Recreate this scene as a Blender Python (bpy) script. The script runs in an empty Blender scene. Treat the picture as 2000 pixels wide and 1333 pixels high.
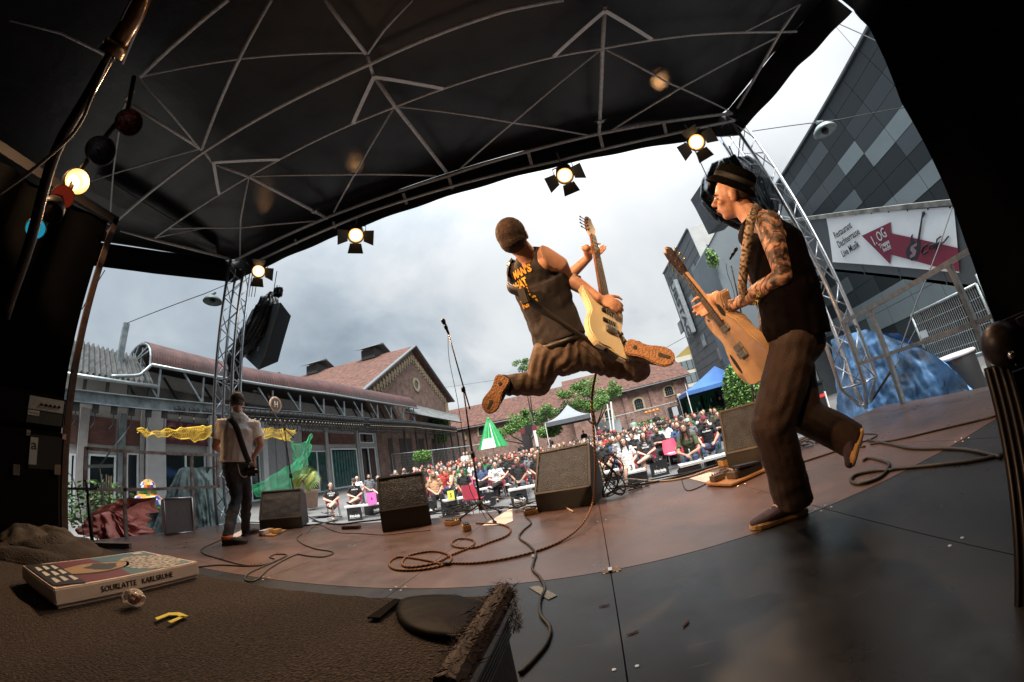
import bpy, bmesh, math, random
from mathutils import Vector as V, Matrix, noise, Euler
random.seed(7)
S = bpy.context.scene
COL = S.collection
# ---------------------------------------------------------------- camera (a stereographic 12 mm fisheye, low on the stage)
CAMZ = 0.64
ax = V((1.8531, .3239, -.0239))
CR = Matrix.Rotation(ax.length, 3, ax.normalized())
FPX = 667.5
cd = bpy.data.cameras.new('camera'); cam = bpy.data.objects.new('camera', cd); COL.objects.link(cam); S.camera = cam
cam.matrix_world = Matrix.Translation((0, 0, CAMZ)) @ CR.to_4x4()
cd.type = 'PANO'; cd.panorama_type = 'FISHEYE_LENS_POLYNOMIAL'
cd.sensor_width = 36; cd.sensor_fit = 'HORIZONTAL'; cd.clip_start = 0.01; cd.clip_end = 2000
cd.fisheye_fov = math.radians(190)
cd.fisheye_polynomial_k0 = 0
cd.fisheye_polynomial_k1 = -8.32827523e-02; cd.fisheye_polynomial_k2 = 1.50574949e-07
cd.fisheye_polynomial_k3 = 5.36446271e-05; cd.fisheye_polynomial_k4 = -9.48234194e-07
# ---------------------------------------------------------------- world, sun, exposure
W = bpy.data.worlds.new('World'); S.world = W; W.use_nodes = True
nt = W.node_tree; nt.nodes.clear()
def N(t, **k):
    n = nt.nodes.new(t)
    for a, b in k.items(): setattr(n, a, b)
    return n
LK = nt.links.new
out = N('ShaderNodeOutputWorld'); bg = N('ShaderNodeBackground'); bg.inputs['Strength'].default_value = 0.092
sky = N('ShaderNodeTexSky'); sky.sky_type = 'NISHITA'; sky.sun_disc = False
sky.sun_elevation = math.radians(55); sky.sun_rotation = math.radians(138); sky.air_density = 1.5; sky.dust_density = 3
tc = N('ShaderNodeTexCoord'); sep = N('ShaderNodeSeparateXYZ'); LK(tc.outputs['Generated'], sep.inputs[0])
zz = N('ShaderNodeMath', operation='MAXIMUM'); LK(sep.outputs['Z'], zz.inputs[0]); zz.inputs[1].default_value = 0
za = N('ShaderNodeMath', operation='ADD'); LK(zz.outputs[0], za.inputs[0]); za.inputs[1].default_value = .35
dx = N('ShaderNodeMath', operation='DIVIDE'); LK(sep.outputs['X'], dx.inputs[0]); LK(za.outputs[0], dx.inputs[1])
dy = N('ShaderNodeMath', operation='DIVIDE'); LK(sep.outputs['Y'], dy.inputs[0]); LK(za.outputs[0], dy.inputs[1])
cmb = N('ShaderNodeCombineXYZ'); LK(dx.outputs[0], cmb.inputs[0]); LK(dy.outputs[0], cmb.inputs[1])
n1 = N('ShaderNodeTexNoise'); n1.inputs['Scale'].default_value = 1.35; n1.inputs['Detail'].default_value = 7; n1.inputs['Roughness'].default_value = .52; n1.inputs['Distortion'].default_value = .35
LK(cmb.outputs[0], n1.inputs['Vector'])
# the veil of cloud is thinner (brighter) where the sun stands behind it
dot = N('ShaderNodeVectorMath', operation='DOT_PRODUCT'); LK(tc.outputs['Generated'], dot.inputs[0]); dot.inputs[1].default_value = V((.38, .80, .48)).normalized()
mr = N('ShaderNodeMapRange'); mr.inputs['From Min'].default_value = .30; mr.inputs['From Max'].default_value = 1; mr.inputs['To Min'].default_value = -.15; mr.inputs['To Max'].default_value = .19
LK(dot.outputs['Value'], mr.inputs['Value'])
ad = N('ShaderNodeMath', operation='ADD'); LK(n1.outputs['Fac'], ad.inputs[0]); LK(mr.outputs[0], ad.inputs[1])
cr = N('ShaderNodeValToRGB'); LK(ad.outputs[0], cr.inputs[0])
el = cr.color_ramp.elements
el[0].position = .24; el[0].color = (2.4, 3.0, 3.6, 1)
el[1].position = .78; el[1].color = (9.0, 9.2, 9.3, 1)
e = el.new(.44); e.color = (4.7, 5.4, 6.0, 1)
e = el.new(.60); e.color = (7.6, 7.9, 8.1, 1)
# overcast sky: darker towards the horizon, brighter overhead
zp_ = N('ShaderNodeMath', operation='POWER'); LK(zz.outputs[0], zp_.inputs[0]); zp_.inputs[1].default_value = 6
zg = N('ShaderNodeMapRange'); LK(zp_.outputs[0], zg.inputs['Value']); zg.inputs['From Max'].default_value = 1; zg.inputs['To Min'].default_value = .56; zg.inputs['To Max'].default_value = 5.0
mul = N('ShaderNodeVectorMath', operation='SCALE'); LK(cr.outputs['Color'], mul.inputs[0]); LK(zg.outputs[0], mul.inputs['Scale'])
mix = N('ShaderNodeMixRGB'); mix.inputs['Fac'].default_value = .93; LK(sky.outputs['Color'], mix.inputs['Color1']); LK(mul.outputs[0], mix.inputs['Color2'])
LK(mix.outputs[0], bg.inputs['Color']); LK(bg.outputs[0], out.inputs['Surface'])
sd = bpy.data.lights.new('sun', 'SUN'); sd.energy = 4.6; sd.angle = math.radians(40); sd.color = (1, .96, .9)
so = bpy.data.objects.new('sun', sd); COL.objects.link(so)
so.rotation_euler = (-V((.10, -.50, .86))).to_track_quat('-Z', 'Y').to_euler()
vs = S.view_settings; vs.view_transform = 'Standard'; vs.look = 'None'; vs.exposure = 0.95; vs.gamma = 1; vs.use_curve_mapping = False
S.cycles.max_bounces = 6; S.cycles.diffuse_bounces = 3; S.cycles.glossy_bounces = 3; S.cycles.transparent_max_bounces = 12
S.cycles.use_denoising = True
# ---------------------------------------------------------------- where things seen in the picture stand
def ray(px, py):
    x, y = px - 1000, 666.5 - py; r = math.hypot(x, y) + 1e-9; th = 2 * math.atan(r / (2 * FPX)); s = math.sin(th) / r
    return CR @ V((x * s, y * s, -math.cos(th)))
EYE = V((0, 0, CAMZ))
def onz(px, py, z): d = ray(px, py); return EYE + d * ((z - CAMZ) / d.z)
def onx(px, py, x): d = ray(px, py); return EYE + d * (x / d.x)
def ony(px, py, y): d = ray(px, py); return EYE + d * (y / d.y)
def at(px, py, R): return EYE + ray(px, py) * R
def hd(px, py, D, z):                      # point on the ground range D in the direction of the pixel
    d = ray(px, py); k = D / math.hypot(d.x, d.y); return V((d.x * k, d.y * k, z))
def gz(x, y=0): return -.86 + .04 * max(0, -x - 6.5) + .010 * max(0, y - 12)
# ---------------------------------------------------------------- materials
MATS = {}
def M(name, col, rough=.6, metal=0, var=.12, scale=6, bump=0, bscale=60, col2=None, coat=0, emit=None, est=0, alpha=1, trans=0, detail=5, pat=None):
    if name in MATS: return MATS[name]
    m = bpy.data.materials.new(name); m.use_nodes = True; t = m.node_tree; n = t.nodes; b = n['Principled BSDF']; L = t.links.new
    b.inputs['Roughness'].default_value = rough; b.inputs['Metallic'].default_value = metal; b.inputs['Coat Weight'].default_value = coat
    if max(col) < .0085 and metal == 0: b.inputs['Specular IOR Level'].default_value = .04
    b.inputs['Alpha'].default_value = alpha; b.inputs['Transmission Weight'].default_value = trans
    c1 = V(col); c2 = V(col2) if col2 else c1 * (1 - 2.2 * var)
    co = n.new('ShaderNodeTexCoord')
    if var or col2:
        nz = n.new('ShaderNodeTexNoise'); nz.inputs['Scale'].default_value = scale; nz.inputs['Detail'].default_value = detail; nz.inputs['Roughness'].default_value = .6
        L(co.outputs['Object'], nz.inputs['Vector'])
        r = n.new('ShaderNodeValToRGB'); L(nz.outputs['Fac'], r.inputs[0])
        r.color_ramp.elements[0].position = .34; r.color_ramp.elements[1].position = .66
        r.color_ramp.elements[0].color = (*c2, 1); r.color_ramp.elements[1].color = (*c1, 1)
        L(r.outputs[0], b.inputs['Base Color'])
        rr = n.new('ShaderNodeMapRange'); rr.inputs['To Min'].default_value = min(1, rough * 1.2); rr.inputs['To Max'].default_value = rough * .85
        L(nz.outputs['Fac'], rr.inputs['Value']); L(rr.outputs[0], b.inputs['Roughness'])
    else: b.inputs['Base Color'].default_value = (*c1, 1)
    if bump:
        nb = n.new('ShaderNodeTexNoise'); nb.inputs['Scale'].default_value = bscale; nb.inputs['Detail'].default_value = 4; L(co.outputs['Object'], nb.inputs['Vector'])
        bp = n.new('ShaderNodeBump'); bp.inputs['Strength'].default_value = bump; bp.inputs['Distance'].default_value = .02
        L(nb.outputs['Fac'], bp.inputs['Height']); L(bp.outputs[0], b.inputs['Normal'])
    if emit: b.inputs['Emission Color'].default_value = (*emit, 1); b.inputs['Emission Strength'].default_value = est
    MATS[name] = m; return m
def nodes_of(m): t = m.node_tree; return t, t.nodes, t.links.new, t.nodes['Principled BSDF']
# ---------------------------------------------------------------- mesh builder
class B:
    def __init__(s): s.v = []; s.f = []; s.mi = []; s.k = 0
    def add(s, vs, fs): o = len(s.v); s.v += [V(p) for p in vs]; s.f += [[i + o for i in f] for f in fs]; s.mi += [s.k] * len(fs); return s
    def mat(s, k): s.k = k; return s
    def box(s, c, d, R=None):
        c = V(c); P = []
        for i in (-1, 1):
            for j in (-1, 1):
                for k in (-1, 1):
                    p = V((i * d[0] / 2, j * d[1] / 2, k * d[2] / 2)); P.append(c + (R @ p if R else p))
        return s.add(P, [(0, 1, 3, 2), (4, 6, 7, 5), (0, 4, 5, 1), (2, 3, 7, 6), (0, 2, 6, 4), (1, 5, 7, 3)])
    def bb(s, a, b): a = V(a); b = V(b); return s.box((a + b) / 2, [abs(q) for q in (b - a)])
    def beam(s, a, b, w, h, up=(0, 0, 1)):          # rectangular bar from a to b
        a = V(a); b = V(b); d = b - a; L_ = d.length; d.normalize(); x = d.cross(V(up))
        if x.length < 1e-4: x = d.cross(V((1, 0, 0)))
        x.normalize(); z = x.cross(d); R = Matrix((x, d, z)).transposed(); return s.box((a + b) / 2, (w, L_, h), R)
    def tube(s, pts, r, n=8, cap=True, sq=None):
        pts = [V(p) for p in pts]; rs = r if isinstance(r, (list, tuple)) else [r] * len(pts); o = len(s.v); up = None
        for i, p in enumerate(pts):
            d = (pts[min(i + 1, len(pts) - 1)] - pts[max(i - 1, 0)])
            if d.length < 1e-9: d = V((0, 0, 1))
            d.normalize()
            if up is None: up = d.orthogonal()
            up = (up - d * up.dot(d)); up = up.normalized() if up.length > 1e-6 else d.orthogonal().normalized()
            w = d.cross(up)
            for j in range(n):
                a = 2 * math.pi * j / n; q = (up * math.cos(a) + w * math.sin(a)) * rs[i]
                if sq: q -= sq[0] * (q.dot(sq[0]) * (1 - sq[1]))
                s.v.append(p + q)
        m = len(pts)
        F = [[o + i * n + j, o + i * n + (j + 1) % n, o + (i + 1) * n + (j + 1) % n, o + (i + 1) * n + j] for i in range(m - 1) for j in range(n)]
        if cap: F += [[o + j for j in range(n)][::-1], [o + (m - 1) * n + j for j in range(n)]]
        s.f += F; s.mi += [s.k] * len(F); return s
    def lathe(s, prof, n=24, T=None):                # prof: (r, z) list, T: Matrix 4x4
        T = T or Matrix.Identity(4); o = len(s.v)
        for r, z in prof:
            for j in range(n): a = 2 * math.pi * j / n; s.v.append(T @ V((r * math.cos(a), r * math.sin(a), z)))
        m = len(prof); F = [[o + i * n + j, o + i * n + (j + 1) % n, o + (i + 1) * n + (j + 1) % n, o + (i + 1) * n + j] for i in range(m - 1) for j in range(n)]
        s.f += F; s.mi += [s.k] * len(F); return s
    def prism(s, pts, ext):                          # polygon extruded by vector ext
        pts = [V(p) for p in pts]; n = len(pts); e = V(ext)
        return s.add(pts + [p + e for p in pts], [list(range(n))[::-1], list(range(n, 2 * n))] + [[i, (i + 1) % n, n + (i + 1) % n, n + i] for i in range(n)])
    def ell(s, c, r, n=12, R=None):
        c = V(c); r = (r, r, r) if not isinstance(r, (tuple, list)) else r; P = []; F = []; m = n // 2 + 1
        for i in range(m + 1):
            t = math.pi * i / m
            for j in range(n):
                a = 2 * math.pi * j / n; p = V((r[0] * math.sin(t) * math.cos(a), r[1] * math.sin(t) * math.sin(a), r[2] * math.cos(t))); P.append(c + (R @ p if R else p))
        for i in range(m):
            for j in range(n): F.append([i * n + j, (i + 1) * n + j, (i + 1) * n + (j + 1) % n, i * n + (j + 1) % n])
        return s.add(P, F)
    def grid(s, fn, nu, nv):
        o = len(s.v)
        for i in range(nu + 1):
            for j in range(nv + 1): s.v.append(V(fn(i / nu, j / nv)))
        F = [[o + i * (nv + 1) + j, o + (i + 1) * (nv + 1) + j, o + (i + 1) * (nv + 1) + j + 1, o + i * (nv + 1) + j + 1] for i in range(nu) for j in range(nv)]
        s.f += F; s.mi += [s.k] * len(F); return s
    def mesh(s, name, mats, smooth=False):
        me = bpy.data.meshes.new(name); me.from_pydata([tuple(p) for p in s.v], [], s.f)
        for m in (mats if isinstance(mats, (list, tuple)) else [mats]): me.materials.append(m)
        if len(me.materials) > 1: me.polygons.foreach_set('material_index', s.mi)
        me.polygons.foreach_set('use_smooth', [smooth] * len(me.polygons)); me.update(); return me
    def build(s, name, mats, parent=None, smooth=False, bev=0):
        if bev:
            me = s.mesh(name, mats, smooth); bm = bmesh.new(); bm.from_mesh(me)
            bmesh.ops.bevel(bm, geom=[e_ for e_ in bm.edges if e_.calc_face_angle(0) > .5], offset=bev, segments=2, affect='EDGES', clamp_overlap=True)
            bm.to_mesh(me); bm.free(); return put(name, me, parent)
        return put(name, s.mesh(name, mats, smooth), parent)
def put(name, me, parent=None):
    o = bpy.data.objects.new(name, me); COL.objects.link(o)
    if parent: adopt(o, parent)
    return o
def adopt(o, p):
    o.parent = p; m = Matrix.Identity(4); q = p
    chain = []
    while q: chain.append(q); q = q.parent
    for q in chain[::-1]: m = m @ q.matrix_parent_inverse @ q.matrix_basis
    o.matrix_parent_inverse = m.inverted()
def tag(o, label=None, cat=None, group=None, kind=None):
    if label: o['label'] = label
    if cat: o['category'] = cat
    if group: o['group'] = group
    if kind: o['kind'] = kind
    return o
def thing(name, label, cat, loc=(0, 0, 0), group=None):
    o = bpy.data.objects.new(name, None); COL.objects.link(o); o.location = loc; o.empty_display_size = .1
    return tag(o, label, cat, group)
def st(o): o['kind'] = 'structure'; return o
def kids(o): return [c for c in KIDS.get(o.name, [])]
KIDS = {}
def dup(root, loc, rz=0, label=None, scale=1, group=None, cache=True):
    r = root.copy(); COL.objects.link(r); r.location = loc; r.rotation_euler = (0, 0, rz); r.scale = (scale,) * 3
    if label: r['label'] = label
    if group: r['group'] = group
    for ch in root.children:
        c = ch.copy(); COL.objects.link(c); c.parent = r
        for g in ch.children: d = g.copy(); COL.objects.link(d); d.parent = c
    return r
def text(name, body, size, T, mat, parent=None, depth=.002, align='CENTER', cond=1.0, bold=0, shear=0):
    cu = bpy.data.curves.new(name, 'FONT'); cu.body = body; cu.size = size; cu.extrude = depth; cu.align_x = align; cu.align_y = 'CENTER'; cu.offset = bold; cu.shear = shear; cu.resolution_u = 2
    tmp = bpy.data.objects.new('tmp', cu); me = bpy.data.meshes.new_from_object(tmp); bpy.data.objects.remove(tmp)
    me.materials.clear(); me.materials.append(mat)
    me.transform(T @ Matrix.Diagonal((cond, 1, 1, 1)))
    return put(name, me, parent)
def frame(o, x, y):                                   # matrix whose local x, y axes lie along x, y at o
    x = V(x).normalized(); z = x.cross(V(y)).normalized(); y = z.cross(x)
    m = Matrix((x, y, z)).transposed().to_4x4(); m.translation = V(o); return m
def cat_curve(pts, n=6):                              # Catmull-Rom through the points
    pts = [V(p) for p in pts]; P = [pts[0] * 2 - pts[1]] + pts + [pts[-1] * 2 - pts[-2]]; o = []
    for i in range(1, len(P) - 2):
        for k in range(n):
            t = k / n; a, b, c, d = P[i - 1:i + 3]
            o.append(.5 * ((2 * b) + (c - a) * t + (2 * a - 5 * b + 4 * c - d) * t * t + (3 * b - a - 3 * c + d) * t ** 3))
    return o + [pts[-1]]
alu = M('aluminium', (.55, .56, .58), .38, 1, .12, 30)
steel = M('galvanised steel', (.33, .34, .34), .5, .8, .15, 18)
rust = M('rusty steel', (.07, .055, .05), .75, .3, col2=(.07, .03, .018), scale=14, bump=.2)
black = M('black plastic', (.012, .012, .013), .5, 0, .1)
rubber = M('black rubber', (.015, .015, .016), .55, 0, .15, 40)
drape = M('black molton', (.0012, .0012, .0012), 1, 0, .2, 8)
whitep = M('white paint', (.75, .75, .73), .5, 0, .04)
# ================================================================ the ground
groundm = M('asphalt yard', (.17, .165, .16), .85, 0, .18, .8, bump=.25, bscale=40, detail=9)
b = B()
xs = [-400, -120, -60, -40, -30] + [-26 + i for i in range(60)] + [40, 60, 120, 400]
ys = [-60, -20] + [-5 + i * 2 for i in range(40)] + [90, 150, 600]
for x in xs:
    for y in ys: b.v.append(V((x, y, gz(max(x, -22), min(y, 60)))))
nn = len(ys)
b.f = [[i * nn + j, (i + 1) * nn + j, (i + 1) * nn + j + 1, i * nn + j + 1] for i in range(len(xs) - 1) for j in range(nn - 1)]; b.mi = [0] * len(b.f)
st(b.build('ground', groundm, smooth=True))
# ================================================================ stage floor: phenolic plywood panels, one object each
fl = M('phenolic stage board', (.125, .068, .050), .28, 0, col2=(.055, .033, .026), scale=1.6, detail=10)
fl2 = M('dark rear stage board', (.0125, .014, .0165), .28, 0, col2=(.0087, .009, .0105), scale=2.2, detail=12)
def board_nodes(fl):
    t, n, L, bs = nodes_of(fl)
    co = n.new('ShaderNodeTexCoord'); mp = n.new('ShaderNodeMapping'); mp.inputs['Scale'].default_value = (210, 210, 1); L(co.outputs['Object'], mp.inputs[0])
    wv = n.new('ShaderNodeTexChecker'); wv.inputs['Scale'].default_value = 1; L(mp.outputs[0], wv.inputs['Vector'])
    sc = n.new('ShaderNodeTexNoise'); sc.inputs['Scale'].default_value = 5; sc.inputs['Detail'].default_value = 12; sc.inputs['Roughness'].default_value = .7; L(co.outputs['Object'], sc.inputs['Vector'])
    mm = n.new('ShaderNodeMath'); mm.operation = 'MULTIPLY_ADD'; L(wv.outputs['Fac'], mm.inputs[0]); mm.inputs[1].default_value = .05; L(sc.outputs['Fac'], mm.inputs[2])
    bp = n.new('ShaderNodeBump'); bp.inputs['Strength'].default_value = .16; bp.inputs['Distance'].default_value = .004; L(mm.outputs[0], bp.inputs['Height']); L(bp.outputs[0], bs.inputs['Normal']); bs.inputs['Specular IOR Level'].default_value = .95
    rr = n.new('ShaderNodeMapRange'); L(sc.outputs['Fac'], rr.inputs['Value']); rr.inputs['From Min'].default_value = .3; rr.inputs['From Max'].default_value = .7; rr.inputs['To Min'].default_value = .24; rr.inputs['To Max'].default_value = .42; L(rr.outputs[0], bs.inputs['Roughness'])
    sc2 = n.new('ShaderNodeMapping'); sc2.inputs['Scale'].default_value = (3, 70, 1); sc2.inputs['Rotation'].default_value = (0, 0, .5); L(co.outputs['Object'], sc2.inputs[0])
    sn = n.new('ShaderNodeTexNoise'); sn.inputs['Scale'].default_value = 1.4; sn.inputs['Detail'].default_value = 2; L(sc2.outputs[0], sn.inputs['Vector'])
    sr = n.new('ShaderNodeValToRGB'); sr.color_ramp.elements[0].position = .70; sr.color_ramp.elements[1].position = .76; sr.color_ramp.elements[1].color = (.06, .055, .052, 1); sr.color_ramp.elements[0].color = (0, 0, 0, 1); L(sn.outputs['Fac'], sr.inputs[0])
    ad = n.new('ShaderNodeMixRGB'); ad.blend_type = 'ADD'; ad.inputs[0].default_value = 1; old = bs.inputs['Base Color'].links[0].from_socket; L(old, ad.inputs[1]); L(sr.outputs[0], ad.inputs[2]); L(ad.outputs[0], bs.inputs['Base Color'])
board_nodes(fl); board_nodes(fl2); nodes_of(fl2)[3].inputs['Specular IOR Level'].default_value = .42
floor = st(B().bb((-5.62, -2.6, -.30), (3.62, 3.79, -.035)).build('stage_floor', M('stage frame', (.03, .03, .03), .6)))
xe = [-5.6, -4.27, -3.21, -2.15, -1.09, -.012, 1.05, 2.10, 3.16, 3.6]
ye = [-2.58, .0, 1.625, 3.77]
FP = {}
for i in range(len(xe) - 1):
    for j in range(3):
        g = .0022
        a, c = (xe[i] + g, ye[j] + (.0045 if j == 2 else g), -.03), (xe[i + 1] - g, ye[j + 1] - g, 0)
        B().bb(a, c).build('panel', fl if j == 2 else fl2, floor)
b = B().bb((-5.6, 1.6215, -.02), (3.6, 1.6285, -.004)); b.build('seam_strip', M('red seam strip', (.10, .012, .010), .6), floor)
scr = M('screw head', (.6, .6, .58), .35, .9, 0)
sm = B()
for x in xe[1:-1]:
    for dx_ in (-.03, .03):
        for y in (1.60, 1.65, .9, 2.6, 3.6): sm.lathe([(0, .0025), (.006, .002), (.007, .0002)], 8, Matrix.Translation((x + dx_, y, 0)))
for q in ((1178, 965), (990, 965)): pass
tag(sm.build('screw', scr, floor), kind='stuff')
# recessed corner catch in the seam
c = thing('catch', 'small steel corner catch sunk in the seam of the stage boards', 'catch', (-.012, 1.6, 0))
B().bb((-.05, 1.60, .0005), (.035, 1.648, .003)).build('plate', M('brass catch', (.20, .11, .05), .4, .7), c)
B().bb((-.022, 1.604, .003), (-.004, 1.644, .010)).build('hook', scr, c)
# bits of gaffer tape and a few dead leaves on the boards
tape = M('grey cloth tape', (.20, .23, .24), .7, 0, .1, 40)
def patch(name, pts, m, label, cat, z=.004, grp=None):
    P = [onz(p[0], p[1], z) for p in pts]; b = B(); b.prism([V((p.x, p.y, .0008)) for p in P], (0, 0, z - .0008)); return tag(b.build(name, m), label, cat, grp)
patch('tape', [(1033, 1147), (1052, 1144), (1088, 1163), (1071, 1171)], tape, 'wide piece of grey tape holding the cable down behind the seam', 'tape')
patch('tape', [(1038, 1083), (1047, 1082), (1049, 1088), (1039, 1089)], tape, 'tiny piece of grey tape under the cable before the seam', 'tape')
leaf = M('dead leaf', (.08, .03, .018), .8)
for k, (x, y, a) in enumerate(((1236, 1236, .3), (1340, 1219, .8), (1180, 1183, .1))):
    p = onz(x, y, .003); b = B()
    n_ = 8; b.prism([p + V((math.cos(a) * u - math.sin(a) * w, math.sin(a) * u + math.cos(a) * w, 0)) for u, w in [(.020 * math.cos(2 * math.pi * i / n_), .0035 * math.sin(2 * math.pi * i / n_)) for i in range(n_)]], (0, 0, .002))
    tag(b.build('leaf', leaf), ('brown dead leaf beside the long rear seam', 'brown dead leaf near the dark right part of the boards', 'smallest brown leaf just behind the corner catch')[k], 'leaf', 'dead leaves on the stage')
# ================================================================ stage roof
tar = M('dark roof membrane', (.020, .017, .0165), .36, 0, .25, 2.2, bump=.35, bscale=5)
tubem = M('painted roof tube', (.62, .58, .55), .45, .1, .15, 25)
roof = thing('stage_roof', 'dark stage canopy on a frame of pale steel tubes with drooping front valance', 'stage roof', (-1, 2, 4.8))
ZR = 4.8
edge = [onz(x, y, 4.5) for x, y in ((185, 520), (300, 535), (455, 552))]
edge2 = [V((3.70, 4.08, 4.5)), V((4.02, 3.45, 4.5)), V((4.31, 2.81, 4.5)), V((4.58, 2.39, 4.5)), V((4.84, 1.92, 4.5))]
fl_ = edge[2]; top = 5.02
front = [fl_ + (edge2[0] - fl_) * (i / 12) for i in range(1, 12)]
rim = [V((-8.6, .2, 4.5))] + edge + front + edge2
ctr = V((-1.2, .8, 0))
mb = B()
cen = []
def mem(u, v):
    k = u * (len(rim) - 1); i = min(int(k), len(rim) - 2); p = rim[i].lerp(rim[i + 1], k - i); q = p.lerp(V((-1.2 + (p.x + 1.2) * .9, -4.0, 0)), v)
    return V((q.x, q.y, top + .10 * math.sin(math.pi * min(1, v * 1.2)) + .05 * noise.noise(V((q.x * .7, q.y * .7, 3)))))
mb.grid(mem, 60, 26); mb.build('membrane', tar, roof, True)
vb = B()
def val(u, v):
    k = u * (len(rim) - 1); i = min(int(k), len(rim) - 2); p = rim[i].lerp(rim[i + 1], k - i)
    w = .012 * math.sin(u * 90) * (1 - v); return V((p.x + w, p.y + w, 4.5 + (top - 4.5) * v))
vb.grid(val, 160, 4); vb.build('valance', tar, roof, True)
def rt(pix, r, z=ZR, dz=0, m=tubem, nm='tube'):
    P = [onz(x, y, z) + V((0, 0, dz)) for x, y in pix]; return B().tube(P, r, 8).build(nm, m, roof, True)
rt([(210, 452), (230, 430), (390, 302), (650, 158), (725, 124), (985, 22), (1100, 0)], .026)
rt([(303, 465), (332, 444), (486, 345), (650, 259), (769, 210), (867, 173), (1079, 112), (1177, 95), (1350, 69), (1524, 63), (1556, 62)], .017)
rt([(460, 508), (640, 425), (872, 345), (1170, 262), (1340, 233), (1430, 222)], .026)
rt([(500, 512), (720, 415), (1090, 315), (1300, 265), (1435, 236)], .022, 4.6)
for x in (-4.2, -3.3, -1.9, -1.1, .2, 1.34, 2.4): B().beam((x, 3.84, 4.78), (x, 3.97, 4.62), .05, .012).build('bracket', tubem, roof)
for pix, r in (([(243, 196), (395, 293)], .022), ([(395, 293), (415, 318)], .02), ([(415, 318), (486, 345), (640, 427)], .028), ([(718, 110), (728, 145)], .02), ([(728, 145), (770, 206), (872, 337)], .028),
    ([(1181, 12), (1177, 95), (1170, 262)], .028), ([(235, 450), (290, 466), (450, 506)], .028), ([(1562, 8), (1524, 63), (1440, 212)], .022),
    ([(486, 346), (470, 430), (469, 500)], .014), ([(486, 345), (640, 342), (853, 344)], .014), ([(770, 210), (705, 320), (652, 415)], .014), ([(778, 209), (1000, 240), (1148, 265)], .014),
    ([(1173, 98), (1020, 225), (898, 331)], .014), ([(1183, 97), (1300, 160), (1425, 218)], .014), ([(1520, 72), (1330, 172), (1195, 255)], .014),
    ([(332, 447), (470, 445), (620, 432)], .014), ([(303, 465), (395, 447), (330, 446)], .011),
    ([(395, 290), (470, 110), (530, 0)], .02), ([(715, 106), (670, 48), (635, 0)], .024), ([(718, 106), (750, 60), (806, 0)], .013),
    ([(272, 151), (480, 114), (715, 104)], .013), ([(272, 153), (340, 230), (388, 288)], .013), ([(395, 290), (280, 322), (172, 356)], .012),
    ([(262, 158), (240, 215), (222, 330), (215, 432)], .013), ([(128, 405), (215, 438)], .018), ([(147, 380), (208, 430)], .012), ([(275, 150), (355, 75), (445, 0)], .024), ([(243, 196), (262, 178)], .015),
    ([(240, 125), (272, 50), (285, 0)], .012), ([(225, 118), (120, 66), (20, 40)], .014), ([(1455, 63), (1560, 10)], .012)):
    rt(pix, r)
flat = M('light flat brace', (.78, .76, .74), .5, 0, .08, 20)
for a, c in (((417, 317), (428, 380)), ((417, 318), (546, 312)), ((731, 150), (689, 242)), ((731, 151), (866, 174)), ((1181, 22), (1081, 111)), ((1182, 22), (1274, 78))):
    p, q = onz(*a, 4.76), onz(*c, 4.79); B().beam(p, q, .045, .012).build('brace', flat, roof)
# dark cover strip hanging behind the left end
B().prism([onz(190, 340, 4.9), onz(420, 480, 4.9), onz(425, 500, 4.9), onz(170, 370, 4.9)], (0, 0, .02)).build('cover_strip', M('grey cover strip', (.08, .075, .07), .7), roof)
# clamp with butterfly screws on the third rafter, and on the first
for p in ((615, 412), (1172, 236)):
    q = onz(*p, ZR); B().box(q, (.10, .05, .07)).tube([q + V((-.09, 0, 0)), q + V((.09, 0, 0))], .008, 6).build('clamp', steel, roof)
# ================================================================ lattice towers at the two front corners
def tower(x, y, z0, z1, w, label, rot=.35, taper=True):
    o = thing('truss_tower', label, 'truss', (x, y, z0), 'lattice towers at the front corners')
    R = Matrix.Rotation(rot, 3, 'Z'); cs = [R @ V((sx * w / 2, sy * w / 2, 0)) for sx, sy in ((-1, -1), (1, -1), (1, 1), (-1, 1))]; base = V((x, y, 0))
    zb = z0 + .34 if taper else z0
    for c_ in cs:
        P = [base + c_ + V((0, 0, zb)), base + c_ + V((0, 0, z1))]
        if taper: P = [base + c_ * .25 + V((0, 0, z0 + .06))] + P
        B().tube(P, .028, 10).build('chord', alu, o, True)
    for k in range(4):
        a, c_ = cs[k], cs[(k + 1) % 4]; z = zb; i = 0; step = w * .95
        while z + step < z1:
            p, q = (a, c_) if i % 2 else (c_, a)
            B().tube([base + p + V((0, 0, z)), base + q + V((0, 0, z + step))], .010, 6).build('diagonal', alu, o, True); z += step; i += 1
        for zq in (zb, (z0 + z1) / 2, z1 - .03): B().tube([base + a + V((0, 0, zq)), base + c_ + V((0, 0, zq))], .012, 6).build('rung', alu, o, True)
    B().lathe([(0, z0 + .07), (.07, z0 + .07), (.07, z0 + .05), (.03, z0 + .045), (.03, z0)], 14, Matrix.Translation((x, y, 0))).build('foot', alu, o, True)
    return o
tower(3.66, 4.12, -.02, 4.75, .35, 'silver lattice tower at the stage corner beside the blue tarpaulin')
tower(-5.62, 3.75, -.02, 4.75, .32, 'silver lattice tower behind the musician in the white shirt', .5, False)
# chain hoist strap on the right tower
s_ = thing('ratchet_strap', 'black ratchet strap and chain hooked at the foot of the right tower', 'strap', (3.72, 4.0, .02))
P = [onz(1700, 786, .02), ony(1740, 725, 3.95), ony(1749, 716, 3.95)]
B().tube(P, .018, 8).build('strap', rubber, s_)
B().tube([ony(1749, 716, 3.95), ony(1790, 640, 3.95)], .005, 6).build('wire', rubber, s_)
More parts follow.
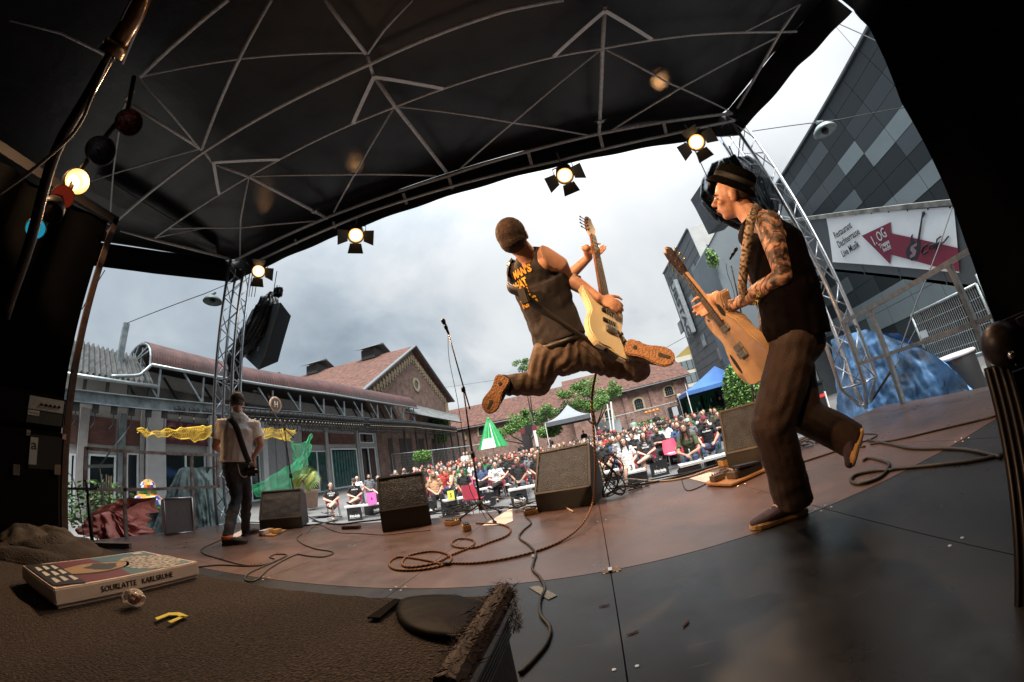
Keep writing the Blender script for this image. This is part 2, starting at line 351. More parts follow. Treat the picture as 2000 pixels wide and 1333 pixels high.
# ================================================================ side railings
def rail(name, label, posts, z0, zt, zm, m, ext=None):
    o = thing(name, label, 'railing', posts[0], 'steel railings at the sides of the stage')
    for p in posts: B().beam(V(p) + V((0, 0, z0)), V(p) + V((0, 0, zt)), .045, .045, (1, 0, 0)).build('post', m, o)
    a, c = V(ext[0]) if ext else V(posts[0]), V(ext[1]) if ext else V(posts[-1])
    B().beam(a + V((0, 0, zt + .022)), c + V((0, 0, zt + .022)), .045, .045).build('top_rail', m, o)
    B().beam(a + V((0, 0, zm)), c + V((0, 0, zm)), .04, .04).build('middle_rail', m, o)
    return o
rail('railing', 'grey steel railing in front of the blue tarpaulin on the right edge', [(3.50, 3.33, 0), (3.44, 2.17, 0)], 0, 1.08, .56, steel, ((3.52, 3.85, 0), (3.40, 1.2, 0)))
B().beam((3.52, 3.83, .56), (3.52, 3.83, 1.08), .045, .045, (1, 0, 0)).build('post', steel, bpy.data.objects['railing'])
lp = [V((-5.42, y, 0)) for y in (1.25, 1.58)]
rr_ = thing('railing', 'rusty white railing before the green tarpaulin on the left edge', 'railing', (-5.42, 2, 0), 'steel railings at the sides of the stage')
wr = M('chipped white railing', (.42, .38, .36), .6, .3, col2=(.16, .10, .08), scale=9)
for px_, py_, pt in ((247, 1052, 865), (380, 1025, 868)):
    q = onx(px_, py_, -5.42); q.z = 0; B().beam(q, q + V((0, 0, 1.06)), .04, .04, (1, 0, 0)).build('post', wr, rr_)
def ry(px_, py_): return onx(px_, py_, -5.42)
ya, yb = ry(168, 878).y, ry(424, 868).y
B().beam((-5.42, ya, 1.08), (-5.42, yb, 1.08), .04, .04).build('top_rail', wr, rr_)
B().beam((-5.42, ya, .60), (-5.42, yb, .60), .04, .04).build('middle_rail', wr, rr_)
for y_ in (ya, yb): B().beam((-5.42, y_, .58), (-5.42, y_, 1.10), .04, .04, (1, 0, 0)).build('post', wr, rr_)
# ================================================================ black drapes round the back and sides of the stage
def curtain(a, c, z0, z1, label, lean=(0, 0, 0), amp=.035, name='stage_curtain'):
    a, c = V(a), V(c); d = (c - a); L_ = d.length; n_ = V((-d.y, d.x, 0)).normalized(); b = B()
    def f(u, v): return a + d * u + n_ * (amp * math.sin(u * L_ * 17) + amp * .6 * math.sin(u * L_ * 41 + 1)) + V((0, 0, z0 + (z1 - z0) * v)) + V(lean) * v
    b.grid(f, int(L_ * 26) + 4, 6); return tag(b.build(name, drape, None, True), label, 'curtain', 'black curtains closing the stage')
curtain((-8.2, -3.2, 0), (5.6, -3.2, 0), -.9, 5.2, 'black curtain closing the back of the stage')
def curt_rows(rows, back, label):        # front edge given by points bottom to top, cloth runs back to `back`
    rows = [V(r) for r in rows]; b = B()
    def f(u, v):
        k = v * (len(rows) - 1); i = min(int(k), len(rows) - 2); p = rows[i].lerp(rows[i + 1], k - i); q = V((back[0] + (p.x - rows[0].x) * .8, back[1], p.z)); r = p.lerp(q, u)
        return r + V((.03 * math.sin(u * 60) * min(1, u * 8), 0, 0))
    b.grid(f, 70, 14); return tag(b.build('stage_curtain', drape, None, True), label, 'curtain', 'black curtains closing the stage')
curt_rows([(3.3, 2.02, 0), (3.3, 1.92, .47), (3.3, 1.89, .97), (3.3, 1.74, 1.66), (3.3, 1.61, 2.37), (3.3, 1.33, 3.0), (4.0, 1.60, 3.75), (4.86, 1.90, 4.52), (4.86, 1.90, 5.0)], (3.7, -3.2), 'black curtain hanging down the right side of the stage')
c_ = curt_rows([(-3.5, .80, 0), (-3.5, .78, .5), (-3.5, .76, 1.4), (-3.5, .76, 2.4), (-3.5, .74, 2.86)], (-3.5, -3.2), 'black curtain behind the bass amplifier on the left side')
curt_rows([(-8.6, .2, -.86), (-8.6, .2, 5.0)], (-7.6, -3.2), 'black curtain closing the far left corner of the stage')
dp = thing('drape_support', 'rusty steel post with a pale top bar at the edge of the left curtain', 'post', (-3.5, .80, 0))
B().beam((-3.49, .81, 0), (-3.49, .80, 2.92), .05, .04, (1, 0, 0)).build('post', rust, dp)
B().beam((-3.49, .82, 2.90), (-3.49, -.5, 2.98), .04, .09).build('bar', M('dull steel bar', (.035, .03, .03), .6, .4), dp)
# the big pipe with cables running up beside the camera's left
pp = thing('lighting_pipe', 'thick dark pipe wrapped with cables rising past the top left lamps', 'pipe', at(0, 640, 1.6))
pm = M('dark lacquered pipe', (.015, .011, .009), .22, .6, .1)
P = [at(*q) for q in ((10, 620, 1.9), (60, 470, 1.8), (108, 300, 1.75), (170, 190, 1.75), (222, 98, 1.75))]
B().tube(cat_curve(P, 4), .020, 12).build('pipe', pm, pp, True)
P2 = [at(*q) for q in ((222, 98, 1.75), (262, 32, 1.75), (300, -60, 1.75))]
B().tube(P2, .034, 14).build('sleeve', M('golden brown sleeve', (.10, .05, .02), .25, .6, .1), pp, True)
B().tube([at(216, 108, 1.75), at(229, 84, 1.75)], .044, 16).build('collar', M('brass collar', (.14, .09, .05), .3, .8), pp, True)
for k, (q, r) in enumerate(((((-10, 385, 1.6), (60, 335, 1.6), (130, 275, 1.62), (160, 235, 1.64), (175, 200, 1.66), (215, 110, 1.7)), .006), (((235, 40, 1.7), (250, 10, 1.7), (275, -30, 1.7)), .005))):
    B().tube(cat_curve([at(*x) for x in q], 5), r, 8).build('cable', rubber, pp, True)
# ---------------------------------------------------------------- stage lanterns
lensm = M('lit tungsten lens', (1, .8, .5), .3, 0, 0, emit=(1, .66, .30), est=9)
lensr = M('amber lens rim', (.6, .3, .1), .3, 0, 0, emit=(1, .36, .08), est=1.3)
lampbody = M('lantern housing', (.02, .018, .017), .45, .2, .1)
doorm = M('barn door', (.035, .028, .024), .5, .4, .1)
refl = M('warm reflector', (.75, .55, .30), .25, 1, .05)
def spot(p, aim, w, size, col, owner):
    ld = bpy.data.lights.new('lantern_light', 'SPOT'); ld.energy = w; ld.color = col; ld.spot_size = math.radians(size); ld.spot_blend = .6; ld.shadow_soft_size = .09
    lo = bpy.data.objects.new('lantern_light', ld); COL.objects.link(lo); p = V(p); lo.matrix_world = Matrix.Translation(p) @ ((V(aim) - p).to_track_quat('-Z', 'Y').to_matrix().to_4x4()); adopt(lo, owner)
def lantern(p, aim, label, r=.10, doors=(1, 1, 1, 1), watts=60, hang=None, blend=.5, size=75, added_uplight=None):
    p = V(p); d = (V(aim) - p).normalized(); u = V((0, 0, 1)); x = u.cross(d).normalized(); y = d.cross(x)
    T = Matrix((x, y, d)).transposed().to_4x4(); T.translation = p
    o = thing('stage_lantern', label, 'stage light', p, 'lit lanterns along the front edge of the roof')
    B().lathe([(0, -.30), (.07, -.29), (r * 1.05, -.22), (r * 1.12, -.02), (r * 1.12, .03), (r * 1.02, .03), (r * 1.0, -.012)], 24, T).build('housing', lampbody, o, True)
    B().lathe([(0, .014), (r * .45, .010), (r * .76, .001), (0, -.012)], 24, T).build('lens', lensm, o, True); B().lathe([(r * .76, .001), (r * .95, -.006), (r * .76, -.008)], 24, T).build('lens_rim', lensr, o, True)
    for k, on in enumerate(doors):
        if not on: continue
        a = k * math.pi / 2; R3 = Matrix.Rotation(a, 4, 'Z'); dl = 1.15 if k % 2 else 1.3
        pts = [V((r * 1.05, -r * .75, .035)), V((r * 1.05, r * .75, .035)), V((r * (1.05 + dl), r * 1.05, .035 + r * .75)), V((r * (1.05 + dl), -r * 1.05, .035 + r * .75))]
        pts = [T @ R3 @ q for q in pts]; B().prism(pts, T.to_3x3() @ R3.to_3x3() @ V((0, 0, .002))).build('barn_door', doorm, o)
    hy = V((0, 0, 1))
    B().tube([p + x * r * 1.3 - d * .1, p + x * r * 1.3 - d * .1 + hy * .16, p - x * r * 1.3 - d * .1 + hy * .16, p - x * r * 1.3 - d * .1], .009, 6).build('yoke', lampbody, o)
    zt = hang if hang else 4.62
    B().tube([p - d * .1 + hy * .16, V((p.x, p.y, zt)) - V((d.x, d.y, 0)) * .1], .012, 6).build('clamp', steel, o)
    if added_uplight:      # assumed upward spot, added to throw a warm patch on the canopy
        spot(p - d * .05 + V((0, 0, .21)), onz(*added_uplight, 5.0), 40, 13, (1, .50, .20), o)
    ld = bpy.data.lights.new('lantern_light', 'SPOT'); ld.energy = watts; ld.color = (1, .61, .32); ld.spot_size = math.radians(size); ld.spot_blend = blend; ld.shadow_soft_size = .06
    lo = bpy.data.objects.new('lantern_light', ld); COL.objects.link(lo); lo.matrix_world = Matrix.Translation(p + d * .06) @ (d.to_track_quat('-Z', 'Y').to_matrix().to_4x4()); adopt(lo, o)
    return o
lantern(ony(505, 530, 3.75), (-2.2, 1.3, 0), 'lit lantern with barn doors above the wrapped loudspeaker beside the left tower', .12, (1, 1, 0, 1), 260, added_uplight=(513, 398))
lantern(ony(695, 460, 3.75), (-1.0, 1.3, .0), 'lit lantern with barn doors, second from the left tower', .12, (1, 0, 1, 1), 400, added_uplight=(690, 325))
lantern(ony(1103, 343, 3.80), (.0, 1.5, 0), 'lit lantern tilted down above the jumping bassist', .115, (1, 0, 1, 1), 150)
lantern(ony(1360, 278, 3.75), (.9, 1.2, .2), 'lit lantern with barn doors nearest the right tower', .12, (1, 1, 1, 1), 80, added_uplight=(1295, 165))
# the lamps on the side bar at the top left: an open warm reflector, a red, a dark and a cyan one
def par(p, aim, r, label, inner, m2, bulb=False):
    p = V(p); d = (V(aim) - p).normalized(); T = d.to_track_quat('Z', 'Y').to_matrix().to_4x4(); T.translation = p
    o = thing('par_can', label, 'stage light', p, 'coloured lamps on the left side bar')
    B().lathe([(0, -r * 1.9), (r * .6, -r * 1.8), (r * 1.06, -r * .6), (r * 1.1, .02), (r * 1.03, .02)], 22, T).build('can', lampbody, o, True)
    B().lathe([(r * 1.02, .015), (r * .85, -r * .30), (r * .5, -r * .6), (.01, -r * .75)], 22, T).build(m2, inner, o, True)
    if bulb: B().ell(T @ V((0, 0, -r * .4)), r * .22, 10).build('bulb', lensm, o, True); B().beam(T @ V((0, -r, -.01)), T @ V((0, -r * .3, -r * .4)), .02, .02).build('bulb_holder', refl, o)
    return o
warmlit = M('glowing reflector', (.8, .6, .35), .3, .9, 0, emit=(1, .62, .28), est=.22)
redg = M('red gel', (.16, .022, .012), .25, 0, .4, 25, bump=.5, bscale=30, emit=(.5, .05, .02), est=.10)
cyang = M('cyan gel', (.02, .30, .42), .25, 0, .4, 25, bump=.5, bscale=30, emit=(.02, .35, .5), est=.30)
pa = onx(150, 355, -3.2); par(pa, (1.6, 1.2, 1.0), .10, 'open warm lamp whose bright reflector shows at the top of the left side bar', warmlit, 'reflector', True)
pb = onx(122, 385, -3.2); par(pb, (-.3, .3, .9), .085, 'lamp with a crumpled red gel under the open warm lamp', redg, 'gel')
pc = onx(70, 447, -3.2); par(pc, (-1.0, -.4, 1.0), .070, 'lamp with a cyan gel at the bottom of the left side bar', cyang, 'gel')
pd_ = onx(100, 412, -3.2); par(pd_, (-2.2, 0, .3), .09, 'unlit lamp between the red and the cyan one', M('dark red gel', (.03, .006, .005), .3, 0, .3, 20), 'gel')
for q, m_, lb in (((253, 240), redg, 'unlit lamp with a crinkled red gel under the roof at the top left'), ((198, 295), M('blue grey gel', (.03, .035, .05), .2, 0, .3, 30, bump=.6, bscale=40), 'unlit lamp with a crinkled grey blue gel under the roof')):
    par(onx(*q, -3.0), (.5, 1.5, 1.0), .11, lb, m_ if m_ != redg else M('dim red gel', (.12, .018, .014), .2, 0, .4, 30, bump=.6, bscale=40), 'gel')
sb = thing('side_bar', 'dark bar carrying the coloured lamps beside the left curtain', 'bar', (-3.3, .2, 2))
B().tube([onx(70, 447, -3.3) + V((0, 0, -.3)), onx(122, 385, -3.3), onx(250, 215, -3.15), onx(262, 150, -3.1)], .024, 8).build('pipe', lampbody, sb, True)
dpa = (V((.9, 1.9, 1.2)) - pa).normalized()
spot(pa + dpa * .16, (.55, 1.9, 1.45), 460, 34, (1, .52, .25), bpy.data.objects['par_can'])
# assumed, unseen lanterns of the same kind added on the rear bar above the drum riser, whose light falls on the musicians' backs
rb = lantern((-1.0, -1.6, 3.75), (.2, 2.0, 1.2), 'assumed warm lantern on the rear bar over the drum riser', .10, (1, 1, 1, 1), 560, 5.0, .5, 24)
lantern((.6, -1.6, 3.75), (.95, 1.55, 1.45), 'assumed warm lantern on the rear bar aimed at the man with the hat', .10, (1, 1, 1, 1), 210, 5.0, .5, 26)
lantern((-2.9, -1.6, 3.75), (-3.9, 2.6, 1.2), 'assumed warm lantern on the rear bar aimed at the left musician', .10, (1, 1, 1, 1), 420, 5.0, .5, 24)
# ================================================================ the carpeted riser right before the camera
ZC = .40
carp = M('brown carpet', (.055, .032, .022), .95, 0, col2=(.003, .0022, .002), scale=190, detail=3, bump=.9, bscale=260)
case = thing('flight_case', 'carpeted flight case with ribbed aluminium edge under the record box', 'flight case', (-.8, .2, 0))
B().bb((-2.3, -.9, .0), (-.182, .545, ZC - .035)).build('box', M('case laminate', (.012, .012, .013), .45, 0, .2, 30, bump=.1), case)
cb = B()
cb.grid(lambda u, v: (-2.32 + u * 2.145, -.9 + v * 1.462 + .008 * noise.noise(V((u * 60, v, 0))) * v, ZC + .004 * noise.noise(V((u * 14, v * 10, 0)))), 120, 60)
tag(cb.build('carpet', carp, case, True))
B().bb((-2.32, .550, ZC - .03), (-.178, .560, ZC - .002)).build('carpet_edge', carp, case)
# ribbed edge profile on the right
pf = M('ribbed aluminium edge', (.16, .17, .18), .35, .9, .12, 40)
for k in range(7): B().bb((-.1815 + .001, -.9, ZC - .055 + k * .0066), (-.171, .53, ZC - .0515 + k * .0066)).build('rib', pf, case)
B().bb((-.176, -.9, ZC - .012), (-.163, .53, ZC - .003)).build('edge', alu, case)
for k in range(3): B().bb((-.1805, -.9, .06 + k * .09), (-.174, .545, .066 + k * .09)).build('groove', rubber, case)
# fur-like black strip hanging over the case edge
fb = B(); random.seed(3)
fur0 = [onz(x, y, ZC + .012) for x, y in ((985, 1158), (968, 1185), (940, 1230), (905, 1285), (872, 1345))]
fb.tube(cat_curve(fur0, 6), .016, 8)
fc = cat_curve(fur0, 6)
for k in range(1500):
    p = fc[random.randrange(len(fc) - 1)].lerp(fc[random.randrange(len(fc) - 1)], 0) + V((random.gauss(0, .010), random.gauss(0, .012), random.uniform(-.005, .016)))
    d = V((random.gauss(0, 1), random.gauss(0, 1), random.gauss(.3, .8))).normalized() * random.uniform(.008, .022); s_ = d.cross(V((1, .3, .2))).normalized() * .0009
    fb.add([p - s_, p + s_, p + d], [(0, 1, 2)])
for k in range(700):
    p = V((-.172 + random.uniform(-.012, .012), .545 + random.uniform(-.012, .02), ZC - random.uniform(-.01, .06))); d = V((random.uniform(.0, 1), random.gauss(.4, .5), random.gauss(0, .6))).normalized() * random.uniform(.006, .018); s_ = d.cross(V((0, 0, 1))).normalized() * .0008
    fb.add([p - s_, p + s_, p + d], [(0, 1, 2)])
tag(fb.build('torn_edging', M('black frayed edging', (.014, .009, .008), .7, 0, .5, 30, col2=(.04, .016, .010)), case), kind='stuff')
# dark leather half-disc and strap lying on the carpet
dk = [onz(x, y, ZC) for x, y in ((893, 1170), (840, 1170), (790, 1177), (775, 1195), (778, 1215), (800, 1237), (840, 1251), (880, 1256), (910, 1257), (935, 1225), (955, 1190))]
dl = B(); dc = sum(dk, V()) / len(dk); ro = cat_curve(dk + [dk[0]], 4)
o0 = len(dl.v)
for i, p in enumerate(ro):
    for s_, z_ in ((1, .003), (.97, .009), (.8, .011), (.4, .012), (0, .012)): dl.v.append(dc + (p - dc) * s_ + V((0, 0, z_)))
for i in range(len(ro) - 1):
    for j in range(4): dl.f.append([i * 5 + j, (i + 1) * 5 + j, (i + 1) * 5 + j + 1, i * 5 + j + 1]); dl.mi.append(0)
tag(dl.build('leather_pad', M('worn dark leather', (.008, .006, .0055), .5, 0, .3, 9, bump=.25, bscale=14), None, True), 'dark rounded leather pad lying at the front corner of the carpet', 'pad')
tag(B().prism([onz(x, y, ZC + .002) for x, y in ((772, 1172), (784, 1174), (742, 1210), (718, 1209))], (0, 0, .003)).build('velcro_strip', M('black hook tape', (.008, .008, .008), .95), None), 'black strip of hook tape on the carpet beside the leather pad', 'tape')
yt = M('yellow tape', (.62, .55, .03), .6, 0, .08, 60)
YT = thing('tape_mark', 'yellow tape mark like a square bracket on the brown carpet', 'tape', onz(340, 1207, ZC))
for q in (((303, 1208), (330, 1198), (338, 1200), (307, 1212)), ((328, 1198), (350, 1197), (368, 1204), (357, 1208), (345, 1203), (331, 1203)), ((352, 1205), (366, 1204), (334, 1218), (328, 1215))):
    B().prism([onz(x, y, ZC + .006) for x, y in q], (0, 0, .001)).build('strip', yt, YT)
# record box: white lid with a printed portrait, lettering on its edge
O = V((-.972, .196, ZC + .002)); xu = V((-.03, 1, 0)).normalized(); yu = V((-1, -.02, 0)).normalized(); LB, WB, HB = .345, .335, .034
rbx = thing('record_box', 'white record box with a printed portrait lying on the brown carpet', 'box', O)
cardw = M('white card', (.62, .55, .52), .6, 0, .05, 20)
def rp(a, c, z): return O + xu * a + yu * c + V((0, 0, z))
def rq(pts, z, h, m, nm): return B().prism([rp(a * LB, c * WB, z) for a, c in pts], (0, 0, h)).build(nm, m, rbx)
sq = [(0, 0), (1, 0), (1, 1), (0, 1)]
B().prism([rp(a, c, .006) for a, c in ((0, 0), (LB, 0), (LB, WB), (0, WB))], (0, 0, HB)).build('lid', cardw, rbx, bev=.003)
B().prism([rp(a, c, 0) for a, c in ((.006, .006), (LB - .006, .006), (LB - .006, WB - .006), (.006, WB - .006))], (0, 0, .005)).build('tray', cardw, rbx)
zt = HB + .006
pr = lambda nm, c: M(nm, c, .45, 0, .08, 12)
rq([(.03, .04), (.50, .04), (.55, .5), (.50, .96), (.03, .96)], zt, .0006, pr('print maroon', (.13, .016, .022)), 'print_ground')
rq([(.50, .04), (.97, .04), (.97, .96), (.50, .96), (.55, .5)], zt, .0006, pr('print blue', (.05, .15, .20)), 'print_ground')
def blobp(cx, cy, rx, ry, n_=22, j=.06, a0=0):
    return [(cx + math.cos(t_) * rx * (1 + j * math.sin(5 * t_ + a0)), cy + math.sin(t_) * ry * (1 + j * math.cos(4 * t_ + a0))) for t_ in [2 * math.pi * i / n_ for i in range(n_)]]
rq(blobp(.40, .50, .27, .22), zt + .0007, .0005, pr('print line', (.01, .01, .012)), 'portrait')
rq(blobp(.40, .50, .25, .19), zt + .0013, .0004, pr('print skin', (.34, .23, .11)), 'portrait')
rq(blobp(.46, .50, .11, .14, j=.2), zt + .0018, .0004, pr('print beard', (.03, .028, .03)), 'portrait')
rq(blobp(.78, .40, .22, .36, j=.05), zt + .0007, .0005, M('print speckle', (.5, .5, .48), .5, 0, col2=(.03, .03, .03), scale=95, detail=1), 'portrait')
rq([(.02, .08), (.20, .02), (.22, .9), (.02, .98)], zt + .0019, .0004, pr('print black', (.008, .008, .009)), 'title_ground')
for k in range(9):
    a = .05 + .055 * (k % 3); c = .14 + .25 * (k // 3) + .02 * (k % 2); rq([(a, c), (a + .035, c + .03), (a + .03, c + .17), (a + .01, c + .18)], zt + .0024, .0003, pr('print white', (.6, .6, .58)), 'title_stroke')
rq([(.86, .84), (.93, .83), (.93, .92), (.86, .93)], zt + .0007, .0004, pr('print white', (.6, .6, .58)), 'logo')
text('lettering', 'SOURLATTE   KARLSRUHE', .0175, frame(rp(LB * .53, 0, .006 + HB * .5), xu, (0, 0, 1)) @ Matrix.Translation((0, 0, .0008)), pr('print black', (.008, .008, .009)), rbx, .0004, cond=.85)
# sweet in a cellophane wrapper
p0 = onz(262, 1172, ZC + .015)
sw = thing('wrapped_sweet', 'red brown sweet in clear cellophane leaning on the record box', 'sweet', p0)
B().ell(p0 + V((0, 0, .004)), (.020, .014, .013), 12).build('sweet', M('glossy toffee', (.16, .03, .012), .15, 0, .3, 60, coat=.5), sw, True)
wb = B(); wb.grid(lambda u, v: p0 + V((.030 * (u - .5) * 2, .020 * math.cos(v * 6.28) * (1 - (2 * u - 1) ** 2 * .4) + .004 * noise.noise(V((u * 9, v * 9, 1))), .004 + .017 * math.sin(v * 6.28) * (1 - (2 * u - 1) ** 2 * .4) + .004 * noise.noise(V((u * 9, v * 9, 4))))), 14, 18)
wb.build('wrapper', M('cellophane', (.9, .85, .8), .08, 0, 0, alpha=.35), sw, False)
# folded brown towels left of the box
tw = M('brown towel', (.022, .011, .008), .95, 0, .25, 8, bump=.7, bscale=160)
tcen = V((-1.95, .36, ZC))
for k, (dz, sx, sy, lab) in enumerate(((.0, .46, .20, 'brown folded towel at the far corner of the carpet'), (.030, .36, .14, 'grey brown crumpled towel lying on top of the folded one'))):
    b = B(); b.grid(lambda u, v: (lambda a, r: tcen + V((math.cos(a) * sx * r + (-.10 if k else 0), math.sin(a) * sy * r, .004 + dz + .036 * (1 - r ** 6) * (1 + .8 * noise.noise(V((math.cos(a) * r * 3, math.sin(a) * r * 3, 5 + k)))))))(2 * math.pi * u, v), 60, 14)
    tag(b.build('towel', tw if not k else M('grey brown towel', (.035, .026, .021), .95, 0, .2, 8, bump=.7, bscale=160), None, True), lab, 'towel')
# ---------------------------------------------------------------- bass amplifier on its cabinet at the left
ampv = M('black vinyl', (.0035, .0035, .004), .5, 0, .2, 60, bump=.1, bscale=150)
xa = -2.62
def ax_(px_, py_): return onx(px_, py_, xa)
hy0, hy1 = .372, .585
am = thing('bass_amplifier', 'bass amplifier head with silver front panel on a tall black cabinet', 'amplifier', (xa - .2, .5, .93))
B().bb((xa - .36, hy0 - .34, .945), (xa, hy1, 1.125)).build('case', ampv, am, bev=.012)
B().bb((xa, hy0 + .01, 1.03), (xa + .006, hy1 - .012, 1.10)).build('panel', M('brushed panel', (.38, .42, .43), .35, .7, .15, 90), am)
B().bb((xa, hy0 + .01, .958), (xa + .008, hy1 - .012, 1.024)).build('grille', M('dark grille cloth', (.035, .045, .05), .8, 0, .4, 200), am)
for k in range(5): B().lathe([(0, .022), (.006, .022), (.008, 0)], 10, Matrix.Translation((xa + .006, hy0 + .08 + k * .024, 1.062)) @ Matrix.Rotation(math.pi / 2, 4, 'Y')).build('knob', black, am, True)
B().bb((xa + .008, hy0 + .012, .998), (xa + .011, hy0 + .072, 1.024)).build('badge', M('badge silver', (.5, .52, .52), .4, .5), am)
text('lettering', 'Ampeg', .018, frame((xa + .0115, hy0 + .042, 1.011), (0, 1, 0), (0, 0, 1)), black, am, .0006)
cbn = thing('bass_cabinet', 'tall black bass cabinet with a round white logo under the amplifier head', 'speaker cabinet', (xa - .2, .5, 0))
B().bb((xa - .42, .385 - .40, .02), (xa - .006, .60, .925)).build('box', ampv, cbn, bev=.012)
B().bb((xa - .006, .415, .06), (xa + .002, .585, .90)).build('grille', M('black grille cloth', (.008, .008, .009), .9, 0, .2, 200), cbn)
lg = M('logo white', (.30, .36, .36), .5)
B().bb((xa + .002, .415, .745), (xa + .004, .455, .885)).build('logo_plate', lg, cbn)
text('lettering', 'a', .075, frame((xa + .0048, .435, .845), (0, 1, 0), (0, 0, 1)), black, cbn, .0006, bold=.001)
for y in (.40, .595): B().box((xa - .01, y, .905), (.03, .022, .03)).build('corner', M('chrome corner', (.5, .5, .5), .25, 1, 0), cbn)
c2 = thing('flight_case', 'tall black case with chrome latches standing before the bass cabinet', 'flight case', (-1.9, .2, ZC))
# low black case in front with two chrome latches
qa, qb = onx(22, 915, -2.2), onx(118, 922, -2.2)
B().bb((-2.55, qa.y - .25, 0), (-2.2, qb.y - .005, qa.z + .005)).build('box', ampv, c2, bev=.01)
for q in ((32, 918), (112, 918)):
    p = onx(*q, -2.19); B().box(p, (.012, .028, .045)).build('latch', M('chrome corner', (.5, .5, .5), .25, 1, 0), c2)
# right flight case edge with its ball corner, very near the camera
rc = thing('flight_case', 'open flight case with ball corner and ribbed edge at the right of the stage', 'flight case', (1.1, .6, 0))
P0 = at(1962, 700, 1.25); P1 = at(1992, 1360, 1.25)
bx0, by0 = P0.x, P0.y
pfd = M('dull ribbed edge', (.030, .024, .023), .5, .5, .1, 30)
A_ = at(1945, 715, 1.22); Z_ = at(1985, 1420, 1.30); sid = V((.02, -.035, 0)).normalized(); hw = .034
nrm = (A_ - Z_).normalized()
B().beam(Z_, A_, .060, .02, (sid.y, -sid.x, 0)).build('edge', pfd, rc)
for k in range(4):
    off = V((sid.y, -sid.x, 0)) * .0; w = sid * (-.024 + k * .016)
    B().tube([Z_ + w - V((.009, .009, 0)), A_ + w - V((.009, .009, 0))], .0045, 6).build('rib', pfd, rc, True)
bc = at(1958, 672, 1.20); B().ell(bc, (.052, .052, .055), 20).build('ball_corner', M('worn brown corner', (.035, .022, .019), .4, .4, .2, 30), rc, True)
B().box(bc + V((.05, -.03, -.005)), (.09, .03, .11), Matrix.Rotation(-.9, 3, 'Z')).build('plate', M('worn brown corner', (.035, .022, .019), .4, .4, .2, 30), rc, bev=.006)
B().ell(at(1976, 694, 1.14), .010, 12).build('rivet', M('chrome corner', (.5, .5, .5), .25, 1, 0), rc, True)
B().beam(bc + V((.04, -.03, .015)), bc + V((.20, -.20, .03)), .06, .055).build('edge', pfd, rc)
q1, q2 = A_ + V((.03, -.02, -.03)), Z_ + V((.03, -.02, 0))
B().prism([q1, q2, q2 + V((.35, -.45, 0)), q1 + V((.35, -.45, 0))], V((.02, .02, 0))).build('side', ampv, rc)
# ---------------------------------------------------------------- microphone stands, keyboard-tray stand
def mic(o, p, d, r=.026, L_=.17, head=M('silver mesh', (.16, .13, .12), .45, .8, .2, 200)):
    p, d = V(p), V(d).normalized(); T = d.to_track_quat('Z', 'Y').to_matrix().to_4x4(); T.translation = p
    B().lathe([(.010, -L_), (.013, -L_ + .01), (.018, -.03), (.022, -.02), (.022, -.012)], 16, T).build('microphone_body', black, o, True)
    B().ell(p + d * .006, (r, r, r * 1.12), 16, T.to_3x3()).build('microphone_head', head, o, True)
def stand(label, base, topp, micp, micd, legs, rad=.0125, boom=None, m=black, cable=None, legz=.17):
    base, topp = V(base), V(topp); o = thing('microphone_stand', label, 'microphone stand', base, 'microphone stands on the stage')
    B().tube([base + V((0, 0, .12)), base.lerp(topp, .5)], rad, 10).build('pole', m, o, True)
    B().tube([base.lerp(topp, .45), topp], rad * .7, 10).build('upper_pole', m, o, True)
    B().tube([base.lerp(topp, .47), base.lerp(topp, .52)], rad * 1.7, 10).build('clutch', black, o, True)
    B().tube([base + V((0, 0, .10)), base + V((0, 0, legz + .03))], .026, 12).build('hub', black, o, True)
    for a in legs:
        e_ = base + V((math.cos(a) * .30, math.sin(a) * .30, .014)); B().tube([base + V((0, 0, legz)), e_], .0085, 8).build('leg', m, o, True)
        B().tube([e_ - (e_ - base).normalized() * .03, e_ + V((math.cos(a), math.sin(a), 0)) * .012], .013, 8).build('foot', rubber, o, True)
    if boom:
        B().tube([V(q) for q in boom], rad * .62, 8).build('boom', m, o, True)
        B().tube([topp - V((0, 0, .02)), topp + V((0, 0, .03))], .022, 12).build('boom_clamp', black, o, True)
    micp, micd = V(micp), V(micd).normalized()
    B().tube([micp - micd * .10, micp - micd * .05], .02, 10).build('clip', black, o, True)
    mic(o, micp, micd)
    if cable: B().tube(cat_curve([V(q) for q in cable], 6), .0033, 6).build('cable', rubber, o, True)
    return o
# centre stand: base (-1.1, 3.24), boom leaning to the left
bR = onz(944, 1016, 0); mt = ony(905, 762, bR.y); mtop = ony(866, 628, bR.y - .05)
mb_ = ony(876, 652, bR.y - .05)
brn = M('brown lit pole', (.05, .030, .020), .35, .5, .1)  # warm stage light on the pole put into its brown colour
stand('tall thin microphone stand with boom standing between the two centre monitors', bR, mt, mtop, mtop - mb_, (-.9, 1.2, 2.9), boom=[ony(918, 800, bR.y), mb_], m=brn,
      cable=[mtop + (mb_ - mtop) * .9, ony(877, 700, bR.y - .05), ony(893, 780, bR.y - .03), ony(905, 860, bR.y - .03), ony(916, 950, bR.y - .04), bR + V((.05, -.05, .01))])
# left stand in front of the musician in white
bL = onz(585, 1022, 0); lt = ony(556, 838, bL.y); lm_ = ony(497, 766, bL.y - .1)
stand('black microphone stand with boom beside the musician in the white shirt', bL, lt, lm_, lm_ - ony(520, 770, bL.y - .1), (-1.9, .2, 2.6),
      boom=[ony(574, 855, bL.y), lt, ony(513, 773, bL.y - .1)], cable=[ony(522, 770, bL.y - .1), ony(533, 785, bL.y - .1), ony(530, 808, bL.y - .08), ony(560, 880, bL.y - .05), ony(568, 960, bL.y - .05), bL + V((0, -.03, .02))])
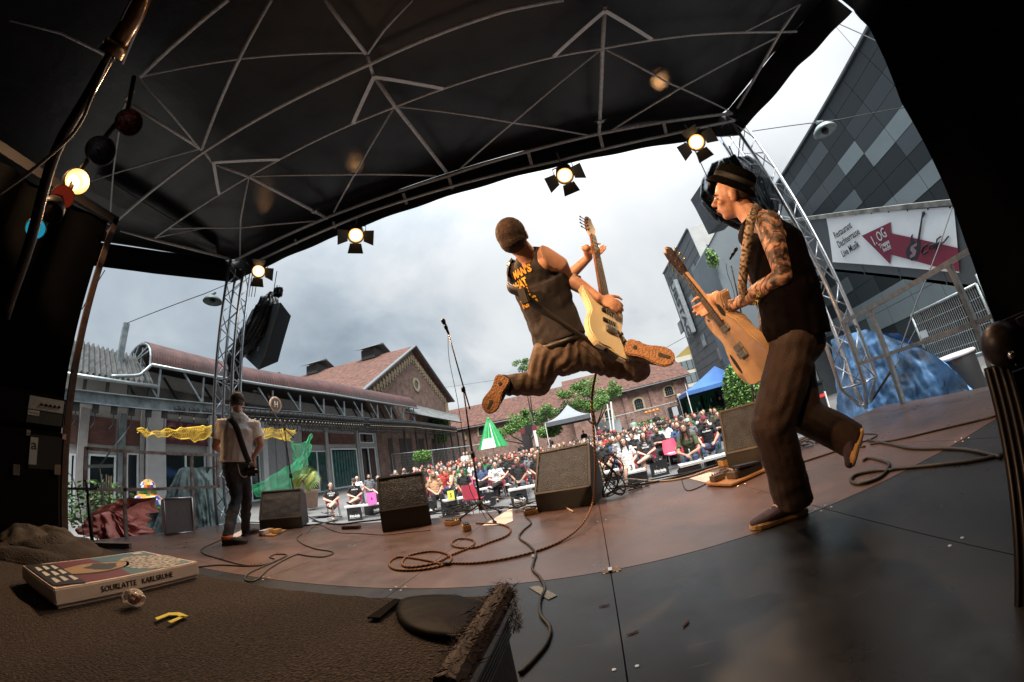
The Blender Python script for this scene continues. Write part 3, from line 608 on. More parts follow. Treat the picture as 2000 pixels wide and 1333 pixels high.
# right stand behind the singer's guitar
bQ = onz(1482, 886, 0); yq = bQ.y; rt_ = ony(1428, 520, yq); rm_ = ony(1437, 488, yq)
stand('microphone stand behind the guitarist with the black hat', bQ, rt_, rm_, rm_ - ony(1422, 512, yq), (.5, 2.5, -1.6),
      cable=[ony(1418, 515, yq), ony(1421, 535, yq), ony(1430, 560, yq), ony(1438, 600, yq), bQ + V((0, 0, .6))])
# stand with a flat black tray at the left
bk = onz(182, 1072, 0); kt = thing('tray_stand', 'black stand with clamps holding a flat dark tray beside the amplifier', 'stand', bk)
for a, c, r in (((182, 1072), (172, 965), .02), ((172, 965), (168, 938), .013)):
    B().tube([onx(a[0], a[1], bk.x), onx(c[0], c[1], bk.x)], r, 8).build('pole', black, kt, True)
B().tube([onx(168, 940, bk.x), onx(163, 966 - 6, bk.x) + V((0, 0, .12))], .011, 8).build('arm', black, kt, True)
pk = onx(150, 955, bk.x); B().box(pk, (.30, .34, .025)).build('tray', black, kt)
B().ell(onx(161, 985, bk.x), .018, 10).build('knob', black, kt, True)
B().tube(cat_curve([onx(q[0], q[1], bk.x + .1) for q in ((120, 922), (138, 928), (150, 960), (160, 1020), (168, 1075))], 6), .005, 6).build('cable', rubber, kt, True)
# ---------------------------------------------------------------- floor monitors
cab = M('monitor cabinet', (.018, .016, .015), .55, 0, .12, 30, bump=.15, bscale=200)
cabb = M('brown lit monitor cabinet', (.030, .022, .017), .5, 0, .12, 30, bump=.15, bscale=200)  # copy of the cabinet material, warm stage light put into its colour
grm = M('steel mesh grille', (.022, .025, .029), .5, .2, .25, 12)
t, n, L, bs = nodes_of(grm); co = n.new('ShaderNodeTexCoord'); vo = n.new('ShaderNodeTexVoronoi'); vo.inputs['Scale'].default_value = 110; L(co.outputs['Object'], vo.inputs['Vector'])
bp = n.new('ShaderNodeBump'); bp.inputs['Strength'].default_value = .9; bp.inputs['Distance'].default_value = .004; L(vo.outputs['Distance'], bp.inputs['Height']); L(bp.outputs[0], bs.inputs['Normal'])
def wedge(label, c, yaw, w, h, d, slope, m=cab, foot=None):
    """wedge monitor: base rectangle w x d, grille face leaning back by slope, front lip height foot"""
    o = thing('floor_monitor', label, 'stage monitor', c, 'wedge monitors along the front of the stage')
    T = Matrix.Translation(V(c)) @ Matrix.Rotation(yaw, 4, 'Z'); foot = foot or h * .28; dy = (h - foot) / math.tan(slope)
    prof = [(-d / 2, 0), (-d / 2, foot), (-d / 2 + dy, h), (d / 2, h * .82), (d / 2, 0)]
    L3 = [T @ V((-w / 2, y, z)) for y, z in prof]; B().prism([*L3], T.to_3x3() @ V((w, 0, 0))).build('cabinet', m, o, bev=.006)
    p0, p1 = V((0, -d / 2, foot)), V((0, -d / 2 + dy, h)); u = (p1 - p0).normalized(); nn_ = V((0, -u.z, u.y)); ln = (p1 - p0).length
    b = B(); ins = .028
    def g(a, t_): return T @ (V((-w / 2 + ins + a * (w - 2 * ins), 0, 0)) + p0 + u * (ins + t_ * (ln - 2 * ins)) + nn_ * (.004 + .006 * math.sin(math.pi * a) * math.sin(math.pi * t_) + .0035 * noise.noise(V((a * 5, t_ * 5, c[0])))))
    b.grid(g, 24, 24); b.build('grille', grm, o, True)
    fr = M('grille frame', (.06, .052, .045), .5, .2, .1, 30)
    q = [p0 + V((-w / 2 + .01, 0, 0)) + u * .01, p0 + V((w / 2 - .01, 0, 0)) + u * .01, p1 + V((w / 2 - .01, 0, 0)) - u * .01, p1 + V((-w / 2 + .01, 0, 0)) - u * .01]
    for k in range(4): B().beam(T @ (q[k] + nn_ * .005), T @ (q[(k + 1) % 4] + nn_ * .005), .020, .014, T.to_3x3() @ nn_).build('frame', fr, o)
    return o, T
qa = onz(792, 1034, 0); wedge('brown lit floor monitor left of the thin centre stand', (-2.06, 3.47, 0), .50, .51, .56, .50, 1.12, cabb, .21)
wedge('large floor monitor with dented grille right of the thin centre stand', (-.26, 3.53, 0), -.24, .56, .56, .52, .92, cab, .17)
wedge('black floor monitor behind the hat wearing guitarist', (1.63, 3.44, 0), -.55, .54, .54, .48, 1.1, cab, .13)
wedge('black floor monitor behind the legs of the musician in white', (-4.05, 3.55, 0), .62, .56, .50, .52, 1.0, cab)
# ---------------------------------------------------------------- pedals, paper, cables
ped = M('yellow orange pedal', (.55, .30, .09), .45, 0, .1, 30); pedk = M('grey brown pedal', (.12, .09, .07), .45, .3, .1, 30)
def pedal(px_, py_, m, label, w=.07, d=.12, rz=0, h=.05, z=0, grp='effect pedals on the boards'):
    p = onz(px_, py_, z); o = thing('effect_pedal', label, 'effect pedal', p, grp); R = Matrix.Rotation(rz, 3, 'Z')
    B().box(p + V((0, 0, h / 2 + .003)), (w, d, h), R).build('body', m, o, bev=.004)
    B().box(p + R @ V((0, -d * .22, h + .008)), (w * .8, d * .4, .012), R).build('footswitch', rubber if m != pedk else black, o, bev=.002)
    for k in (-1, 0, 1): B().lathe([(0, .014), (.006, .013), (.007, 0)], 8, Matrix.Translation(p + R @ V((k * w * .28, d * .3, h + .003)))).build('knob', black, o, True)
    return o
pedal(912, 1036, ped, 'yellow pedal nearest the rim of the left centre monitor', rz=.5)
pedal(884, 1025, ped, 'wide yellow pedal behind the first one, cables on top', .13, .11, -.6, .04)
pedal(1038, 1005, ped, 'orange pedal lying at the foot of the dented monitor', .13, .08, .1, .045)
bd = thing('pedal_board', 'orange wooden pedal board with several grey pedals behind the standing foot', 'pedal board', onz(1440, 940, 0))
Q = [onz(x, y, .012) for x, y in ((1379, 948), (1428, 950), (1496, 920), (1470, 905), (1400, 925))]
B().prism(Q, (0, 0, .014)).build('board', M('orange board', (.42, .20, .07), .5, 0, .15, 10), bd)
for k, (x, y, w, d, h, rz) in enumerate(((1402, 938, .11, .07, .045, .35), (1442, 930, .16, .10, .05, .4), (1415, 928, .08, .06, .04, .4))):
    p = onz(x, y, .03); B().box(p + V((0, 0, h / 2)), (w, d, h), Matrix.Rotation(rz, 3, 'Z')).build('pedal', pedk, bd, bev=.003)
    for j in range(4): B().lathe([(0, .014), (.006, .013), (.007, 0)], 8, Matrix.Translation(p + V(((j - 1.5) * w * .2, d * .2, h)))).build('knob', black, bd, True)
p = onz(1458, 912, .08); wa = thing('wah_pedal', 'black rocker pedal standing at the back of the pedal board', 'effect pedal', p)
B().box(p + V((0, 0, -.03)), (.26, .10, .05), Matrix.Rotation(.35, 3, 'Z')).build('base', black, wa, bev=.006); B().box(p + V((0, 0, .015)), (.25, .10, .022), Matrix.Rotation(.35, 3, 'Z') @ Matrix.Rotation(.12, 3, 'Y')).build('treadle', rubber, wa, bev=.006)
pedal(1413, 911, ped, 'orange pedal beside the rocker pedal', .06, .09, .3, .06)
lb = thing('pedal_board', 'small wooden pedal board before the black monitor at the left', 'pedal board', onz(530, 1040, 0))
B().prism([onz(x, y, .004) for x, y in ((505, 1047), (535, 1048), (560, 1037), (530, 1035))], (0, 0, .014)).build('board', M('orange board', (.42, .20, .07), .5, 0, .15, 10), lb)
for x, y in ((526, 1040), (516, 1043), (541, 1041)): B().box(onz(x, y, .02) + V((0, 0, .022)), (.08, .11, .045), Matrix.Rotation(.3, 3, 'Z')).build('pedal', ped if x != 516 else cardw, lb, bev=.003)
pap = M('paper', (.68, .62, .56), .8, 0, .03)
def sheet(pts, label):
    b = B(); b.prism([onz(x, y, .003) for x, y in pts], (0, 0, .0012)); return tag(b.build('paper', pap), label, 'paper', 'sheets of paper on the stage')
sheet(((942, 1027), (1000, 992), (1002, 1018), (985, 1025)), 'cream sheet of paper under the leg of the thin centre stand')
sheet(((1346, 935), (1385, 923), (1412, 925), (1378, 943)), 'white sheet of paper beside the orange pedal board')
sheet(((448, 1048), (470, 1037), (488, 1042), (462, 1050)), 'white sheet of paper at the left musician\'s heel')
# cables
cb1 = M('woven brown cable', (.10, .035, .014), .8)
t, n, L, bs = nodes_of(cb1); at_ = n.new('ShaderNodeAttribute'); at_.attribute_name = 'stripe'; r = n.new('ShaderNodeValToRGB'); r.color_ramp.interpolation = 'CONSTANT'
r.color_ramp.elements[0].color = (.014, .010, .009, 1); r.color_ramp.elements[1].position = .5; r.color_ramp.elements[1].color = (.26, .11, .04, 1); L(at_.outputs['Fac'], r.inputs[0]); L(r.outputs[0], bs.inputs['Base Color'])
def cable(pts, r_, m, label, name='cable', z=None, n=8, dens=8, woven=False, raw=None):
    P = raw if raw else [onz(q[0], q[1], r_ if len(q) < 3 else q[2]) for q in pts]
    C = cat_curve(P, dens)
    if woven:
        R_ = [C[0]];
        for p_ in C[1:]:
            d_ = p_ - R_[-1]; k_ = max(1, int(d_.length / .006)); R_ += [R_[-1].lerp(p_, (i + 1) / k_) for i in range(k_)] if k_ > 0 else []
        C = R_
    b = B().tube(C, r_, n); me = b.mesh(name, m, True)
    if woven:
        at2 = me.attributes.new('stripe', 'FLOAT', 'POINT'); at2.data.foreach_set('value', [1.0 if ((i // n) % 4 + (i % n) // 2) % 4 < 1.5 else 0.0 for i in range(len(me.vertices))])
    o = put(name, me); return tag(o, label, 'cable')
cable([(930, 1022), (975, 1024), (996, 1032), (990, 1046), (955, 1060), (925, 1070), (890, 1068), (882, 1060), (900, 1052), (925, 1056), (920, 1068), (880, 1085), (850, 1100), (800, 1108), (785, 1100), (800, 1085), (845, 1077), (878, 1085), (875, 1100), (830, 1112), (775, 1113), (760, 1100), (780, 1088), (830, 1094), (862, 1102)], .0075, cb1, 'brown and black woven guitar cable lying in loops before the centre stand', woven=True)
cl = [onz(872, 1100, .008), onz(940, 1099, .008), onz(1030, 1082, .008), onz(1100, 1055, .01), onz(1140, 1020, .05), onz(1158, 980, .12)]
cl += [ony(1163, 920, 2.35), ony(1160, 850, 2.2), ony(1156, 780, 2.1), ony(1166, 720, 2.02), at(1180, 672, 1.95)]
cable(None, .0075, cb1, 'brown and black woven cable rising from the boards to the bass guitar', raw=cl, woven=True)
q = onz(866, 1101, .012); B().tube([q, q + V((.05, -.005, 0))], .012, 10).build('plug', rubber, None); tag(bpy.data.objects['plug'], 'black cable plug lying at the end of the woven loops', 'plug')
cable([(1028, 1010), (1037, 1022), (1022, 1036), (1014, 1050), (1032, 1064), (1046, 1080), (1042, 1098), (1040, 1112), (1055, 1128), (1064, 1150), (1055, 1172), (1056, 1200), (1074, 1225), (1068, 1255), (1045, 1285), (1015, 1315)], .007, rubber, 'black cable running from the centre pedals back across the seam')
cable([(590, 1043), (580, 1052), (590, 1062), (615, 1072), (645, 1077), (650, 1082), (630, 1088), (600, 1086), (583, 1083), (575, 1085), (555, 1094), (525, 1112), (505, 1130), (488, 1136), (478, 1130), (490, 1118), (530, 1100), (560, 1085), (540, 1083), (527, 1088), (535, 1092)], .0055, rubber, 'thin black cable looping on the boards below the left pedal board')
cable([(452, 1046), (420, 1060), (395, 1072), (398, 1082), (430, 1092), (470, 1103), (505, 1105), (540, 1096)], .0055, rubber, 'black cable curling round the left musician\'s shoe')
cable([(385, 1108), (430, 1104), (480, 1106), (515, 1103)], .0055, rubber, 'short black cable coming out behind the record box')
cable([(600, 1042), (612, 1030), (625, 1026), (660, 1040), (700, 1042), (750, 1045), (800, 1040), (840, 1036)], .004, rubber, 'thin cable crossing in front of the left centre monitor')
cable([(1700, 868), (1770, 855), (1850, 836), (1945, 813)], .007, rubber, 'straight black cable on the right part of the boards')
cable([(1560, 905), (1640, 880), (1690, 872)], .007, rubber, 'black cable passing behind the standing leg')
cable([(1695, 860), (1740, 868), (1780, 876), (1850, 876), (1900, 880), (1955, 893)], .010, rubber, 'thick black cable waving towards the right flight case')
cable([(1960, 888), (1900, 900), (1830, 908), (1760, 915), (1735, 918), (1735, 905), (1700, 895), (1685, 900)], .009, rubber, 'black cable with a bend near the raised shoe')
cable([(1735, 918), (1715, 935), (1680, 945), (1662, 940), (1672, 928), (1710, 920), (1735, 918)], .009, rubber, 'loop of black cable near the seam at the right')
cable([(1640, 865), (1665, 850), (1705, 848), (1712, 852), (1690, 862), (1660, 868)], .005, rubber, 'small loop of thin cable at the foot of the right tower')
cable([(1205, 945), (1225, 936), (1290, 940), (1345, 932), (1378, 920), (1405, 912)], .008, M('beige cable', (.55, .40, .28), .6), 'beige cable running along the front edge to the pedal board')
cable([(1120, 1000), (1090, 985), (1050, 978), (1030, 985), (1010, 975), (985, 972), (960, 972)], .007, M('beige cable', (.55, .40, .28), .6), 'beige cable between the centre monitors')
cable([(1190, 955), (1240, 948), (1310, 935), (1380, 915), (1430, 898)], .010, rubber, 'thick black cable lying along the front edge of the boards')
cable([(1150, 985), (1200, 958), (1270, 938), (1350, 922), (1400, 908)], .008, rubber, 'black cable beside the beige one at the front edge')
cable([(1330, 934), (1342, 958), (1380, 945), (1398, 938)], .004, rubber, 'thin cable hooked round the white sheet of paper')
cable([(610, 1018), (660, 1024), (700, 1020), (745, 1015)], .011, rubber, 'thick black cable at the front edge behind the left pedals')
cable([(480, 1020), (540, 1022), (600, 1026), (660, 1016)], .009, rubber, 'black cable from the left monitor towards the stand')
pc_ = onz(686, 1030, .02); tag(B().box(pc_, (.24, .07, .04), Matrix.Rotation(.05, 3, 'Z')).build('cable_box', M('brown box', (.09, .045, .025), .5), None, bev=.008), 'small brown box on the cable left of the centre monitor', 'box')
random.seed(5)
tb = B()
for cx, cy, nn_, sp in ((900, 1003, 26, 1.0), (870, 1000, 14, .7), (1040, 995, 14, .9), (1235, 958, 10, .5), (1195, 940, 16, .55), (640, 1012, 12, 1), (1570, 875, 8, .4), (985, 992, 12, .8)):
    c0 = onz(cx, cy, 0)
    for k in range(nn_):
        ph = random.uniform(0, 6.28); a = .16 * sp * random.uniform(.5, 1.5); e2 = random.uniform(.3, .9); ro_ = random.uniform(0, 3.14); off = V((random.gauss(0, .12 * sp), random.gauss(0, .05), 0))
        hump = random.choice((0, 0, .02, .07)); m_ = random.randint(10, 22)
        pts = []
        for i in range(m_):
            t_ = ph + i * .33; x, y = math.cos(t_) * a * (1 + .1 * math.sin(3 * t_)), math.sin(t_) * a * e2
            pts.append(c0 + off + V((x * math.cos(ro_) - y * math.sin(ro_), (x * math.sin(ro_) + y * math.cos(ro_)) * .6, .007 + k * .0015 + hump * abs(math.sin(t_ * .5)))))
        tb.k = 0 if random.random() < .85 else 1; tb.tube(pts, random.choice((.0035, .005, .006)), 5)
o = tb.build('cable_tangle', [rubber, M('beige cable', (.55, .40, .28), .6)], None, True); tag(o, 'tangled heaps of thin cables along the front edge of the boards', 'cables', kind='stuff')
# big cable bundle hanging at the dented monitor's side
cable(None, .006, rubber, 'bundle of cables hanging from the back of the dented monitor', raw=[V((.10 + .09 * math.sin(i * 1.9) + i * .004, 3.35 + .05 * math.cos(i * 2.3), .22 + .20 * math.cos(i * 1.1))) for i in range(26)])
# ================================================================ left: the long hall with canopies and meat-hook rails
def lerp(a, b, t): return a + (b - a) * t
def brick(name, c1, c2, mort, sc=1.0, w=.25, h=.075, axes='YZ', rough=.85):
    if name in MATS: return MATS[name]
    m = bpy.data.materials.new(name); m.use_nodes = True; t, n, L, bs = nodes_of(m); bs.inputs['Roughness'].default_value = rough
    co = n.new('ShaderNodeTexCoord'); sp = n.new('ShaderNodeSeparateXYZ'); cm = n.new('ShaderNodeCombineXYZ'); L(co.outputs['Object'], sp.inputs[0]); L(sp.outputs[axes[0]], cm.inputs[0]); L(sp.outputs[axes[1]], cm.inputs[1])
    br = n.new('ShaderNodeTexBrick'); br.inputs['Scale'].default_value = sc; br.inputs['Brick Width'].default_value = w; br.inputs['Row Height'].default_value = h; br.inputs['Mortar Size'].default_value = .008
    br.inputs['Color1'].default_value = (*c1, 1); br.inputs['Color2'].default_value = (*c2, 1); br.inputs['Mortar'].default_value = (*mort, 1); L(cm.outputs[0], br.inputs['Vector'])
    nz = n.new('ShaderNodeTexNoise'); nz.inputs['Scale'].default_value = 1.7; nz.inputs['Detail'].default_value = 8; L(co.outputs['Object'], nz.inputs['Vector'])
    r = n.new('ShaderNodeMapRange'); r.inputs['From Min'].default_value = .3; r.inputs['From Max'].default_value = .7; r.inputs['To Min'].default_value = .55; r.inputs['To Max'].default_value = 1.25; L(nz.outputs['Fac'], r.inputs['Value'])
    mx = n.new('ShaderNodeVectorMath'); mx.operation = 'SCALE'; L(br.outputs['Color'], mx.inputs[0]); L(r.outputs[0], mx.inputs['Scale']); L(mx.outputs[0], bs.inputs['Base Color'])
    bp = n.new('ShaderNodeBump'); bp.inputs['Strength'].default_value = .6; bp.inputs['Distance'].default_value = .01; L(br.outputs['Fac'], bp.inputs['Height']); bp.invert = True; L(bp.outputs[0], bs.inputs['Normal'])
    MATS[name] = m; return m
brm = brick('dark red brick', (.15, .055, .040), (.10, .040, .034), (.06, .05, .045))
bro = brick('weathered brick yz', (.22, .115, .085), (.13, .070, .055), (.20, .17, .14))
brx = brick('weathered brick xz', (.24, .115, .085), (.15, .075, .058), (.25, .21, .18), axes='XZ')
stone = M('yellow sandstone', (.40, .32, .20), .85, 0, .2, 5)
rend = M('grey render', (.31, .305, .30), .8, 0, .08, 3)
pillar_m = M('white render pillar', (.44, .44, .45), .8, 0, .06, 3)
wframe = M('white window frame', (.55, .60, .62), .5, 0, .05)
glass = M('dark window glass', (.012, .016, .018), .06, 0, .2, 2)
curt = M('teal curtain', (.012, .13, .13), .6, 0, .3, 3)
steelb = M('blue grey steel beam', (.22, .26, .28), .55, .4, .25, 3)
rustd = M('black iron', (.018, .017, .017), .6, .3, .2)
XW, XB = -16.0, -14.0
hall = thing('market_hall', 'long low hall with white pillars, brick panels and canopy roofs left of the yard', 'hall', (XW, 14, gz(XW)))
def wy(px_, py_, x=XW): return onx(px_, py_, x)
zb = gz(XW) - .3
B().bb((XW - 6, -2, zb), (XW - .02, 24.0, 5.2)).build('wall', rend, hall)
def panel(p, q, m, nm, d=.05, x=XW, par=None):         # rectangle from two picture corners on the wall plane
    a, c = wy(*p, x=x), wy(*q, x=x); return B().bb((x - .015, a.y, min(a.z, c.z)), (x + d, c.y, max(a.z, c.z))).build(nm, m, par or hall), a, c
def bwin(p, q, cols=1, gl=glass, nm='window', fr=.07, low=None, cur=False):
    a, c = wy(*p), wy(*q); y0, y1 = a.y, c.y; z0, z1 = min(a.z, c.z), max(a.z, c.z)
    if low is not None: z0 = low
    w = thing(nm, None, None, (XW, y0, z0)); del_keys(w); adopt(w, hall)
    b = B()
    for s_, e_ in (((y0, z0), (y0 + fr, z1)), ((y1 - fr, z0), (y1, z1)), ((y0 + fr, z1 - fr), (y1 - fr, z1)), ((y0 + fr, z0), (y1 - fr, z0 + fr))): b.bb((XW - .02, s_[0], s_[1]), (XW + .07, e_[0], e_[1]))
    for k in range(1, cols): yy = lerp(y0, y1, k / cols); b.bb((XW - .02, yy - fr * .6, z0 + fr), (XW + .065, yy + fr * .6, z1 - fr))
    b.build('frame', wframe, w)
    for k in range(cols):
        ya_, yb_ = lerp(y0, y1, k / cols) + fr * .7, lerp(y0, y1, (k + 1) / cols) - fr * .7
        B().bb((XW - .018, ya_, z0 + fr), (XW + .02, yb_, z1 - fr)).build('pane', gl, w)
        if cur:
            g = B(); g.grid(lambda u, v: (XW + .024 + .012 * math.sin(u * 55), lerp(ya_ + .05, yb_ - .05, u), lerp(z0 + fr, z1 - fr - .1, v)), 90, 1); g.build('curtain', curt, w, True)
    return w
def del_keys(w):
    for k in list(w.keys()): del w[k]
# lower zone from left to right
yP = lambda px_, py_: wy(px_, py_).y
zw = gz(XW) + .05
bwin((100, 885), (128, 890), 1, low=zw); bwin((136, 886), (148, 890), 1, low=zw)
bwin((172, 888), (226, 890), 1, low=zw); bwin((246, 886), (270, 886), 1, low=zw + .1)
w3 = bwin((320, 888), (400, 888), 2, low=zw + .2)
bwin((597, 881), (636, 881), 2, low=zw + .1, gl=M('teal lit glass', (.02, .075, .08), .08, 0, .3, 3)); wB = bwin((644, 878), (695, 876), 1, low=zw + .15, cur=True, fr=.1); bwin((703, 875), (731, 874), 2, low=zw + .0)  # lit look of the paired panes put into a teal base colour
bwin((700, 846), (729, 866), 1)
bwin((486, 888), (506, 888), 1, low=zw + .1)
for p, q in (((126, 808), (148, 868)), ((170, 812), (224, 871)), ((245, 820), (270, 872)), ((590, 843), (633, 869)), ((641, 846), (693, 868)), ((495, 845), (510, 872))): panel(p, q, brm, 'brick_panel')
for xa_, xb_, m_ in ((270, 281, rend), (281, 318, pillar_m), (402, 418, pillar_m), (506, 517, pillar_m), (148, 170, rend), (228, 244, steelb), (558, 588, rend), (634, 641, rend), (696, 700, rend)):
    a, c = wy(xa_, 880), wy(xb_, 880); B().bb((XW, a.y + .03, zb), (XW + (.30 if m_ is pillar_m else .12), c.y - .03, 3.7)).build('pillar', m_, hall)
for xa_, xb_ in ((518, 536), (537, 556)):
    a, c = wy(xa_, 862), wy(xb_, 862); B().bb((XW, a.y, zb), (XW + .07, c.y, 2.9)).build('door_leaf', M('grey door', (.23, .24, .25), .6, 0, .08), hall)
# the circus sign board with purple fairground letters
a, c = wy(317, 821), wy(399, 872); B().bb((XW + .10, a.y, c.z), (XW + .16, c.y, a.z)).build('sign_board', M('sign maroon', (.09, .018, .018), .6, 0, .2), hall)
w_ = c.y - a.y
for k, chh in enumerate('CIRC'):
    T_ = frame((XW + .17, a.y + w_ * (.15 + .235 * k), (a.z + c.z) / 2), (0, 1, 0), (0, 0, 1))
    text('letter', chh, (a.z - c.z) * 1.02, T_, M('fairground purple', (.16, .03, .09), .5), hall, .02, cond=.72, bold=.05)
    text('letter', chh, (a.z - c.z) * .86, T_ @ Matrix.Translation((0, 0, .03)), M('fairground gold', (.42, .20, .05), .5, 0, .3, 8), hall, .01, cond=.72)
T_ = frame((XW + .13, a.y + w_ * 1.12, c.z + .25), (0, 1, 0), (0, 0, 1)); text('letter', 'US', (a.z - c.z) * .8, T_, M('fairground purple', (.16, .03, .09), .5), hall, .02, cond=.7, bold=.04)
# upper band behind the steelwork
B().bb((XW - 1.2, 6, 3.95), (XW - 1.0, 24, 5.6)).build('clerestory', M('dark clerestory', (.05, .05, .052), .7, 0, .2, 2), hall)
# ---- conveyor beam along the canopy edge
def bl(pts, z=None): return [onx(p[0], p[1], XB) for p in pts]
T0 = bl([(60, 752), (130, 760), (300, 779), (420, 790), (580, 805), (800, 823), (890, 835)]); T1 = bl([(60, 775), (130, 783), (300, 801), (420, 809), (580, 819), (800, 832), (890, 842)])
for k in range(len(T0) - 1):
    b = B(); b.prism([T1[k] + V((0, 0, 0)), T1[k + 1], T0[k + 1], T0[k]], (-.05, 0, 0)); b.build('beam_web', steelb, hall)
    B().beam(T0[k], T0[k + 1], .26, .035).build('beam_flange', steelb, hall); B().beam(T1[k], T1[k + 1], .26, .035).build('beam_flange', steelb, hall)
# hooks and rollers hanging from it
def along(L_, y):
    for k in range(len(L_) - 1):
        if L_[k].y <= y <= L_[k + 1].y: return L_[k].lerp(L_[k + 1], (y - L_[k].y) / (L_[k + 1].y - L_[k].y))
    return L_[-1] if y > L_[-1].y else L_[0]
hk = B(); hk.bb((-.05, -.10, -.30), (.05, .10, -.02)); hk.tube([(0, 0, -.30), (0, 0, -.62)], .018, 6)
hk.tube([(0, 0, -.62), (0, .12, -.80)], .014, 6); hk.tube([(0, 0, -.62), (0, -.12, -.80)], .014, 6); hkm = hk.mesh('hook', rustd)
hr = B(); hr.lathe([(0, -.05), (.13, -.05), (.13, .05), (0, .05)], 14, Matrix.Translation((0, -.10, .05)) @ Matrix.Rotation(math.pi / 2, 4, 'Y')); hr.lathe([(0, -.05), (.13, -.05), (.13, .05), (0, .05)], 14, Matrix.Translation((0, .10, .05)) @ Matrix.Rotation(math.pi / 2, 4, 'Y'))
hr.tube([(0, 0, 0), (0, 0, -.4)], .022, 6).mat(1).ell((0, 0, -.26), .05, 8).mat(0).tube([(0, 0, -.4), (0, .05, -.5), (0, .06, -.6), (0, -.02, -.66), (0, -.08, -.6)], .017, 6); hrm = hr.mesh('roller_hook', [rustd, M('brass ball', (.4, .32, .24), .4, .7)], True)
y = 2.2; k = 0
while y < 36:
    p = along(T1, y)
    if y < 6.2 or 5.9 < y < 7.0: mesh_, st_ = hkm, .62
    elif y < 8.8: mesh_, st_ = hrm, .62
    else: mesh_, st_ = hrm, .30 if y < 14 else .24
    if not (8.9 < y < 9.4 or 19 < y < 19.8):
        o = put('hook' if mesh_ is hkm else 'roller_hook', mesh_, hall); o.location = p + V((.02, 0, .02)); o.matrix_parent_inverse = Matrix.Translation(-hall.location)
        if y > 9.4:
            o = put('roller_hook', hrm, hall); o.location = p + V((.30, .12, .10)); o.matrix_parent_inverse = Matrix.Translation(-hall.location)
    y += st_; k += 1
for y0_, y1_ in ((9.5, 22), (12, 36)): B().beam(along(T1, y0_) + V((.3, 0, .25)), along(T1, y1_) + V((.3, 0, .25)), .06, .10).build('rail', rustd, hall)
# ---- grey corrugated roof (left) with gutter
cor = M('lichen corrugated cement', (.058, .062, .060), .9, 0, col2=(.014, .017, .018), scale=3.5, bump=.5, bscale=18, detail=10)
E0, E1 = onx(105, 720, XB), onx(300, 749, XB); R0, R1 = onx(120, 656, XW + .4), onx(240, 690, XW + .4)
E1.z += 0; b = B()
def cr_(u, v):
    e_, r_ = E0.lerp(E1, u), R0.lerp(V((R1.x, E1.y + .1, R1.z)), u); q = e_.lerp(r_, v); return q + V((0, 0, .07 * math.sin(u * 2 * math.pi * 17)))
b.grid(cr_, 17 * 8, 6); b.build('corrugated_roof', cor, hall, True)
g1 = B(); g1.tube([E0 + V((.08, 0, -.12)), E1 + V((.08, .1, -.12))], .075, 10); g1.build('gutter', M('zinc', (.30, .34, .35), .4, .7, .15, 6), hall, True)
for k in range(4): q = E0.lerp(E1, .3 + k * .22); B().beam(q + V((0, 0, -.15)), V((q.x, q.y, along(T0, q.y).z)), .10, .10, (1, 0, 0)).build('strut', rustd, hall)
B().bb((XW + .3, 2, 3.3), (XW + .4, E1.y - .3, R1.z - .1)).build('back_wall', M('cream back wall', (.34, .33, .31), .8, 0, .1, 1), hall)
# ---- barrel roof: maroon corrugated metal, open truss gable, gutter
maro = M('maroon corrugated metal', (.070, .022, .020), .75, 0, col2=(.032, .015, .014), scale=1.8, bump=.1, bscale=8)
Gp = [onx(*p, XB) for p in ((295, 711), (400, 731), (500, 748), (650, 770), (815, 797))]
Tp = [onx(*p, XB - 1.1) for p in ((272, 668), (400, 702), (500, 726), (650, 752), (808, 781))]
def gt(t): k = t * (len(Gp) - 1); i = min(int(k), len(Gp) - 2); return Gp[i].lerp(Gp[i + 1], k - i), Tp[i].lerp(Tp[i + 1], k - i)
y_s, y_e = Gp[0].y, Gp[-1].y
def br_(u, v):
    g, t_ = gt(u); y = g.y; top_z = t_.z + .05; a = math.pi * v; cx = XB - 1.35
    z = g.z + (top_z - g.z) * math.sin(a) ** .85; x = cx + 1.35 * math.cos(a)
    return V((x, y, z)) + V((math.cos(a), 0, math.sin(a))) * (.016 * math.sin(u * (y_e - y_s) * 2 * math.pi / .16))
b = B(); b.grid(br_, 900, 14); b.build('barrel_roof', maro, hall, True)
b = B(); b.grid(lambda u, v: (lambda q: V((q.x * .995 + XB * .005, q.y, q.z - .06)))(br_(u, v)), 10, 14); b.build('roof_lining', M('dark lining', (.05, .045, .045), .8), hall, True)
gtt = [V((g.x + .06, g.y, g.z - .05)) for g in Gp]; B().tube(gtt, .07, 8).build('gutter', MATS['zinc'], hall, True)
B().tube(cat_curve([gtt[0], gtt[0] + V((0, -.25, -.3)), gtt[0] + V((0, -.5, -.5)), gtt[0] + V((0, -1.4, -.72))], 5), .06, 8).build('downpipe', MATS['zinc'], hall, True)
# gable ring and truss seen at its open end
g0, t0 = gt(0); cxx = XB - 1.35
arc = [V((cxx + 1.33 * math.cos(math.pi * k / 12), y_s - .02, g0.z + (t0.z - g0.z) * math.sin(math.pi * k / 12) ** .85 - .03)) for k in range(13)]
B().tube(arc, .05, 6).build('gable_rib', steelb, hall)
for i, j in ((2, 9), (3, 6), (6, 10)): B().beam(arc[i], arc[j] * .5 + V((cxx, y_s, g0.z)) * .5, .07, .07).build('gable_strut', steelb, hall)
for x_ in (-.5, .4): B().beam((cxx + x_, y_s, g0.z - .1), (cxx + x_, y_s, t0.z - .25), .08, .08, (1, 0, 0)).build('gable_strut', steelb, hall)
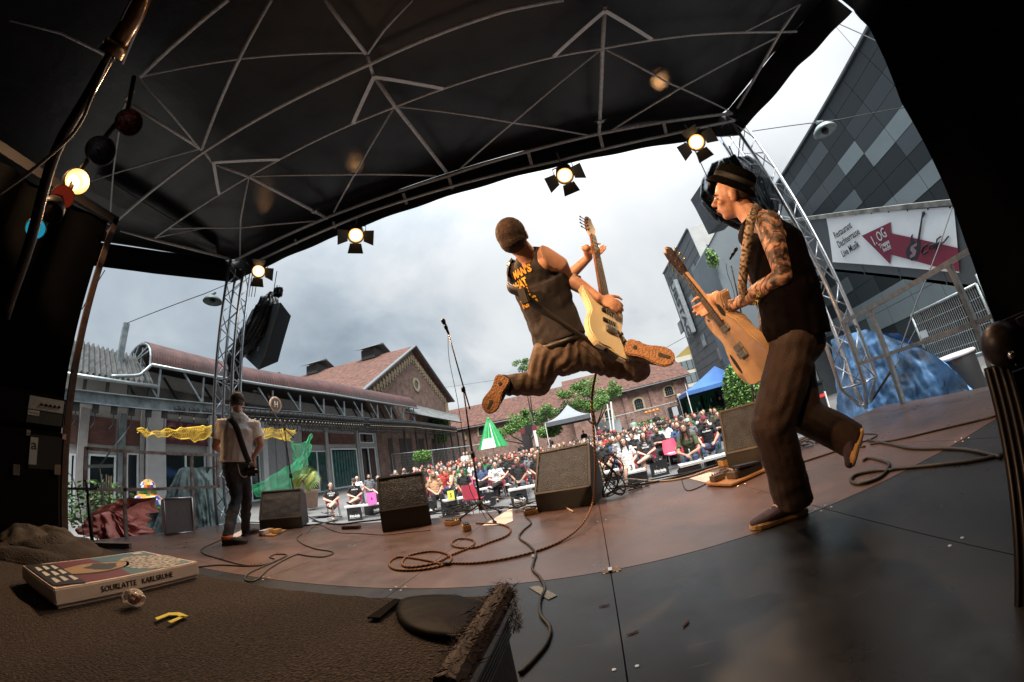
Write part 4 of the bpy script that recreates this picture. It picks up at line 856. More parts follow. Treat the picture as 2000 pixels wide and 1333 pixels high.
# V struts between beam and gutter
y = y_s + .4; n_ = 0
while y < y_e - .5:
    f = (y - y_s) / (y_e - y_s); g, t_ = gt(min(.999, f)); lo = along(T0, y)
    stp = 1.9
    B().beam(lo, V((XB, y - .9, g.z - .1)), .07, .07).build('strut', steelb, hall); B().beam(lo, V((XB, y + .0, g.z - .1)), .07, .07).build('strut', steelb, hall)
    B().beam(V((XB - 1.6, y, lo.z)), V((XB - 1.6, y - 1.0, g.z)), .08, .08).build('strut', rustd, hall)
    y += stp; n_ += 1
B().bb((XW - .05, y_s, 3.6), (XW + .02, 24, 4.6)).build('upper_wall', M('upper dark wall', (.13, .125, .12), .8, 0, .3, 1.2), hall)
# round clock-like sign on the beam
q = onx(538, 791, XB + .3); cs = thing('round_sign', 'round cream sign with a figure hanging on the canopy beam', 'sign', q)
B().lathe([(0, .03), (.30, .03), (.36, .05), (.40, .0), (.36, -.03), (0, -.03)], 28, Matrix.Translation(q) @ Matrix.Rotation(math.pi / 2, 4, 'Y')).build('ring', M('sign tan', (.34, .22, .15), .6), cs, True)
B().lathe([(0, .052), (.28, .052), (.28, .03)], 28, Matrix.Translation(q) @ Matrix.Rotation(math.pi / 2, 4, 'Y')).build('face', M('sign brown', (.10, .05, .03), .6), cs)
text('lettering', 'H', .42, frame(q + V((.056, 0, 0)), (0, 1, 0), (0, 0, 1)), M('sign cream', (.6, .55, .45), .6), cs, .004, cond=.8)
# ---- continuation: dark brick stretch behind the crowd
B().bb((XW - 3, 24.02, zb), (XW + .03, 44, 4.0)).build('brick_wall', bro, hall)
for k, (xa_, xb_) in enumerate(((757, 765), (778, 802), (812, 826), (842, 862))):
    a, c = onx(xa_, 850, XW + .05), onx(xb_, 850, XW + .05); B().bb((XW + .03, a.y, zb), (XW + .06, c.y, 3.2)).build('opening_shade', M('opening shade', (.02, .018, .017), .5), hall)  # dark slabs on the wall, the shade inside the openings put into their colour
lean = M('grey lean-to roof', (.17, .18, .18), .8, 0, .25, 2)
La = [onx(*p, XB) for p in ((790, 806), (815, 815), (900, 826))]; Lb = [onx(*p, XW - .3) for p in ((800, 790), (840, 795), (893, 812))]
b = B(); b.prism([La[0], La[2], Lb[2], Lb[0]], (0, 0, .08)); b.build('lean_to_roof', lean, hall)
B().tube([La[0] + V((.06, 0, 0)), La[2] + V((.06, 0, 0))], .07, 8).build('gutter', rustd, hall, True)
for k in range(9):
    y = 25 + k * 2; B().bb((XB - .1, y, zb), (XB + .05, y + .14, along(T1, min(36, y)).z)).build('post', rustd, hall)
# ================================================================ gabled brick building behind the hall
gb = thing('gabled_building', 'old brick building with stepped stone gable and tiled roof behind the hall', 'building', (XW, 32.5, -.6))
yl, yr, yp, zl, zr, zp = 23.1, 41.8, 32.6, 7.2, 8.5, 13.24
XG = XW - .4
B().prism([(XG, yl + .5, zb), (XG, yr - .5, zb), (XG, yr - .5, zr - .3), (XG, yp, zp - .3), (XG, yl + .5, zl - .1)], (-30, 0, 0)).build('wall', bro, gb)
tile = M('old red roof tiles', (.15, .060, .038), .85, 0, col2=(.045, .026, .022), scale=2.4, detail=12)
t, n, L, bs = nodes_of(tile); co = n.new('ShaderNodeTexCoord'); wv = n.new('ShaderNodeTexWave'); wv.inputs['Scale'].default_value = 1.05; wv.bands_direction = 'Z'; wv.wave_profile = 'SAW'; wv.inputs['Distortion'].default_value = .6; wv.inputs['Detail'].default_value = 3; wv.inputs['Detail Scale'].default_value = 4; L(co.outputs['Object'], wv.inputs['Vector'])
bp = n.new('ShaderNodeBump'); bp.inputs['Strength'].default_value = 1; bp.inputs['Distance'].default_value = .12; L(wv.outputs['Fac'], bp.inputs['Height']); L(bp.outputs[0], bs.inputs['Normal'])
ridge = zp + .15
def slope(y0, z0, y1, z1, x0, x1, nm='roof', m=tile, t_=.18, par=gb): return B().prism([(x0, y0, z0), (x0, y1, z1), (x0, y1, z1 + t_), (x0, y0, z0 + t_)], (x1 - x0, 0, 0)).build(nm, m, par)
slope(yl - .5, zl - .35, yp, zp - .05, XG + .5, XG - 30); slope(yr + .5, zr - .4, yp, zp - .05, XG + .5, XG - 30)
barge = M('slate grey bargeboard', (.12, .14, .15), .6, 0, .15, 6)
B().beam((XG + .52, yl - .6, zl - .30), (XG + .52, yp, zp + .08), .12, .42, (1, 0, 0)).build('bargeboard', barge, gb); B().beam((XG + .52, yr + .6, zr - .38), (XG + .52, yp, zp + .08), .12, .42, (1, 0, 0)).build('bargeboard', barge, gb)
# corbel steps of sandstone under the verge
for s_ in (0, 1):
    y0_, z0_ = (yl + .9, zl - .2) if not s_ else (yr - .9, zr - .2)
    for k in range(16):
        f = (k + .5) / 16; y, z = lerp(y0_, yp, f), lerp(z0_, zp - .9, f); B().bb((XG, y - .22, z - .45), (XG + .12, y + .22, z + .12)).build('corbel', stone, gb)
        B().bb((XG, y - .1, z - .75), (XG + .09, y + .1, z - .45)).build('corbel', stone, gb)
q = V((XG, 33.0, 9.1)); B().lathe([(.75, .0), (.78, .10), (.5, .10), (.48, .02)], 24, Matrix.Translation(q) @ Matrix.Rotation(math.pi / 2, 4, 'Y')).build('round_window_frame', stone, gb); B().lathe([(0, .03), (.5, .03)], 24, Matrix.Translation(q) @ Matrix.Rotation(math.pi / 2, 4, 'Y')).build('round_window', glass, gb)
B().bb((XG, 40.6, zb), (XG + .12, 41.3, 8)).build('quoin', stone, gb)
for xx, lab in ((XG - 5.0, ''), (XG - 13.5, ''), (XG - 22, '')):
    rv = B(); rv.bb((xx - .9, yp - 1.0, ridge - .5), (xx + .9, yp + 1.0, ridge + .6)); rv.build('ridge_vent', M('dark timber', (.05, .05, .05), .8), gb)
    B().prism([(xx + 1.5, yp - 1.7, ridge + .55), (xx + 1.5, yp, ridge + 1.35), (xx + 1.5, yp + 1.7, ridge + .55), (xx + 1.5, yp, ridge + 1.15)], (-3, 0, 0)).build('vent_roof', barge, gb)
B().prism([(XG - 4.2, 29.2, 10.55), (XG - 5.4, 29.2, 10.55), (XG - 5.4, 28.6, 10.2), (XG - 4.2, 28.6, 10.2)], (0, -.1, .25)).build('skylight', wframe, gb)
# ================================================================ far brick halls closing the yard
D2 = 45.0
fb_ = thing('brick_hall', 'far brick hall with arched windows in yellow stone frames and a tiled roof', 'building', (3, D2, -.6))
k2 = D2 / 38
def fy(px_, py_): return ony(px_, py_, D2)
zbf = gz(0, D2) - .5
xr_ = fy(1350, 775).x; zE = 5.0
B().bb((-1.2, D2, zbf), (xr_, D2 + 10, zE)).build('wall', brx, fb_); B().bb((-21, D2 + 1.5, zbf), (-1.2, D2 + 10, 4.9)).build('wall', brx, fb_)
rz = fy(1142, 742).z + 2.6
def froof(x0, x1, yE, z0, yR, z1, nm): B().prism([(x0, yE, z0), (x0, yR, z1), (x0, yR, z1 + .2), (x0, yE, z0 + .2)], (x1 - x0, 0, 0)).build(nm, tile, fb_)
froof(-1.8, xr_ + .5, D2 - .7, zE - .1, D2 + 6, 8.9, 'roof'); froof(-21.5, -1.8, D2 + .9, 4.7, D2 + 6, 8.2, 'roof')
B().tube([(-1.8, D2 - .75, zE - .1), (xr_ + .5, D2 - .75, zE - .1)], .09, 8).build('gutter', barge, fb_, True)
B().tube([(-21, D2 + .8, 4.65), (-1.8, D2 + .8, 4.65)], .09, 8).build('gutter', barge, fb_, True)
def archwin(x, z0, z1, w, yy):
    w2 = w / 2; pts = [(x - w2, z0), (x + w2, z0), (x + w2, z1)] + [(x + w2 * math.cos(a), z1 + .28 * w * math.sin(a)) for a in [math.pi * i / 8 for i in range(1, 8)]] + [(x - w2, z1)]
    f = 1.45; cz = (z0 + z1) / 2; out_ = [(x + (px_ - x) * f, cz + (pz - cz) * 1.28) for px_, pz in pts]
    o = B().prism([(a, yy, b_) for a, b_ in out_], (0, -.10, 0)).build('window', stone, fb_)
    B().prism([(a, yy - .10, b_) for a, b_ in pts], (0, -.02, 0)).build('pane', glass, o)
    b = B()
    for k in (-.25, 0, .25): b.bb((x + w * k - .015, yy - .15, z0), (x + w * k + .015, yy - .12, z1 + .1))
    for k in (.33, .66): b.bb((x - w2, yy - .15, lerp(z0, z1, k) - .015), (x + w2, yy - .12, lerp(z0, z1, k) + .015))
    b.build('glazing_bar', barge, o)
for (px_, p0, p1, w) in ((1246, 784, 800, 1.05), (1305, 760, 773, 1.05), (1188, 806, 822, 1.0)):
    a, c = fy(px_, p0), fy(px_, p1); archwin(a.x, c.z, a.z, w, D2)
for (px_, p0, p1, w) in ((943, 838, 850, 1.2), (1000, 824, 838, 1.2), (1060, 812, 826, 1.1), (900, 850, 860, 1.1)):
    a, c = ony(px_, p0, D2 + 1.5), ony(px_, p1, D2 + 1.5); archwin(a.x, c.z, a.z, w, D2 + 1.5)
for px_ in (1220, 1275, 1327, 1160):
    a = fy(px_, 780); B().bb((a.x - .35, D2 - .18, zbf), (a.x + .35, D2, zE - .3)).build('pilaster', brx, fb_)
a = fy(1340, 760); B().tube([(a.x, D2 - .2, zE - .1), (a.x, D2 - .2, zbf)], .06, 8).build('downpipe', MATS['zinc'], fb_, True)
a, c = fy(1300, 785), fy(1325, 790); B().bb((a.x, D2 - .12, zbf), (c.x, D2 - .02, 1.6)).build('door', glass, fb_)
B().bb((fy(1308, 785).x, D2 - .15, -.2), (fy(1319, 785).x, D2 - .12, 1.5)).build('door_pane', M('pale blind', (.35, .38, .40), .6), fb_)
# pale flat building and yellow-edged block beyond
o = thing('pale_building', 'pale flat roofed building beyond the tiled roof at the left', 'building', (-19, 62, 0)); B().bb((-24, 62, -1), (-6, 70, 8.6)).build('wall', M('pale grey wall', (.50, .50, .48), .8, 0, .06), o); B().bb((-24.3, 61.7, 8.6), (-5.7, 70.3, 8.9)).build('roof', barge, o)
yb_ = thing('yellow_block', 'pale block with a yellow corner between the tiled roof and the dark tower', 'building', (18, 60, 0))
pA, pB, pC = ony(1310, 704, 60), ony(1350, 692, 60), ony(1362, 740, 60)
B().bb((pA.x, 60, -1), (pB.x, 70, pB.z)).build('wall', M('pale panel wall', (.45, .44, .38), .7, 0, .08), yb_); B().bb((pB.x, 59.6, -1), (pB.x + 2.6, 70, pB.z + 1.6)).build('yellow_wall', M('yellow render', (.55, .40, .10), .7, 0, .05), yb_)
for k in range(4):
    for j in range(3):
        x_, z_ = lerp(pA.x, pB.x, .15 + .25 * k), lerp(1, pB.z, .2 + .26 * j); w = B().bb((x_, 59.9, z_), (x_ + 1.1, 60, z_ + 1.6)).build('window', M('blue grey window', (.14, .17, .18), .15), yb_)
# ================================================================ dark angular tower with the vertical sign
slate = M('slate grey panel', (.115, .13, .14), .5, .15, .10, 1.5); slate2 = M('dark slate panel', (.065, .075, .082), .5, .15, .10, 1.5); lightc = M('pale concrete', (.40, .41, .40), .8, 0, .08, 1)
tw_ = thing('slate_tower', 'slate grey angular tower with small windows and a tall vertical sign', 'building', (10, 22, -.8))
TX = 10.0; c0 = onx(1343, 448, TX); ytf = 17.3
cF = onx(1313, 500, TX)
yF, yN = 27.8, c0.y
B().prism([(TX, yN, -1.2), (TX, yF, -1.2), (TX, yF, cF.z + .1), (TX, yN, c0.z)], (5.5, 0, 0)).build('wall', slate, tw_)
B().prism([(TX, yN - .02, -1.2), (TX + 3.3, yN - .02, -1.2), (TX + 3.3, yN - .02, c0.z + .3), (TX, yN - .02, c0.z)], (0, -.05, 0)).build('pale_wall', lightc, tw_)
B().beam((TX - .03, yN, c0.z + .03), (TX - .03, yF, cF.z + .13), .1, .12).build('coping', barge, tw_)
for k in range(22):      # cladding joints as thin raised strips
    z = -.8 + k * .6; B().bb((TX - .012, yN + .05, z), (TX, yF - .05, z + .03)).build('joint_strip', slate2, tw_)
for p in ((1357, 530), (1375, 665), (1408, 690), (1353, 588), (1330, 640)):
    q = onx(*p, TX); w = B().bb((TX - .05, q.y - .45, q.z - .5), (TX - .005, q.y + .45, q.z + .5)).build('window', barge, tw_); B().bb((TX - .06, q.y - .36, q.z - .4), (TX - .045, q.y + .36, q.z + .4)).build('pane', M('pale reflecting pane', (.22, .25, .26), .1), w)
s0, s1 = onx(1319, 545, TX - .3), onx(1344, 660, TX - .3)
ys = (s0.y + s1.y) / 2
B().bb((TX - .42, ys - .75, s1.z), (TX - .12, ys + .75, s0.z)).build('sign_panel', M('sign pale', (.50, .54, .56), .5), tw_)
text('lettering', 'SUBSTAGE', 1.25, frame((TX - .44, ys, (s0.z + s1.z) / 2), (0, 0, -1), (0, -1, 0)), M('sign slate', (.05, .06, .065), .6), tw_, .01, cond=1.0, bold=.03)
# second mass: overhanging slate box right of the pale wall
p1, p2, p3, p4 = ony(1405, 436, 15.5), ony(1382, 480, 15.5), ony(1402, 530, 15.5), ony(1450, 740, 15.5)
B().prism([(p1.x, 15.5, p1.z), (p2.x, 15.5, p2.z), (p3.x - .1, 15.5, p2.z - 2.2), (p3.x, 15.5, -1.2), (11.2, 15.5, -1.2), (11.2, 15.5, 5.2), (14.4, 15.5, 5.2), (14.4, 15.5, p1.z + .5)], (0, 3, 0)).build('overhang', M('blue grey panel', (.14, .17, .19), .45, .2, .08, 1), tw_)
B().beam((p1.x - .04, 15.45, p1.z), (p2.x - .04, 15.45, p2.z), .10, .10).build('edge_strip', lightc, tw_)
q = ony(1391, 505, 15.2); ivy = B(); random.seed(11)
def leafball(b, c, rx, ry, rz, n_, s, k=1):
    for i in range(n_):
        while True:
            d = V((random.uniform(-1, 1), random.uniform(-1, 1), random.uniform(-1, 1)))
            if d.length <= 1: break
        p = V(c) + V((d.x * rx, d.y * ry, d.z * rz)); u = V((random.gauss(0, 1), random.gauss(0, 1), random.gauss(0, .6))).normalized(); w = u.orthogonal().normalized(); w = (w * math.cos(i) + u.cross(w) * math.sin(i)); l_ = s * random.uniform(.6, 1.3)
        b.k = random.randrange(k); b.add([p - u * l_, p + w * l_ * .45, p + u * l_, p - w * l_ * .45], [(0, 1, 2, 3)])
gl1, gl2, gl3 = M('leaf green', (.15, .32, .06), .6, 0, .3, 3), M('leaf light green', (.26, .46, .10), .6, 0, .3, 3), M('leaf dark green', (.07, .17, .04), .6, 0, .3, 3)
for mm_ in (gl1, gl2, gl3): nodes_of(mm_)[3].inputs['Subsurface Weight'].default_value = 0
leafball(ivy, q, .30, .3, .6, 260, .10, 2); tag(ivy.build('hanging_plant', [gl1, gl2], tw_), kind='stuff')
# ================================================================ right: panel clad hall, one object per panel
XP = 14.5; ph = thing('panel_hall', 'big hall clad in light and dark grey rectangular panels at the right', 'building', (XP, 10, -.86)); sc_ = XP / 9
greys = [M('panel grey %s' % w, c, .38, .25, .05, .8) for w, c in (('darkest', (.026, .032, .036)), ('dark', (.050, .060, .066)), ('middle', (.085, .10, .11)), ('light', (.14, .165, .175)), ('pale', (.24, .285, .295)))]
zt_ = .64 + .7215 * XP
B().bb((XP + .05, -8, -1.2), (XP + 12, 17.7, zt_ - .05)).build('wall', M('dark backing', (.008, .009, .010), .8), ph)
B().beam((XP - .05, -8, zt_ + .03), (XP - .05, 17.7, zt_ + .03), .20, .10).build('coping', barge, ph)
random.seed(21); pm_ = {}
hgt = .74; wd = 1.48
zz_ = zt_ - .02; row = 0
while zz_ > -1.0:
    yy = -8
    run = random.choice((0, 1, 1, 2))
    while yy < 17.7:
        if random.random() < .38: run = random.choice((0, 0, 0, 1, 1, 1, 2, 3, 4, 4) if zz_ < 9.6 and row > 1 else (0, 0, 1, 2))
        y1 = min(yy + wd, 17.7)
        if y1 - yy > .05: B().bb((XP - .03 - .004 * run, yy + .009, zz_ - hgt + .009), (XP + .04, y1 - .009, zz_ - .009)).build('panel', greys[run], ph)
        yy += wd
    zz_ -= hgt; row += 1
# end wall pieces left of the panel wall, posts and slatted gate beneath
B().bb((XP - 1.2, 17.75, -1.1), (XP + 3, 18.3, zt_ - 2.4)).build('end_wall', slate2, ph)
for k in range(4): B().bb((XP - 1.25, 17.7, 4 + k * 1.4), (XP + .0, 17.75, 4.06 + k * 1.4)).build('joint_strip', lightc, ph)
gtb = onz(1640, 767, -.86); gtx, gty = gtb.x, gtb.y
sg = thing('slatted_gate', 'grey slatted gate between pale posts under the hall', 'gate', (gtx - 1, gty, -.86))
gL = ony(1580, 700, gty)
for x_ in (gtx - .05, gL.x): B().bb((x_ - .12, gty - .12, -.9), (x_ + .12, gty + .12, 3.6)).build('post', M('pale green post', (.30, .36, .35), .5, .3), sg)
n_ = 26
for k in range(n_): x_ = lerp(gL.x + .2, gtx - .25, k / (n_ - 1)); B().bb((x_ - .03, gty - .05, -.5), (x_ + .03, gty + .0, 3.4)).build('slat', M('grey slat', (.17, .18, .18), .5, .4), sg)
B().bb((gL.x, gty + .05, -.9), (gtx, gty + .15, 3.5)).build('backing', greys[0], sg)
B().bb((gL.x, gty - .15, -.9), (gtx, gty - .05, -.5)).build('plinth', rend, sg)
# ---- outside stair parapet with banner
XS = 8.0
stp_ = thing('stair_parapet', 'slate grey parapet of an outside stair rising away beside the panel hall', 'stair', (XS, 6, 0))
LT = [onx(*p, XS) for p in ((1560, 431), (1590, 428), (1700, 412), (1873, 398))]; LB_ = [onx(*p, XS) for p in ((1600, 527), (1635, 531), (1750, 545), (1935, 570))]
ext = lambda a, c, t_: a + (c - a) * t_
tA, tB_ = LT[1], LT[3]; bA, bB_ = LB_[1], LB_[3]; tE, bE = ext(tA, tB_, 1.9), ext(bA, bB_, 1.6); tS, bS = ext(tB_, tA, 1.45), ext(bB_, bA, 1.5)
B().prism([tS, tE, bE, bS], (.12, 0, 0)).build('panel', M('parapet slate', (.085, .10, .11), .45, .2, .06, 1), stp_)
B().beam(tS + V((.05, 0, .04)), tE + V((.05, 0, .04)), .22, .11).build('coping', M('weathered concrete', (.30, .30, .27), .9, 0, .3, 4), stp_)
for f in (.24, .50, .78, 1.05): B().beam(ext(tA, tB_, f) + V((-.006, 0, 0)), ext(bA, bB_, f) + V((-.006, 0, 0)), .02, .012).build('joint_strip', barge, stp_)
B().prism([bS, bE, bE + V((2.4, 0, 0)), bS + V((2.4, 0, 0))], (0, 0, .08)).build('soffit', greys[0], stp_)
bn = thing('banner', 'white banner with maroon arrow, black guitar and restaurant lettering on the stair parapet', 'banner', onx(1745, 470, XS))
Q = [onx(*p, XS) for p in ((1615, 424), (1864, 404), (1875, 533), (1628, 512))]
def bq(u, v, d=.0): a = Q[0].lerp(Q[1], u); c = Q[3].lerp(Q[2], u); q = a.lerp(c, v); return V((XS - .03 - d + .008 * math.sin(u * 9 + v * 4) * (1 - v * .3), q.y, q.z))
b = B(); b.grid(lambda u, v: bq(u, v), 40, 16); b.build('cloth', M('banner white', (.82, .85, .86), .5, 0, .03, 3), bn, True)
mar = M('banner maroon', (.19, .018, .045), .5, 0, .05)
def bpoly(pts, m, nm, d=.006):
    bm = bmesh.new(); vs_ = [bm.verts.new(bq((x - 1615) / 250, 0, 0)) for x, y in pts]; bm.free()
    P = [onx(x, y, XS - .045 - d) for x, y in pts]; return B().prism(P, (-.002, 0, 0)).build(nm, m, bn)
bpoly([(1683, 461), (1740, 434), (1740, 456), (1740, 497), (1738, 516)], mar, 'arrow'); bpoly([(1740, 456), (1871, 485), (1873, 531), (1826, 521), (1738, 497)], mar, 'arrow', .0061)
xu_ = (Q[1] - Q[0]).normalized()
bk_ = M('banner black', (.02, .018, .03), .5)
def btext(s_, p, q, size, m, cond=.8, d=.010):
    a, c = onx(*p, XS - .064), onx(*q, XS - .064); x_ = (c - a).normalized(); up_ = V((-1, 0, 0)).cross(x_); 
    return text('lettering', s_, size, frame((a + c) / 2, x_, V((0, 0, 1))), m, bn, .002, cond=(c - a).length / (size * .52 * len(s_)), bold=.003)
btext('Restaurant', (1626, 464), (1665, 437), .26, bk_); btext('Dachterrasse', (1633, 482), (1681, 449), .26, bk_); btext('Live Musik', (1641, 500), (1680, 474), .26, bk_)
wtx = M('banner white text', (.66, .69, .70), .5)
btext('1. OG', (1703, 474), (1730, 453), .34, wtx); btext('Treppe', (1717, 483), (1737, 471), .15, wtx); btext('hoch!', (1724, 490), (1741, 481), .15, wtx)
bpoly([(1790, 478), (1801, 415), (1805, 413), (1808, 417), (1802, 428), (1795, 480)], bk_, 'guitar_neck', .012)
bpoly([(1779, 462), (1783, 457), (1783, 468), (1789, 474), (1797, 467), (1798, 476), (1796, 492), (1792, 506), (1781, 510), (1772, 504), (1769, 494), (1772, 484), (1778, 476)], bk_, 'guitar_body', .012)
bpoly([(1779, 482), (1791, 474), (1791, 480), (1784, 484), (1790, 490), (1787, 500), (1778, 505), (1777, 500), (1783, 495), (1778, 490)], M('banner 5 grey', (.30, .20, .22), .5), 'guitar_figure', .016)
for pts in ([(1811, 478), (1804, 482), (1799, 492), (1802, 496), (1812, 491)], [(1824, 477), (1816, 481), (1815, 487), (1822, 484), (1826, 476), (1826, 484)], [(1838, 462), (1830, 468), (1828, 486), (1828, 490)], [(1824, 478), (1836, 475)], [(1832, 476), (1838, 472), (1836, 477), (1844, 473), (1850, 465), (1853, 462)]):
    B().tube([onx(x, y, XS - .065) for x, y in pts], .016, 6).build('lettering', bk_, bn, True)
for k in range(8): q = bq(.02 + k * .137, .01, .01); B().ell(q, .018, 6).build('eyelet', rustd, bn)
# ---- mobile fence panel and barrel beside the blue tarpaulin
ff = thing('fence_panel', 'steel mesh fence panel leaning before the dark hall at the right', 'fence', (6.5, 4.6, -.86))
FA, FB_, FC, FD = onx(1783, 621, 6.5), onx(1905, 574, 6.5), onx(1888, 698, 6.5), onx(1800, 740, 6.5)
FA, FB_ = V((6.5, 5.25, 1.02)), V((6.5, 3.80, 1.02)); zf = -.70
FAr, FBr = FA, FB_
fz0 = onx(1885, 699, 6.5).z
for a, c in ((FA, FB_), (V((6.5, 5.25, fz0)), V((6.5, 3.8, fz0))), (FA, V((6.5, 5.25, fz0))), (FB_, V((6.5, 3.8, fz0)))): B().tube([a, c], .021, 8).build('frame', M('galvanised light', (.42, .47, .47), .45, .7), ff, True)
for k in range(34): y = lerp(5.25, 3.8, (k + .5) / 34); B().tube([(6.5, y, fz0), (6.5, y, 1.02)], .005, 5).build('rod', MATS['galvanised light'], ff)
for k in range(1, 5): z = lerp(fz0, 1.02, k / 5); B().tube([(6.49, 5.25, z), (6.49, 3.8, z)], .004, 5).build('rod', MATS['galvanised light'], ff)
B().tube([(6.5, 3.72, -.9), (6.5, 3.72, 1.15)], .03, 8).build('pole', MATS['galvanised light'], ff, True)
B().bb((6.47, 5.05, .55), (6.48, 5.2, .68)).build('tag_plate', wframe, ff)
bp_ = onx(1888, 745, 5.6); br = thing('barrel', 'black barrel with white rim behind the blue tarpaulin', 'barrel', (5.6, bp_.y, -.86))
tp = onx(1860, 695, 5.6); B().lathe([(0, tp.z - .02), (.30, tp.z - .02), (.31, tp.z), (.32, tp.z - .02), (.33, tp.z - .5), (.30, -.86), (0, -.86)], 24, Matrix.Translation((5.6, tp.y, 0))).build('body', black, br, True)
B().lathe([(0, tp.z + .012), (.33, tp.z + .012), (.345, tp.z - .01), (.33, tp.z - .03)], 24, Matrix.Translation((5.6, tp.y, 0))).build('lid', M('white lid', (.55, .5, .5), .5), br, True)
# ---- blue tarpaulin over something tall
blue = M('blue tarpaulin', (.20, .46, .88), .5, 0, .35, 3.0, bump=.8, bscale=7, detail=8)
def tarp(name, label, foot, apex, m, amp, z0, seed, sub=56, crease=2.2, ridge_=None):
    """cloth thrown over a hidden shape: a fan of folds from the apex line down to the foot outline"""
    foot = [V(p) for p in foot]; ap = [V(p) for p in apex]; n_ = len(foot); b = B()
    def fp(u): k = (u % 1) * n_; i = int(k) % n_; return foot[i].lerp(foot[(i + 1) % n_], k - int(k))
    def tp_(u): k = (u % 1) * len(ap); i = int(k) % len(ap); return ap[i].lerp(ap[(i + 1) % len(ap)], k - int(k))
    c = sum(foot, V()) / n_
    def f(u, v):
        p = tp_(u).lerp(fp(u), v); o_ = (fp(u) - c); o_.z = 0; o_.normalize()
        fold = (abs(noise.noise(V((math.cos(2 * math.pi * u) * crease, math.sin(2 * math.pi * u) * crease, seed)))) * 2 - .5) * v ** .8 + .45 * (abs(noise.noise(V((math.cos(2 * math.pi * u) * crease * 3, math.sin(2 * math.pi * u) * crease * 3, v * 3 + seed)))) * 2 - .4) * v ** .5
        fold += .30 * abs(noise.noise(V((p.x * 3.1, p.y * 3.1, p.z * 2.6 + seed)))) + .30 * abs(noise.noise(V((p.x * 9, p.y * 9, p.z * 7 + seed))))
        return p + o_ * fold * amp + V((0, 0, amp * .4 * noise.noise(V((p.x * 2, p.y * 2, seed)))))
    b.grid(f, sub * 3, sub); o = b.build(name, m, None, True)
    return tag(o, label, 'tarpaulin')
bt = [onx(*p, 4.35) for p in ((1735, 648), (1752, 647))]
A1, A2 = ony(1705, 655, 4.6), onx(1768, 652, 4.7)
F1, F2, F3 = ony(1672, 815, 4.75), onx(1880, 745, 4.35), onx(1895, 772, 4.3)
tarp('blue_tarpaulin', 'bright blue tarpaulin over tall equipment beyond the right railing', [(3.95, 5.35, -.86), (3.85, 4.55, -.86), (4.15, 3.7, -.86), (4.35, F3.y, -.86), (5.0, 3.1, -.86), (5.9, 4.4, -.86), (5.2, 5.6, -.86)],
     [(4.25, 5.0, 1.05), (4.2, 4.7, 1.02), (4.35, 4.35, .98), onx(1815, 690, 4.5), onx(1868, 732, 4.4), (5.0, 3.9, .3), (5.0, 4.4, .8), (4.8, 5.0, 1.0)], blue, .13, -.86, 3.3, 70)
# ---- left: green grey tarpaulin, case, red tarpaulin, plants, ornaments
gt_ = M('green grey tarpaulin', (.20, .28, .27), .4, 0, .3, 3, bump=.8, bscale=8)
a1, a2 = onx(385, 905, -6.6), onx(360, 915, -6.6)
tarp('green_tarpaulin', 'pale green tarpaulin draped over equipment left of the lattice tower', [onx(262, 1050, -6.2) * 1 + V((0, 0, -.5)), onx(330, 1050, -6.1) + V((0, 0, -.5)), onx(400, 1040, -6.1) + V((0, 0, -.5)), onx(424, 1010, -6.3) + V((0, 0, -.6)), (-7.4, 5.6, -.8), (-7.8, 4.0, -.8)],
     [onx(350, 918, -6.7), onx(362, 912, -6.6), onx(398, 912, -6.6), onx(404, 925, -6.7), (-7.1, 4.4, 1.0)], gt_, .14, -.8, 7.1, 44, 2.6)
cs0 = onz(345, 1043, 0); sc2 = thing('silver_case', 'silver edged grey case standing on the left edge of the boards', 'case', cs0)
Pc = [onz(324, 1046, 0), onz(379, 1040, 0)]; dcs = (Pc[1] - Pc[0]); hh = .46
nrm2 = V((-dcs.y, dcs.x, 0)).normalized() * .24
B().prism([Pc[0] + V((0, 0, .01)), Pc[1] + V((0, 0, .01)), Pc[1] + V((0, 0, hh)), Pc[0] + V((0, 0, hh))], nrm2).build('shell', M('grey laminate', (.27, .25, .26), .45, 0, .08, 30), sc2, bev=.01)
for a, c in ((Pc[0], Pc[1]), (Pc[0] + V((0, 0, hh)), Pc[1] + V((0, 0, hh))), (Pc[0], Pc[0] + V((0, 0, hh))), (Pc[1], Pc[1] + V((0, 0, hh)))): B().tube([a - nrm2 * .03 + V((0, 0, .01)), c - nrm2 * .03 + V((0, 0, .01))], .012, 6).build('edge', alu, sc2, True)
redt = M('salmon red tarpaulin', (.66, .17, .12), .6, 0, .2, 5, bump=.5, bscale=9)
tarp('red_tarpaulin', 'crumpled salmon red tarpaulin beyond the left railing', [onx(160, 1040, -6.0), onx(240, 1056, -5.85), onx(262, 1045, -6.0), (-7.0, 3.6, -.1), (-7.2, 2.6, 0), (-6.6, 2.0, 0)],
     [onx(175, 1010, -6.1), onx(215, 1005, -6.3), onx(226, 1003, -6.3), (-6.7, 3.0, .45), (-6.6, 2.4, .42)], redt, .28, -.8, 1.7, 34, 3.2)
tarp('grey_tarpaulin', 'small heap of grey green tarpaulin beside the red one', [onx(240, 1050, -6.3), onx(272, 1042, -6.3), (-6.9, 3.9, -.2), (-6.9, 3.2, -.2)], [onx(243, 1015, -6.4), onx(250, 1018, -6.4), (-6.7, 3.4, .3)], gt_, .15, -.8, 4.4, 24, 2.4)
fr1 = B(); B().beam(onz(130, 1062, .03), onz(255, 1066, .03), .05, .05).build('plank', M('old plank', (.16, .13, .11), .8), None); tag(bpy.data.objects['plank'], 'old plank lying on the boards before the red tarpaulin', 'plank')
